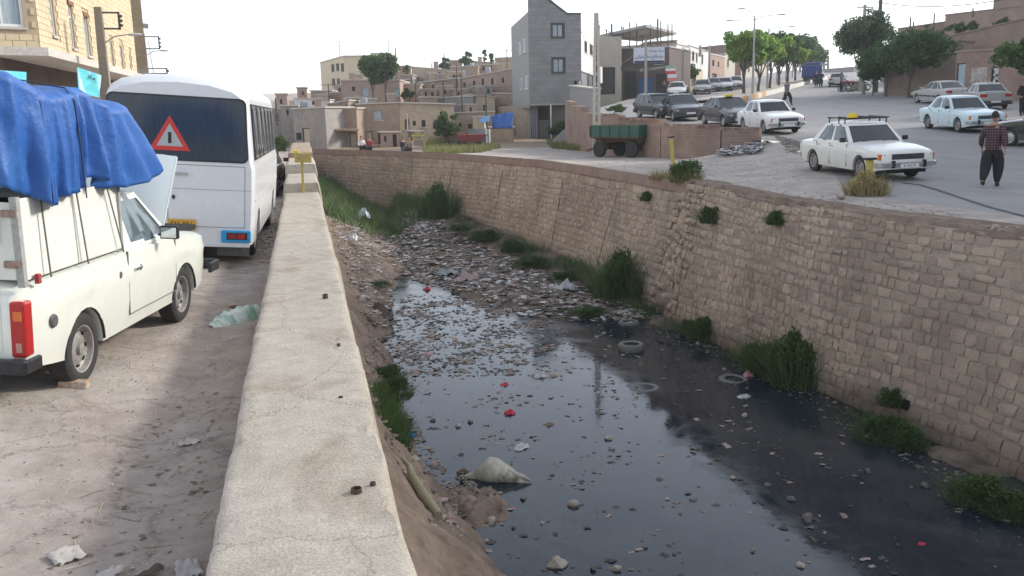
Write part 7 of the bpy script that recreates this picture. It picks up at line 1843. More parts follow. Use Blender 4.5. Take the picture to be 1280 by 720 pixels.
# left poles with brackets
def bracketpole(px, D, ytop, label, brk, lampz):
    p = atd(px, ytop, D); z = .3; h = p.z-z; t = thing('utility_pole', label, 'utility pole', (p.x, p.y, z), 0, 'concrete poles along the left buildings')
    MB().add([(sx*f, sy*f, zz) for zz, f in ((-.4, .17), (h, .10)) for sx, sy in ((-1,-1),(1,-1),(1,1),(-1,1))], [(3,2,1,0), (4,5,6,7), (0,1,5,4), (1,2,6,5), (2,3,7,6), (3,0,4,7)]).build('pole', mat('brownish_pole_concrete', (.26, .22, .18), .9, var=.15, scale=3), t)
    for (z0, z1, L_) in brk:
        q = MB().bar((0, 0, h-z0), (L_, .1, h-z0), .05).bar((0, 0, h-z1), (L_, .1, h-z1), .05).bar((L_, .1, h-z0+.03), (L_, .1, h-z1-.03), .06); q.build('bracket', m_frame_d, t)
        for zz in (z0+.1, (z0+z1)/2, z1-.1): MB().lathe([(.03, -.04), (.05, 0), (.03, .04)], 8, c=(L_+.06, .1, h-zz)).build('insulator', m_frame_d, t)
    for zl in lampz:
        MB().tube([(0, 0, h-zl), (.4, 0, h-zl+.25), (.75, 0, h-zl+.3)], .02, 6).build('arm', m_galv, t)
        o = MB().lathe([(0, -.2), (.06, -.16), (.08, 0), (.06, .2), (0, .26)], 8, 'x').build('lamp_head', MATS['pale_lamp_head'], t, smooth=50); o.location = (.95, 0, h-zl+.3); o.scale = (1, 1, .6)
    return t
bracketpole(122, 27, 9, 'brown concrete pole with square bracket beside the turquoise banner', [(.15, .62, .55)], [1.1])
bracketpole(178, 46, 42, 'slimmer concrete pole with three brackets left of the minibus roof', [(.15, .75, .75), (1.75, 2.0, 1.0)], [1.15, 2.6])
# wires between poles
wm = mat('black_cable', (.03, .03, .03), .7)
def wire(a, b, sag, label, r_=.012):
    a, b = Vector(a), Vector(b); pts = [a.lerp(b, t)-Vector((0, 0, sag*4*t*(1-t))) for t in np.linspace(0, 1, 14)]; o = MB().tube(pts, r_, 4).build('cable', wm); tag(o, label, 'cable')
wire(atd(744, 60, 43), atd(720, 25, 72), .3, 'thin cable from the pierced concrete pole to the grey tower')
wire(atd(745, 82, 43), atd(800, 58, 82), .6, 'thin cable from the pierced concrete pole to the signboard')
wire(atd(185, 50, 46), atd(197, 118, 30), .1, 'thin cable hanging from the slimmer left pole')
wire(atd(572, 97, 90), atd(608, 120, 68), .5, 'thin cable between the hill poles')
wire(atd(807, 54, 82), atd(853, 64, 90), .3, 'cable from the signboard pole to the white flats pole', .03); wire(atd(853, 64, 90), atd(886, 62, 104), .3, 'cable from the white flats pole up the street', .03); wire(atd(807, 52, 82), atd(746, 24, 43), .8, 'long cable from the signboard pole to the pierced concrete pole', .015)
wire(atd(1076, 12, 80), atd(1137, 24, 92), .5, 'cable from the crossarm pole to the skyline poles', .03); wire(atd(1094, 2, 77), atd(1290, -8, 60), .6, 'cable from the dark pole to the upper right corner', .03); wire(atd(807, 50, 82), atd(728, 22, 72), .4, 'cable from the signboard pole to the grey tower roof', .02)
# yellow marker posts
m_ypost = mat('faded_yellow_paint', (.52, .40, .10), .7, var=.2, scale=6, col2=(.40, .36, .24), w2=(.55, .7))
def ypost(px, py, ytop, dxp, label, zb_=None, w_=.10, cap=True):
    p = at(px, py, .17) if zb_ is None else at(px, py, zb_); z = both(p.x, p.y) if zb_ is None else zb_
    v = p-Vector((0, 0, CZ)); D = v.dot(fv); h = (py-ytop)*D/F_PX*1.02
    t = thing('marker_post', label, 'post', (p.x, p.y, z)); a = math.atan2(dxp*D/F_PX, h)
    t.rotation_euler = (0, a, 0)
    MB().box(-w_/2, w_/2, -w_/2, w_/2, -.15, h).build('post', m_ypost, t, bevel=.01)
    if cap: MB().box(-w_*.9, w_*.9, -w_*.8, w_*.8, h-.01, h+.04).build('cap', black_plastic, t, bevel=.01)
    return t, h
ypost(842, 215, 172, -4, 'leaning yellow square post at the edge of the canal wall')
ypost(1086, 241, 200, -1, 'yellow post with dark tip sticking out of the dry bush', w_=.13)
t, h = ypost(379, 240, 203, 1, 'yellow post carrying a small yellow box sign on the low wall', .41, .06, False)
MB().box(-.17, .22, -.10, .10, h-.02, h+.20).build('box_sign', mat('dirty_yellow_sheet', (.55, .43, .09), .6, var=.15, scale=6, col2=(.42, .33, .14)), t, bevel=.015)
MB().box(-.19, -.06, -.09, .09, h+.17, h+.26).build('box_lid', mat('bright_yellow_lid', (.70, .60, .08), .6), t, bevel=.02)
# yellow stand at the canal bend
p = at(523, 184, .1); t = thing('valve_stand', 'small yellow tubular stand near the grass patch', 'stand', (p.x, p.y, z_low(p.x, p.y)))
q = MB()
for x in (-.45, .45): q.bar((x*1.2, 0, 0), (x*.5, 0, 1.0), .07)
q.bar((-.35, 0, .75), (.35, 0, .75), .06).bar((-.45, 0, 1.0), (.45, 0, 1.0), .12).bar((-.2, 0, 1.15), (.2, 0, 1.15), .1); build_each(q, 'tube', m_ypost, t)

# ---------------------------------------------------------------- green farm trailer
m_tg = mat('dark_green_trailer_paint', (.03, .10, .075), .55, var=.25, scale=4, bump=.1); m_rustf = mat('rusty_frame', (.09, .065, .05), .85, var=.3, scale=8)
pa = at(750, 198, 0.0); pb = at(806, 199, 0.0)
tr = thing('farm_trailer', 'dark green four wheeled farm trailer parked against the brick wall', 'trailer')
Lt, Wt = 3.0, 1.5
def sidep(nm, a, b, z0, z1, n, th=.05):
    a, b = Vector((*a, 0)), Vector((*b, 0)); s_ = MB().bar((a.x, a.y, (z0+z1)/2), (b.x, b.y, (z0+z1)/2), th, z1-z0).build(nm, m_tg, tr)
    for k in range(n+1):
        p = a.lerp(b, k/n); o = Vector((b.y-a.y, a.x-b.x, 0)).normalized()
        MB().obox((p.x+o.x*.04, p.y+o.y*.04, (z0+z1)/2), (b-a).normalized()*.03, o*.03, Vector((0, 0, (z1-z0)/2+.01))).build('rib', m_tg, s_)
    MB().bar((a.x, a.y, z1+.025), (b.x, b.y, z1+.025), .09, .05).build('rail', mat('rail_green', (.10, .13, .07), .7, var=.3), s_)
hx, hy = Lt/2, Wt/2
sidep('side_board', (-hx, -hy), (hx, -hy), .95, 1.42, 5); sidep('side_board', (hx, hy), (-hx, hy), .95, 1.42, 5); sidep('end_board', (hx, -hy), (hx, hy), .95, 1.42, 2); sidep('end_board', (-hx, hy), (-hx, -hy), .95, 1.42, 3)
MB().box(-hx, hx, -hy, hy, .86, .94).build('floor', m_rustf, tr)
ch = MB()
for y in (-.4, .4): ch.box(-hx+.05, hx-.05, y-.05, y+.05, .70, .858)
build_each(ch, 'chassis_beam', m_rustf, tr)
for x in (-1.0, 1.0):
    MB().bar((x, -.62, .38), (x, .62, .38), .10).build('axle', m_rustf, tr); MB().box(x-.3, x+.3, -.45, .45, .60, .70).build('turntable', m_rustf, tr); MB().bar((x, 0, .38), (x, 0, .6), .3, .2).build('spring', m_rustf, tr)
    for y in (-.66, .66):
        w0 = MB().lathe([(.20, -.09), (.34, -.10), (.38, -.06), (.38, .06), (.34, .10), (.20, .09)], 22, 'y').build('wheel', rubber, tr, smooth=40); w0.location = (x, y, .38); MB().lathe([(.0, -.08), (.2, -.07), (.22, -.05)], 14, 'y').lathe([(.0, .08), (.2, .07), (.22, .05)], 14, 'y').build('rim', m_rustf, w0)
MB().bar((-hx, 0, .5), (-hx-1.0, 0, .25), .08).build('drawbar', m_rustf, tr)
c = (pa+pb)/2; an = math.atan2(pb.y-pa.y, pb.x-pa.x); tr.location = (c.x+.35, c.y+.5, z_low(c.x, c.y)); tr.rotation_euler = (0, 0, an-.15)

# blue lorry uphill, motorcycles, barrow
lo = thing('lorry', 'dark blue lorry seen from behind beside the silver car uphill', 'lorry'); 
MB().box(-1.1, 1.1, -2.5, 1.2, .9, 2.2).build('load_bed', P_blue, lo, bevel=.03); MB().box(-1.0, 1.0, 1.3, 2.9, .7, 2.5).build('cab', P_blue, lo, bevel=.15); MB().box(-.8, .8, 1.28, 1.31, 1.6, 2.3).build('rear_window', glass_dark, lo); MB().box(-.4, .4, -2.4, 2.8, .55, .9).build('chassis', m_rustf, lo)
for y in (-1.6, 2.0):
    for x in (-.85, .85): w0 = MB().lathe([(.25, -.13), (.44, -.14), (.46, 0), (.44, .14), (.25, .13)], 18, 'x').build('wheel', rubber, lo, smooth=40); w0.location = (x, y, .46)
on_street(by_px(1036, 106, 1.5, 6), R(32), lo)
def moto(px, py, label, rz, src=[]):
    p = st(px, py)
    if src: t = copy_tree(src[0]); t['label'] = label
    else:
        t = thing('motorcycle', label, 'motorcycle', group='motorcycles parked by the airy tree')
        for y in (-.62, .62):
            w_ = MB(); w_.lathe([(.23, -.04), (.29, -.05), (.31, 0), (.29, .05), (.23, .04)], 18, 'x', close=False); o = w_.build('wheel', rubber, t, smooth=40); o.location = (0, y, .31); MB().lathe([(.03, -.05), (.23, -.01), (.23, .01), (.03, .05)], 14, 'x').build('rim', chrome, o)
        MB().tube([(0, -.1, .75), (0, .2, .82), (0, .35, .74)], [.08, .14, .07], 8).build('fuel_tank', mat('dark_red_tank', (.22, .03, .03), .35), t, smooth=60)
        MB().box(-.12, .12, -.62, -.02, .72, .80).build('seat', black_plastic, t, bevel=.03); MB().box(-.13, .13, -.15, .25, .30, .60).build('engine', steel_rim, t, bevel=.03)
        MB().bar((0, .62, .31), (0, .42, .95), .05).bar((0, .42, .9), (0, -.3, .6), .05).bar((0, -.62, .31), (0, -.1, .45), .05).build('frame', m_rustf, t); MB().bar((-.33, .36, 1.02), (.33, .36, 1.02), .035).build('handlebar', chrome, t); MB().lathe([(0, .5), (.08, .5), (.09, .42)], 12, 'y', c=(0, 0, .9)).build('headlight', clear_lens, t)
        MB().tube([(.14, -.1, .3), (.15, -.75, .34)], .04, 8).build('exhaust', chrome, t); src.append(t)
    t.location = (p.x, p.y, z_street(p.x, p.y)); t.rotation_euler = (0, R(6), rz)
for k, (px, py, rz, lab) in enumerate(((1057, 114, .3, 'leftmost motorcycle beside the standing person'), (1063, 114, .9, 'second motorcycle of the parked cluster'), (1069, 114.5, 1.4, 'third motorcycle of the parked cluster'), (1075, 114, .6, 'motorcycle nearest to the dark trees'), (1060, 112, 1.2, 'motorcycle at the back of the parked cluster'))): moto(px, py, lab, rz)
p = atd(345, 160, 50); t = plant('bush', 'dark bush at the far left end seen past the minibus', 'bush', [('foliage', b1_[0]), ('stem', b1_[1])], (p.x, p.y, .2), .8)
# rubbish heap and small carts near the canal bend
def cart(px, py, D, m, label):
    p = atd(px, py, D); t = thing('cart', label, 'cart', (p.x, p.y, z_low(p.x, p.y)))
    MB().add([(-.7, -.4, .45), (.7, -.4, .45), (.7, .4, .45), (-.7, .4, .45), (-.9, -.5, .95), (.9, -.5, .95), (.9, .5, .95), (-.9, .5, .95)], [(0,3,2,1), (0,1,5,4), (1,2,6,5), (2,3,7,6), (3,0,4,7), (4,5,6,7)]).build('tray', m, t)
    for x in (-.5, .5): o = MB().lathe([(.1, -.05), (.25, -.05), (.25, .05), (.1, .05)], 14, 'y').build('wheel', rubber, t); o.location = (x, -.45, .25)
    MB().bar((.8, .3, .8), (1.5, .3, 1.0), .05).bar((.8, -.3, .8), (1.5, -.3, 1.0), .05).build('handle', m_rustf, t)
cart(566, 176, 64, mat('dull_pink_paint', (.32, .16, .15), .8, var=.2), 'dull pink barrow beside the big round bush'); cart(588, 179, 61, mat('dull_red_paint', (.25, .06, .05), .8, var=.2), 'low dull red barrow before the grey corrugated fence')

# ---------------------------------------------------------------- people
skin = mat('skin', (.38, .22, .15), .6, var=.1); hair_m = mat('dark_hair', (.02, .016, .014), .7, bump=.3, bscale=80)
def skinmesh(name, verts, edges, rad, m, parent, sub=1, root=0):
    me = bpy.data.meshes.new(name); me.from_pydata(verts, edges, []); me.materials.append(m); o = bpy.data.objects.new(name, me); C.objects.link(o); o.parent = parent
    md = o.modifiers.new('skin', 'SKIN'); md.use_smooth_shade = True
    for i, v in enumerate(me.skin_vertices[0].data): r_ = rad[i]; v.radius = r_ if isinstance(r_, tuple) else (r_, r_); v.use_root = (i == root)
    s = o.modifiers.new('sub', 'SUBSURF'); s.levels = sub; s.render_levels = sub
    dg = bpy.context.evaluated_depsgraph_get(); dg.update(); me2 = bpy.data.meshes.new_from_object(o.evaluated_get(dg)); me2.name = name
    me2.materials.clear(); me2.materials.append(m); me2.polygons.foreach_set('use_smooth', [True]*len(me2.polygons)); bpy.data.objects.remove(o); return link(name, me2, parent)
def person(label, loc, heading, top, bottom, hgt=1.72, stride=.0, armsw=.25, seat=False, hands=True, baggy=1.0, cat='person', turn=0, shoes=None, capm=None):
    """faces +Y, right side +X"""
    t = thing('person', label, cat, loc, -heading); k = hgt/1.72; S = stride
    if seat: hip = .45; 
    else: hip = .90
    def sc(v): return [tuple(a*k for a in p) for p in v]
    L, Rr = -1, 1
    if seat:
        legs = {s: [(s*.10, 0, hip), (s*.16, .38, hip+.12), (s*.14, .42, .10), (s*.14, .56, .04)] for s in (-1, 1)}
    else:
        legs = {1: [(.10, 0, hip), (.12, S*.42+.05, .49), (.11, S*.70-.02, .10), (.12, S*.70+.15, .035)], -1: [(-.10, 0, hip), (-.12, -S*.20+.06, .47), (-.12, -S*.85, .13+S*.10), (-.12, -S*.85+.14, .035+S*.02)]}
    # body: one continuous surface from head to feet
    V = [(0, 0, hip+.02), (0, .01, hip+.22), (0, .0, hip+.42), (0, -.005, hip+.54), (0, .02, hip+.62)]; E = [(0, 1), (1, 2), (2, 3), (3, 4)]; Rr_ = [(.15, .11), (.145, .10), (.17, .11), (.07, .065), (.052, .052)]
    for s in (1, -1):
        i = len(V); V += legs[s]; E += [(0, i), (i, i+1), (i+1, i+2), (i+2, i+3)]; Rr_ += [.10, .065, .042, .035]
        ax = armsw*(-s); j = len(V); el = (s*.27, ax*.30-.04, hip+.20); wr = (s*.28, ax*.62+.06, hip-.02)
        if seat: el = (s*.26, .08, hip+.22); wr = (s*.18, .32, hip+.16)
        V += [(s*.18, 0, hip+.47), el, wr]; E += [(3, j), (j, j+1), (j+1, j+2)]; Rr_ += [.065, .045, .03]
    body = skinmesh('body', sc(V), E, [(a[0]*k, a[1]*k) if isinstance(a, tuple) else a*k for a in Rr_], skin, t)
    # shirt
    V = [(0, 0, hip-.10), (0, 0, hip+.06), (0, .01, hip+.24), (0, 0, hip+.42), (0, -.005, hip+.525)]; E = [(0, 1), (1, 2), (2, 3), (3, 4)]; Rr_ = [(.18, .14), (.195, .15), (.19, .14), (.20, .14), (.09, .085)]
    for s in (1, -1):
        ax = armsw*(-s); j = len(V); el = (s*.27, ax*.30-.04, hip+.20); wr = (s*.28, ax*.55+.04, hip+.035)
        if seat: el = (s*.26, .08, hip+.22); wr = (s*.20, .28, hip+.17)
        V += [(s*.185, 0, hip+.465), el, wr]; E += [(3, j), (j, j+1), (j+1, j+2)]; Rr_ += [.085, .068, .052]
    skinmesh('shirt', sc(V), E, [(a[0]*k, a[1]*k) if isinstance(a, tuple) else a*k for a in Rr_], top, t)
    V = [(0, 0, hip+.12), (0, 0, hip-.02)]; E = [(0, 1)]; Rr_ = [(.155, .12), (.175, .145)]
    for s in (1, -1):
        lg = legs[s]; i = len(V); mid = tuple((a+b)/2 for a, b in zip(lg[0], lg[1])); low = tuple(b+(c-b)*.55 for b, c in zip(lg[1], lg[2])); an = (lg[2][0], lg[2][1], lg[2][2]-.01)
        V += [(lg[0][0], lg[0][1], lg[0][2]-.06), mid, lg[1], low, an]; E += [(1, i), (i, i+1), (i+1, i+2), (i+2, i+3), (i+3, i+4)]; Rr_ += [.115*baggy, .125*baggy, .120*baggy, .095*baggy, .058]
    skinmesh('trousers', sc(V), E, [(a[0]*k, a[1]*k) if isinstance(a, tuple) else a*k for a in Rr_], bottom, t)
    for s in (1, -1):
        a = Vector(legs[s][2]); b = Vector(legs[s][3]); d = Vector((0, 1, 0)); b = Vector((b.x, b.y, max(.035, a.z-.07)))
        V = [(a.x, a.y-.05, b.z+.01), (a.x, a.y+.06, b.z+.02), (a.x, a.y+.17, b.z), (a.x, a.y-.01, b.z+.07)]
        skinmesh('shoe', sc(V), [(0, 1), (1, 2), (1, 3)], [.045*k, .047*k, .036*k, .045*k], shoes or black_plastic, t)
    # head with face, ears and hair
    hz = hip+.73; q = MB(); rows = []
    for i in range(13):
        ph = PI*i/12; zz = math.cos(ph); rr = math.sin(ph); row = []
        for j in range(16):
            a = 2*PI*j/16; x = rr*math.cos(a)*.075; y = rr*math.sin(a)*.095; z = zz*.118
            if zz < 0: x *= 1-.28*(-zz); y = y*(1-.15*(-zz))+.012*(-zz)
            if abs(a-PI/2) < .3 and -.35 < zz < .1: y += .018
            row.append((x*k, y*k, (hz+z)*k))
        rows.append(row)
    hd_ = q.grid(rows, wrap=True).build('head', skin, t, smooth=180)
    fx = MB()
    for s in (1, -1): MB().lathe([(0, -.012), (.016, -.006), (.018, .006), (0, .012)], 8, 'x', c=(s*.078*k, 0, hz*k)).build('ear', skin, hd_, smooth=60).scale = (1, 1, 1); MB().lathe([(0, .092), (.010, .089)], 8, 'y', c=(s*.03*k, -.006, (hz+.012)*k)).build('eye', ink, hd_)
    MB().box(-.022*k, .022*k, .080*k, .090*k, (hz-.062)*k, (hz-.056)*k).build('mouth', mat('lip', (.28, .12, .09), .6), hd_)
    rows = []
    for i in range(8):
        ph = PI*.60*i/7; row = []
        for j in range(18):
            a = 2*PI*j/18; back = (1-math.sin(a))/2; ph2 = ph*(.55+.45*back); row.append((math.sin(ph2)*math.cos(a)*.084*k, (math.sin(ph2)*math.sin(a)*.104-.006)*k, (hz+.006+math.cos(ph2)*.127)*k))
        rows.append(row)
    MB().grid(rows, wrap=True).build('hair', capm or hair_m, hd_, smooth=180)
    if hands:
        for s in (1, -1):
            ax = armsw*(-s); w0 = Vector((s*.28, ax*.62+.06, hip-.02)) if not seat else Vector((s*.18, .32, hip+.16)); dd = Vector((0, ax*.25+.08, -1)).normalized() if not seat else Vector((-s*.2, .9, -.3)).normalized()
            V = [w0, w0+dd*.05, w0+dd*.09]; E = [(0, 1), (1, 2)]; Rr_ = [.026, (.018, .036), (.014, .034)]; V = [tuple(v) for v in V]
            side = Vector((0, 1, 0)) if not seat else Vector((s, 0, 0))
            for f in range(4):
                b = w0+dd*.09+side*(-.030+.020*f); l = (.065, .078, .072, .055)[f]; i = len(V); V += [tuple(b), tuple(b+dd*l*.55), tuple(b+dd*l+Vector((-s*.022, 0, 0)))]; E += [(2, i), (i, i+1), (i+1, i+2)]; Rr_ += [.0095, .009, .0075]
            b = w0+dd*.03+side*.036; i = len(V); V += [tuple(b), tuple(b+dd*.03+side*.02), tuple(b+dd*.06+side*.018+Vector((-s*.012, 0, 0)))]; E += [(1, i), (i, i+1), (i+1, i+2)]; Rr_ += [.012, .010, .008]
            skinmesh('hand', sc(V), E, [(a[0]*k, a[1]*k) if isinstance(a, tuple) else a*k for a in Rr_], skin, t)
    return t
# plaid shirt
def plaid():
    m = bpy.data.materials.new('dark_red_checked_cloth'); m.use_nodes = True; N = m.node_tree.nodes; L = m.node_tree.links; b = N['Principled BSDF']; b.inputs['Roughness'].default_value = .9
    tc = N.new('ShaderNodeTexCoord'); sx = N.new('ShaderNodeSeparateXYZ'); L.new(tc.outputs['Object'], sx.inputs[0]); outs = []
    for ax in (0, 2):
        mu = N.new('ShaderNodeMath'); mu.operation = 'MULTIPLY'; mu.inputs[1].default_value = 17; L.new(sx.outputs[ax], mu.inputs[0]); fr = N.new('ShaderNodeMath'); fr.operation = 'FRACT'; L.new(mu.outputs[0], fr.inputs[0]); gt = N.new('ShaderNodeMath'); gt.operation = 'GREATER_THAN'; gt.inputs[1].default_value = .80; L.new(fr.outputs[0], gt.inputs[0]); outs.append(gt)
    mxx = N.new('ShaderNodeMath'); mxx.operation = 'MAXIMUM'; L.new(outs[0].outputs[0], mxx.inputs[0]); L.new(outs[1].outputs[0], mxx.inputs[1])
    mi = N.new('ShaderNodeMix'); mi.data_type = 'RGBA'; mi.inputs[6].default_value = (.045, .014, .022, 1); mi.inputs[7].default_value = (.15, .10, .11, 1); L.new(mxx.outputs[0], mi.inputs[0]); L.new(mi.outputs[2], b.inputs['Base Color']); return m
blk_c = mat('black_cloth', (.022, .022, .024), .95, var=.2, scale=5, bump=.4, bscale=12); grey_c = mat('grey_cloth', (.14, .15, .17), .95, var=.2, scale=5); navy_c = mat('navy_cloth', (.03, .04, .08), .95); tan_c = mat('tan_cloth', (.30, .24, .18), .95); red_c = mat('red_cloth', (.35, .05, .05), .95)
def gp(px, py):
    p = at(px, py, .2) if py > 200 else st(px, py); return Vector((p.x, p.y, both(p.x, p.y)))
p = at(1237, 236, .15); person('man in a dark red checked shirt and baggy black trousers walking away up the road', (p.x, p.y, both(p.x, p.y)), R(52), plaid(), blk_c, 1.70, .26, .3, baggy=1.15)
p = gp(983, 131); person('man in grey shirt and black baggy trousers striding across the street', (p.x, p.y, p.z), R(80), grey_c, blk_c, 1.72, .48, .5, baggy=1.15)
p = gp(1051, 115); person('person in grey top and black skirt-like trousers standing by the motorcycles', (p.x, p.y, p.z), R(120), grey_c, blk_c, 1.7, .02, .1, baggy=1.4, hands=False)
p = gp(1020, 109); person('man in dark blue standing in the far roadway', (p.x, p.y, p.z), R(200), navy_c, navy_c, 1.72, .1, .1, hands=False)
p = gp(1026, 109); person('second dark figure standing near the man in dark blue', (p.x, p.y, p.z), R(20), navy_c, blk_c, 1.68, .1, .1, hands=False)
p = atd(1279, 128, 44); person('figure in black cut off by the right edge at the compound wall', (p.x, p.y, both(p.x, p.y)), R(180), blk_c, blk_c, 1.75, .05, .1, hands=False, capm=blk_c)
for px, py, hd_, tm_, bm_, lab in ((452, 184, 170, white_paint, blk_c, 'seated person in white top on the far bank'), (462, 184, 190, red_c, blk_c, 'seated person in red on the far bank'), (504, 186, 150, blk_c, grey_c, 'seated dark person left of the yellow stand'), (512, 186, 200, tan_c, blk_c, 'seated person in tan next to the yellow stand')):
    p = at(px, py, .1); person(lab, (p.x, p.y, z_low(p.x, p.y)-.25), R(hd_), tm_, bm_, 1.6, 0, 0, seat=True, hands=False)
p = atd(830, 124, 84); person('person in dark clothes at the shop under the signboard', (p.x, p.y, p.z), R(200), blk_c, navy_c, 1.7, .1, .1, hands=False)
# ---------------------------------------------------------------- refuse
lrg = np.random.RandomState(17)
def chunk_lib(kind, n=8):
    out = []
    for k in range(n):
        if kind == 'stone':
            bm = bmesh.new(); bmesh.ops.create_icosphere(bm, subdivisions=1, radius=1)
            V = [tuple(np.array(v.co)*(1+lrg.uniform(-.28, .28))*np.array([1, .8, .55])) for v in bm.verts]; Fq = [tuple(v.index for v in f.verts) for f in bm.faces]; bm.free()
        elif kind == 'rag':      # crumpled sheet
            g = 4; V = []; Fq = []
            for j in range(g):
                for i in range(g): V.append(((i/(g-1)-.5)*2+lrg.uniform(-.25, .25), (j/(g-1)-.5)*2*.8+lrg.uniform(-.25, .25), lrg.uniform(0, .75)))
            for j in range(g-1):
                for i in range(g-1): a = j*g+i; Fq += [(a, a+1, a+g+1), (a, a+g+1, a+g)]
        else:                    # stick
            a = lrg.uniform(-.4, .4); V = [(-1, -.05, 0), (-1, .05, 0), (-1, 0, .08), (0, a*.5-.05, .12), (0, a*.5+.05, .12), (0, a*.5, .2), (1, a-.03, .02), (1, a+.03, .02), (1, a, .07)]
            Fq = [(0, 1, 4), (0, 4, 3), (1, 2, 5), (1, 5, 4), (2, 0, 3), (2, 3, 5), (3, 4, 7), (3, 7, 6), (4, 5, 8), (4, 8, 7), (5, 3, 6), (5, 6, 8)]
        out.append((np.array(V), np.array(Fq)))
    return out
LIB = {k: chunk_lib(k) for k in ('stone', 'rag', 'stick')}
def heap(name, label, pts, kind, smin, smax, m, flat=.6, power=2.2, sink=.3):
    Vs = []; Fs = []; o = 0
    for (x, y, z) in pts:
        V, Fq = LIB[kind][lrg.randint(8)]; s = smin+(smax-smin)*lrg.uniform()**power; a = lrg.uniform(0, 2*PI); c, s_ = math.cos(a), math.sin(a)
        sc3 = np.array([1, lrg.uniform(.6, 1.1), flat*lrg.uniform(.6, 1.3)])*s; W_ = V*sc3; X = W_[:, 0]*c-W_[:, 1]*s_+x; Y = W_[:, 0]*s_+W_[:, 1]*c+y; Z = W_[:, 2]+z-(s*flat*sink if kind == 'stone' else 0)
        if kind != 'stone': Z = Z+W_[:, 0]*lrg.uniform(-.2, .2)
        Vs.append(np.stack([X, Y, Z], 1)); Fs.append(Fq+o); o += len(V)
    me = fastmesh(name, np.concatenate(Vs), np.concatenate(Fs), m, 3); ob = link(name, me); tag(ob, label, None, None, 'stuff'); return ob
m_lw = mat('grey_white_plastic', (.44, .43, .42), .6, island=.35); m_lt = mat('tan_rubbish', (.25, .20, .165), .9, island=.45); m_ld = mat('dark_rubbish', (.05, .046, .042), .7, island=.5); m_lb = mat('faded_blue_plastic', (.14, .22, .30), .6, island=.4); m_lr = mat('faded_red_plastic', (.34, .07, .07), .6, island=.35); m_ls = mat('river_stone', (.20, .17, .14), .9, island=.35)
bedz = lambda x, y: max(ZW+.004, z_bed(x, y))
allz = lambda x, y: z_bed(x, y)+.01
heapzone = [(500, 345), (455, 330), (420, 275), (470, 262), (520, 285), (600, 310), (700, 352), (800, 388), (830, 398), (740, 402), (690, 398), (640, 392), (590, 372)]
def den_h(x, y): return .25+.75*sstep(-.25, .3, fbm(x*.8, y*.8, 33))
heap('rubbish', 'heaps of pale plastic rubbish on the canal bed', scatter(heapzone, ZW, 2300, bedz, den_h), 'rag', .03, .15, m_lw, .45)
heap('rubbish', 'brown sodden rubbish on the canal bed', scatter(heapzone, ZW, 3600, bedz, den_h), 'rag', .03, .16, m_lt, .45)
heap('rubbish', 'dark wet rubbish on the canal bed', scatter(heapzone, ZW, 2600, bedz, den_h), 'rag', .03, .15, m_ld, .4)
heap('rubble', 'broken stones on the canal bed', scatter(heapzone, ZW, 1900, bedz, den_h), 'stone', .02, .11, m_ls, .6)
heap('rubbish', 'scraps of faded blue plastic on the canal bed', scatter(heapzone, ZW, 110, bedz), 'rag', .03, .10, m_lb, .5)
heap('rubbish', 'scraps of faded red plastic on the canal bed', scatter(heapzone, ZW, 80, bedz), 'rag', .03, .10, m_lr, .5)
farz = [(492, 250), (520, 246), (560, 290), (520, 300), (470, 290), (476, 262)]
heap('rubbish', 'pale rubbish drifted below the far reeds', scatter(farz, -3.1, 1500, bedz), 'rag', .04, .2, m_lw, .5)
heap('rubbish', 'brown rubbish drifted below the far reeds', scatter(farz, -3.1, 1300, bedz), 'rag', .04, .2, m_lt, .5)
# left bank
bankz = [(402, 250), (420, 262), (470, 300), (505, 350), (520, 372), (470, 400), (455, 440), (462, 560), (545, 720), (590, 650), (560, 600), (510, 560), (500, 470), (440, 370), (412, 300)]
heap('rubbish', 'brown rubbish strewn on the left bank', scatter(bankz, -2.6, 2600, allz), 'rag', .02, .10, m_lt, .35)
heap('rubbish', 'pale rubbish strewn on the left bank', scatter([(402, 248), (425, 262), (470, 300), (505, 350), (475, 380), (440, 360), (412, 290)], -2.4, 900, allz), 'rag', .03, .12, m_lw, .4)
heap('rubble', 'small stones on the left bank', scatter(bankz, -2.6, 2400, allz), 'stone', .015, .07, m_ls, .7)
heap('twigs', 'dry twigs on the left bank', scatter([(398, 240), (408, 240), (455, 290), (470, 330), (430, 320), (405, 280)], -1.8, 420, allz), 'stick', .1, .45, mat('pale_twig', (.30, .25, .19), .9, island=.3), .6)
# fuller bags and bundles, clumped
def bags(label, pts, smin, smax, m): return heap('bags', label, pts, 'stone', smin, smax, m, .55, 1.6, sink=.1)
cl = lambda x, y: sstep(0, .3, fbm(x*1.1, y*1.1, 61))
m_b1 = mat('white_bag_plastic', (.55, .55, .54), .45, island=.25, bump=.4, scale=6); m_b2 = mat('brown_bag_cloth', (.24, .17, .12), .9, island=.4, bump=.5, scale=6); m_b3 = mat('green_bag_plastic', (.12, .24, .16), .5, island=.4); m_b4 = mat('ochre_scrap', (.45, .30, .12), .7, island=.4)
bags('white and grey plastic bags among the refuse', scatter(heapzone, ZW, 170, bedz, cl), .04, .15, m_b1); bags('brown cloth bundles among the refuse', scatter(heapzone, ZW, 240, bedz, cl), .04, .17, m_b2)
bags('green plastic scraps among the refuse', scatter(heapzone, ZW, 45, bedz), .03, .10, m_b3); bags('ochre scraps among the refuse', scatter(heapzone, ZW, 55, bedz), .03, .10, m_b4)
bags('white bags along the left bank', scatter([(402, 248), (425, 262), (470, 300), (505, 350), (475, 380), (440, 360), (412, 290)], -2.4, 90, allz), .04, .14, m_b1)
bags('pale bags below the far reeds', scatter(farz, -3.1, 110, bedz), .06, .2, m_b1)
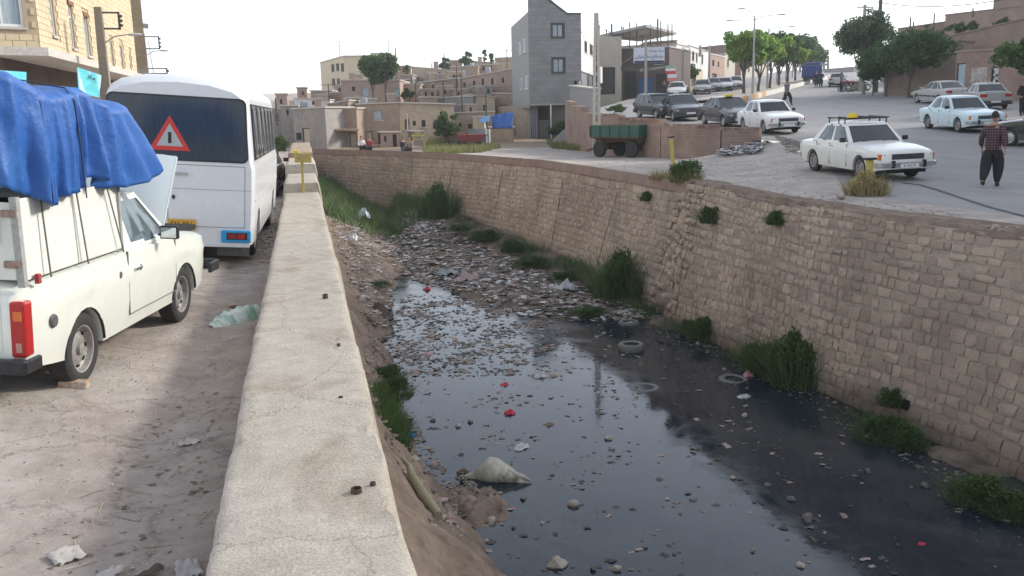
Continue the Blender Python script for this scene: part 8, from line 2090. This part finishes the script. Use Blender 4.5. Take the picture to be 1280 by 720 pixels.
heap('rubbish', 'small red and pink scraps along the left bank', scatter(bankz, -2.6, 60, allz), 'rag', .02, .07, m_lr, .4)
edge = [(462, 440), (480, 430), (500, 500), (540, 560), (585, 640), (570, 719), (545, 719), (560, 640), (510, 560), (478, 500)]
heap('scum', 'scraps gathered along the left water edge', scatter(edge, ZW, 520, wz0 := (lambda x, y: max(ZW+.003, z_bed(x, y)))), 'rag', .012, .06, m_lt, .25, 2)
# floating specks on the near water
wz = lambda x, y: ZW+.002
near = [(470, 430), (520, 385), (640, 395), (830, 405), (900, 430), (1010, 500), (1150, 575), (1280, 650), (1280, 719), (580, 719), (560, 600), (505, 540)]
def den_w(x, y): return .12+.88*sstep(.0, .4, fbm(x*.9, y*.9, 41))+.5*sstep(15, 21, y)
heap('scum', 'dark scraps floating on the water', scatter(near, ZW, 1500, wz, den_w), 'rag', .008, .065, m_ld, .12, 2.5)
heap('scum', 'brown scraps floating on the water', scatter(near, ZW, 620, wz, den_w), 'rag', .010, .07, m_lt, .2, 2.5)
upw = [(478, 430), (505, 368), (600, 372), (690, 400), (700, 430), (640, 470), (560, 470), (490, 470)]
heap('scum', 'crowded floating rubbish where the stream leaves the heaps', scatter(upw, ZW, 1500, wz, lambda x, y: .1+.9*sstep(-.05, .35, fbm(x*1.2, y*1.2, 51))), 'rag', .015, .09, m_lt, .25, 2)
heap('scum', 'dark floating rubbish where the stream leaves the heaps', scatter(upw, ZW, 900, wz, lambda x, y: .1+.9*sstep(-.05, .35, fbm(x*1.2, y*1.2, 52))), 'rag', .015, .08, m_ld, .2, 2)
heap('rubble', 'stones and scraps along the foot of the right wall', scatter([(810, 392), (900, 418), (1010, 478), (1130, 545), (1280, 610), (1280, 640), (1120, 570), (1000, 500), (890, 440), (800, 410)], ZW+.05, 700, lambda x, y: max(ZW, z_bed(x, y)), None), 'stone', .015, .075, m_ls, .7)
# separate stones standing in the water
def stoneobj(px, py, s, label, m=None, z=ZW, group='stones lying in the shallow water', flat=.7, cat='stone', name='river_stone', seed=0):
    p = at(px, py, z); rg = np.random.RandomState(int(px*7+py)); bm = bmesh.new(); bmesh.ops.create_icosphere(bm, subdivisions=2, radius=1)
    k = rg.normal(size=(5, 3))
    for v in bm.verts:
        f = 1+.22*math.sin(v.co.dot(Vector(k[0]))*2+k[1][0])+.14*math.sin(v.co.dot(Vector(k[2]))*4+k[1][1]); v.co = Vector((v.co.x*f, v.co.y*f*.78, v.co.z*f*flat))*s
    me = bpy.data.meshes.new(name); bm.to_mesh(me); bm.free(); me.materials.append(m or m_ls); me.polygons.foreach_set('use_smooth', [True]*len(me.polygons)); me.set_sharp_from_angle(angle=R(38))
    o = link(name, me, loc=(p.x, p.y, p.z+s*flat*.25)); o.rotation_euler = (0, 0, rg.uniform(0, 6)); return tag(o, label, cat, group)
m_ws = mat('pale_wet_stone', (.36, .32, .27), .7, var=.25, scale=9, bump=.4); m_wd = mat('dark_wet_stone', (.11, .10, .09), .5, var=.3, scale=9, bump=.4)
SP = [(697, 706, .13, 'pointed pale stone at the bottom edge of the water'), (717, 631, .085, 'rounded stone pair in the middle of the near water'), (613, 652, .08, 'pale rock at the end of the mud spit'), (655, 624, .055, 'small dark rock right of the bloated bundle'), (760, 549, .07, 'small pale stone in mid water'), (742, 712, .055, 'small stone at the bottom edge right of the pointed one'), (770, 712, .06, 'round pale stone at the bottom edge, middle'), (806, 685, .035, 'tiny stone alone in the dark reflection edge'), (642, 660, .04, 'tiny stone under the mud spit'), (1010, 650, .09, 'brown stone in the dark water near the bottom right'), (990, 625, .065, 'brown stone left of the one near the bottom right'), (960, 607, .055, 'small stone in the dark water, centre right'), (917, 598, .05, 'tiny pale stone on the edge of the dark reflection'), (930, 520, .06, 'pale stone before the wall bushes'), (905, 462, .05, 'pale pebble left of the wall bushes'), (1085, 590, .06, 'dark stone under the wall to the right'), (1156, 608, .06, 'small dark stone further right under the wall'), (588, 528, .06, 'dark stone in the middle of the open water'), (573, 533, .06, 'pale brown stone next to the dark one in open water'), (667, 470, .05, 'dark lump near the red rag'), (512, 492, .09, 'pale flat stone by the near weed clump'), (541, 526, .05, 'lonely dark lump right of the weed clump'), (1048, 498, .05, 'tan stone at the biggest bush'), (872, 430, .06, 'pale stone at the foot of the wall by the small bush'), (1000, 707, .06, 'pale pebble at the bottom edge in dark water'), (940, 690, .035, 'tiny pebble in dark water')]
for k, (px, py, s, lab) in enumerate(SP): stoneobj(px, py, s, lab, (m_ws if any(w_ in lab for w_ in ('pale', 'tan', 'round')) else m_wd))
# rags and bags lying singly
def rag(px, py, w_, h_, hz_, m, label, name='plastic_bag', cat='bag', z=ZW, rz=0, seed=1, n=16, fold=1.0, group=None):
    p = at(px, py, z); rows = []
    for j in range(n):
        row = []
        for i in range(n):
            u, v = i/(n-1)*2-1, j/(n-1)*2-1; r_ = math.sqrt(u*u+v*v); q = max(0, 1-r_*r_*.62)
            e = 1+.22*fbm(u*1.2+seed*3.1, v*1.2)
            zz = hz_*q*(1+.9*fold*fbm(u*1.8+seed, v*1.8, seed))+.25*hz_*fold*fbm(u*5, v*5, seed)-.02
            row.append((u*w_/2*e, v*h_/2*e, zz))
        rows.append(row)
    o = MB().grid(rows).build(name, m, None, smooth=60); o.location = (p.x, p.y, p.z); o.rotation_euler = (0, 0, rz); return tag(o, label, cat, group)
m_redbag = mat('bright_red_plastic', (.55, .02, .06), .3, var=.2, scale=9); m_whbag = mat('wet_white_plastic', (.48, .49, .50), .3, var=.15, scale=8, bump=.3); m_clbag = mat('dirty_clear_plastic', (.30, .33, .35), .2, var=.3, scale=10, bump=.4); m_pkbag = mat('pinkish_plastic', (.50, .25, .27), .5, var=.3, scale=6)
rag(637, 517, .20, .16, .09, m_redbag, 'bright red plastic bag floating alone in the open water')
rag(652, 560, .30, .17, .07, m_whbag, 'white plastic bag right above the bloated bundle', seed=2, rz=.4)
rag(570, 672, .42, .30, .06, m_clbag, 'crumpled clear plastic sheet at the near water edge', name='plastic_sheet', cat='plastic sheet', seed=3, rz=.2)
rag(676, 471, .30, .18, .08, m_whbag, 'white bag in mid water left of a tan scrap', seed=4); rag(692, 470, .26, .15, .05, mat('tan_scrap', (.35, .26, .19), .8, var=.2), 'tan cloth scrap right of the white mid-water bag', name='cloth_scrap', cat='cloth', seed=5)
rag(631, 481, .20, .12, .05, m_redbag, 'dull red rag above the bright red bag', name='rag', cat='cloth', seed=6); rag(534, 362, .24, .18, .10, m_redbag, 'dark red bag at the head of the stream', seed=7)
rag(535, 443, .26, .15, .05, m_pkbag, 'pinkish flat scrap near the upper left water edge', name='plastic_scrap', cat='plastic', seed=8); rag(622, 515, .15, .1, .04, m_clbag, 'tiny pale scrap left of the red bag', name='plastic_scrap', cat='plastic', seed=9)
rag(686, 531, .20, .13, .05, mat('brown_leaf_scrap', (.24, .17, .12), .8), 'brown scrap right of the red bag', name='cloth_scrap', cat='cloth', seed=10); rag(641, 636, .12, .08, .03, m_pkbag, 'small pink scrap beside the mud spit', name='plastic_scrap', cat='plastic', seed=12)
rag(787, 404, .34, .12, .05, m_whbag, 'pale strip of plastic above the floating tyre', name='plastic_strip', cat='plastic', seed=11); rag(930, 496, .30, .16, .06, m_whbag, 'white scrap beside the half sunk ring by the bushes', name='plastic_scrap', cat='plastic', seed=13); rag(935, 470, .22, .16, .10, m_pkbag, 'pink and white bag at the foot of the wall bushes', seed=14)
rag(1090, 545, .28, .16, .06, m_whbag, 'white scrap under the spreading bush', name='plastic_scrap', cat='plastic', seed=15); rag(1152, 680, .10, .08, .04, m_redbag, 'tiny red scrap near the bottom right', name='plastic_scrap', cat='plastic', seed=16)
rag(583, 350, .8, .4, .18, mat('pale_pinkish_sheet', (.40, .31, .30), .6, var=.3, scale=5), 'pinkish heap of sheeting on the refuse', name='plastic_sheet', cat='plastic sheet', seed=17, z=ZW+.1, fold=1.6); rag(705, 362, .7, .4, .22, m_whbag, 'pale sack on the refuse heap near the wall', name='sack', cat='sack', seed=18, z=ZW+.1, fold=1.4)
rag(560, 342, .7, .35, .14, m_clbag, 'grey sheet lying across the refuse heap', name='plastic_sheet', cat='plastic sheet', seed=19, z=ZW+.1, fold=1.5); rag(513, 545, .16, .10, .08, mat('bright_blue_scrap', (.03, .18, .42), .4), 'bright blue scrap under the small bank weed', name='plastic_scrap', cat='plastic', seed=20, z=ZW+.12)
rag(455, 272, .5, .4, .35, mat('pale_blue_bag', (.35, .45, .50), .4), 'pale blue bag among twigs on the far left bank', seed=21, z=-2.3); rag(440, 300, .4, .3, .2, m_whbag, 'white bag among twigs on the far left bank', seed=22, z=-2.2)
rag(470, 397, .9, .4, .20, mat('brown_sodden_cloth', (.13, .10, .08), .9, var=.3, scale=6, bump=.6), 'brown sodden cloth heap at the upper left water edge', name='cloth_heap', cat='cloth', seed=23, z=ZW+.05, fold=2)
# the pale bloated bundle on its mud spit
p = at(622, 598, ZW); t = thing('bloated_bundle', 'large pale bloated bundle lying half sunk beside the mud spit', 'bundle', (p.x, p.y, ZW)); rows = []
m_bun = mat('stained_pale_cloth', (.46, .44, .36), .75, var=.25, scale=4, bump=.5, bscale=30, col2=(.13, .12, .07), w2=(.56, .68))
for i in range(28):
    u = i/27; r_ = interp(u, [(0, .035), (.10, .06), (.2, .075), (.30, .15), (.42, .20), (.55, .19), (.66, .15), (.76, .12), (.86, .085), (.95, .03), (1, .006)])
    x = -.62+1.15*u; y = .10*math.sin(u*3)-.16*u; zc = r_*.55-.02; row = []
    for j in range(22):
        a = 2*PI*j/22; k = 1+.10*fbm(u*6, a*1.2, 3)+.06*math.sin(a*3+u*9); row.append((x+.02*math.sin(a*2), y+math.cos(a)*r_*k*1.0, zc+math.sin(a)*r_*k*.9))
    rows.append(row)
MB().grid(rows, wrap=True).build('bundle_body', m_bun, t, smooth=180)
MB().tube([(-.5, .05, .02), (-.62, .10, .06), (-.74, .06, .03)], [.05, .045, .03], 8).build('tied_end', mat('brown_wet_cloth', (.14, .09, .06), .8, var=.3), t, smooth=60)
MB().tube([(.30, -.10, .10), (.48, -.10, .06), (.62, -.13, .02)], [.045, .035, .008], 8).build('pale_flap', mat('pale_flap_cloth', (.42, .40, .33), .7, var=.2), t, smooth=60)
t.rotation_euler = (0, 0, -YAW+R(-6)); t.scale = (.86, 1.0, 1.15)
# mud spit
p = at(595, 628, ZW); rows = []
for j in range(34):
    row = []
    for i in range(34):
        u, v = i/33*2-1, j/33*2-1; q = max(-.2, 1-(u*u+v*v)); row.append((p.x-.05+u*.62, p.y-.1+v*.85, ZW-.10+.20*q**.7*(1 if q > 0 else 0)+.14*fbm(u*2.2, v*2.2, 8)*max(0, q)+.05*fbm(u*8, v*8, 1) if q > 0 else ZW-.15))
    rows.append(row)
MB().grid(rows).build('mud_spit', m_bank, None, smooth=60)['kind'] = 'structure'
sp = lambda x, y: ZW+.10
heap('rubble', 'crumbs of soil and scraps on the mud spit', scatter([(560, 620), (580, 585), (612, 625), (600, 655), (570, 648)], ZW+.05, 260, lambda x, y: ZW+.07+.04*nz(x*5, y*5)), 'stone', .012, .05, m_ls, .7)
# rolled cloth hanging down the near bank
pts = [on_bank(500, 578), on_bank(512, 600), on_bank(527, 626), on_bank(545, 650)]
pts = [Vector((q.x+.03, q.y, z_bed(q.x, q.y)+.05)) for q in pts]
o = MB().tube([pts[0], pts[0].lerp(pts[1], .5)+Vector((.03, 0, 0)), pts[1], pts[2], pts[3]], [.02, .035, .05, .065, .05], 10).build('rolled_cloth', mat('dirty_olive_cloth', (.30, .27, .17), .9, var=.25, scale=8, bump=.6, stretch=(4, 4, 1)), None, smooth=60); tag(o, 'rolled dirty olive cloth hanging down the near bank under the wall', 'cloth')
# tyres in the water
m_wt = mat('dusty_grey_tyre', (.17, .165, .155), .8, var=.25, scale=10, bump=.3)
def tyre(px, py, r_, label, tilt=(0, 0), dz=0.0, thin=1.0, bot=.02):
    p = at(px, py, ZW); h = .09*thin; t = thing('tyre', label, 'tyre', (p.x, p.y, ZW+dz), 0, 'old tyres lying in the canal')
    MB().lathe([(r_*.60, -h*.8), (r_*.66, -h), (r_*.9, -h), (r_, -h*.6), (r_, h*.6), (r_*.9, h), (r_*.66, h), (r_*.60, h*.8), (r_*.66, h*.55), (r_*.88, h*.5), (r_*.88, -h*.5), (r_*.66, -h*.55), (r_*.60, -h*.8)], 30, 'z', close=False).build('tread', m_wt, t, smooth=40)
    t.rotation_euler = (tilt[0], tilt[1], 0); return t
tyre(789, 437, .30, 'grey tyre lying flat and dry on the surface in mid canal', dz=.06); tyre(805, 484, .32, 'nearly sunken tyre showing only its rim in the dark water', dz=-.062, thin=.8); tyre(917, 474, .30, 'half sunken tyre by the wall bushes', dz=-.05, tilt=(.08, .05), thin=.8); tyre(786, 404, .27, 'farthest tyre half buried in refuse', dz=-.03)
# ---------------------------------------------------------------- things on the left road
m_sackg = mat('green_white_sack', (.72, .76, .70), .7, var=.15, scale=4, bump=.5, bscale=60, col2=(.32, .52, .40), w2=(.48, .6), stretch=(2.5, 1.2, 1)); 
p = at(302, 402, -.08); rows = []
for j in range(22):
    row = []
    for i in range(26):
        u, v = i/25*2-1, j/21*2-1; q = max(0, 1-.85*abs(u)**3-.95*abs(v)**2.4); wv = 1-.25*abs(u)**2+.08*fbm(u*3, 1)
        row.append((u*.42+.03*fbm(v*3, 2), v*.15*wv+.03*math.sin(u*2.2),   .15*q**.6*(1+.3*fbm(u*3, v*3, 3))+.012*fbm(u*9, v*9, 2)-.01))
    rows.append(row)
o = MB().grid(rows).build('sack', m_sackg, None, smooth=70); o.location = (p.x-.02, p.y, z_left(p.x, p.y)-.01); o.rotation_euler = (0, 0, R(46)); tag(o, 'flattened green and white woven sack against the foot of the low wall', 'sack')
stoneobj(287, 383, .10, 'flat tan stone lying behind the green and white sack', mat('tan_stone', (.42, .34, .25), .9, var=.2, scale=8, bump=.4), z=-.05, group=None, flat=.35)
def paper(px, py, w_, h_, m, label, rz, seed, z=.0, name='paper_scrap', cat='paper'):
    p = at(px, py, z); rows = []; n = 9
    for j in range(n): rows.append([((i/(n-1)-.5)*w_*(1+.25*fbm(j*.4, seed)), (j/(n-1)-.5)*h_*(1+.2*fbm(i*.4, seed+5)), .012+.035*abs(fbm(i*.35, j*.35, seed))) for i in range(n)])
    o = MB().grid(rows).build(name, m, None, smooth=50); o.location = (p.x, p.y, z_left(p.x, p.y)+.004); o.rotation_euler = (0, 0, rz); o.modifiers.new('s', 'SOLIDIFY').thickness = .003; tag(o, label, cat)
m_pap = mat('dirty_white_paper', (.50, .46, .41), .9, var=.15, scale=8)
paper(83, 692, .15, .16, m_pap, 'torn white cardboard scrap on the road at the bottom left', .5, 3); paper(236, 716, .12, .18, mat('grey_plastic_film', (.36, .33, .31), .6, var=.2), 'grey crumpled film at the bottom edge by the wall foot', .2, 5, z=-.05, name='plastic_film', cat='plastic'); paper(135, 714, .13, .10, m_pap, 'pale scrap cut by the bottom edge of the road', 1.0, 6); paper(236, 544, .14, .07, m_pap, 'small white paper scrap among straws on the dirt', .3, 7); paper(175, 712, .22, .05, mat('dark_bark_strip', (.12, .09, .07), .9), 'dark strip of bark at the bottom edge', .7, 8, name='bark_strip', cat='bark')
lz = lambda x, y: z_left(x, y)+.004
rdz = [(0, 480), (250, 480), (340, 250), (350, 260), (255, 719), (0, 719)]
heap('gravel', 'gravel and crumbs on the left road', scatter([(0, 500), (120, 480), (240, 400), (330, 300), (345, 300), (250, 719), (0, 719)], 0, 1500, lz), 'stone', .003, .014, mat('road_grit', (.40, .35, .30), .95, island=.4), .6, 3, sink=.1)
heap('straw', 'straws and twigs on the dirt by the low wall', scatter([(170, 520), (240, 480), (300, 430), (290, 520), (240, 719), (40, 719), (120, 600)], 0, 150, lz), 'stick', .02, .11, mat('dry_straw', (.42, .36, .26), .9, island=.4), .25, 2)
heap('leaves', 'dead leaves and paper crumbs on the dirt', scatter([(170, 520), (240, 480), (300, 430), (290, 520), (240, 719), (40, 719), (120, 600)], 0, 170, lz), 'rag', .004, .022, mat('dead_leaf', (.20, .16, .12), .9, island=.5), .3, 2)
heap('gravel', 'clods at the foot of the low wall under the minibus', scatter([(300, 340), (335, 330), (355, 250), (345, 250)], 0, 260, lz), 'stone', .01, .05, m_ls, .6, 2)
# rubbish at the end of the brick wall, stones on the path
pz = lambda x, y: both(x, y)+.01
heap('rubbish', 'grey rubbish heaped at the foot of the brick wall', scatter([(896, 199), (925, 190), (955, 196), (950, 202), (905, 202)], .2, 330, lambda x, y: pz(x, y)+.12*lrg.uniform()), 'rag', .04, .17, m_lw, .6)
heap('rubbish', 'dark rubbish heaped at the foot of the brick wall', scatter([(900, 199), (925, 191), (965, 196), (950, 203), (905, 202)], .2, 260, lambda x, y: pz(x, y)+.08*lrg.uniform()), 'rag', .04, .14, m_ld, .5)
for k, (px, py, w_, m, lab) in enumerate(((905, 198, .5, MATS['faded_blue_plastic'], 'light blue bag in the rubbish heap by the brick wall'), (914, 197, .4, m_redbag, 'red bag in the rubbish heap by the brick wall'), (922, 195, .45, m_whbag, 'white bag in the rubbish heap by the brick wall'), (935, 198, .4, m_whbag, 'second white bag at the right side of the rubbish heap by the brick wall'))):
    rag(px, py, w_, w_*.7, .30, m, lab, z=.25, seed=30+k, fold=1.3)
heap('rubble', 'broken asphalt and stones at the ramp behind the taxi', scatter([(965, 185), (1000, 190), (1012, 200), (985, 196)], .4, 500, pz), 'stone', .03, .13, m_ls, .5)
heap('rubble', 'loose stones and clods along the canal wall top', scatter([(860, 226), (1000, 238), (1090, 250), (1180, 262), (1280, 282), (1280, 292), (1150, 276), (1000, 255), (870, 232)], .17, 650, lambda x, y: z_low(x, y)+.02), 'stone', .008, .045, mat('pale_clod', (.42, .36, .31), .95, island=.2), .6)
heap('gravel', 'pebbles on the dusty path', scatter([(640, 186), (820, 200), (1000, 215), (1000, 236), (860, 222), (700, 200)], .1, 700, pz), 'stone', .012, .05, mat('path_pebble', (.40, .36, .32), .95, island=.35), .5)
stoneobj(1050, 246, .13, 'pale lump of stone on the wall top left of the dry bush', m_ws, z=.2, group=None, flat=.5)
stoneobj(1245, 283, .06, 'white pebble on the crumbling edge at the right', m_ws, z=.15, group=None, flat=.5)
# crack in the road in front of the taxi

crk = []
for k, (px, py) in enumerate(((1128, 231), (1150, 233), (1172, 238), (1200, 246), (1235, 256), (1285, 268))): crk.append(at(px, py, .17))
mb = MB()
for a, b in zip(crk, crk[1:]):
    n = 6
    for k in range(n):
        q0 = a.lerp(b, k/n); q1 = a.lerp(b, (k+1)/n); w_ = .05+.05*abs(nz(q0.x*3, q0.y)); d = (q1-q0).normalized(); s_ = Vector((-d.y, d.x, 0))*w_
        z0 = both(q0.x, q0.y)+.008; z1 = both(q1.x, q1.y)+.008
        mb.add([(q0.x+s_.x, q0.y+s_.y, z0), (q0.x-s_.x, q0.y-s_.y, z0), (q1.x-s_.x, q1.y-s_.y, z1), (q1.x+s_.x, q1.y+s_.y, z1)], [(0, 1, 2, 3)])
tag(mb.build('tar_seam', mat('dark_tar', (.09, .085, .085), .8, var=.3, scale=6)), kind='structure')
# thin even haze in one closed box
hz = MB().box(-420, 420, -60, 520, -6, 60).build('haze', mat('haze_surface', (.5, .5, .5)))
hm = bpy.data.materials.new('thin_haze'); hm.use_nodes = True; hn = hm.node_tree; hn.nodes.clear(); ho_ = hn.nodes.new('ShaderNodeOutputMaterial'); pv = hn.nodes.new('ShaderNodeVolumePrincipled')
pv.inputs['Color'].default_value = (.93, .95, 1, 1); pv.inputs['Density'].default_value = .0007; pv.inputs['Anisotropy'].default_value = .2
hn.links.new(pv.outputs[0], ho_.inputs['Volume']); hz.data.materials.clear(); hz.data.materials.append(hm); hz['kind'] = 'stuff'
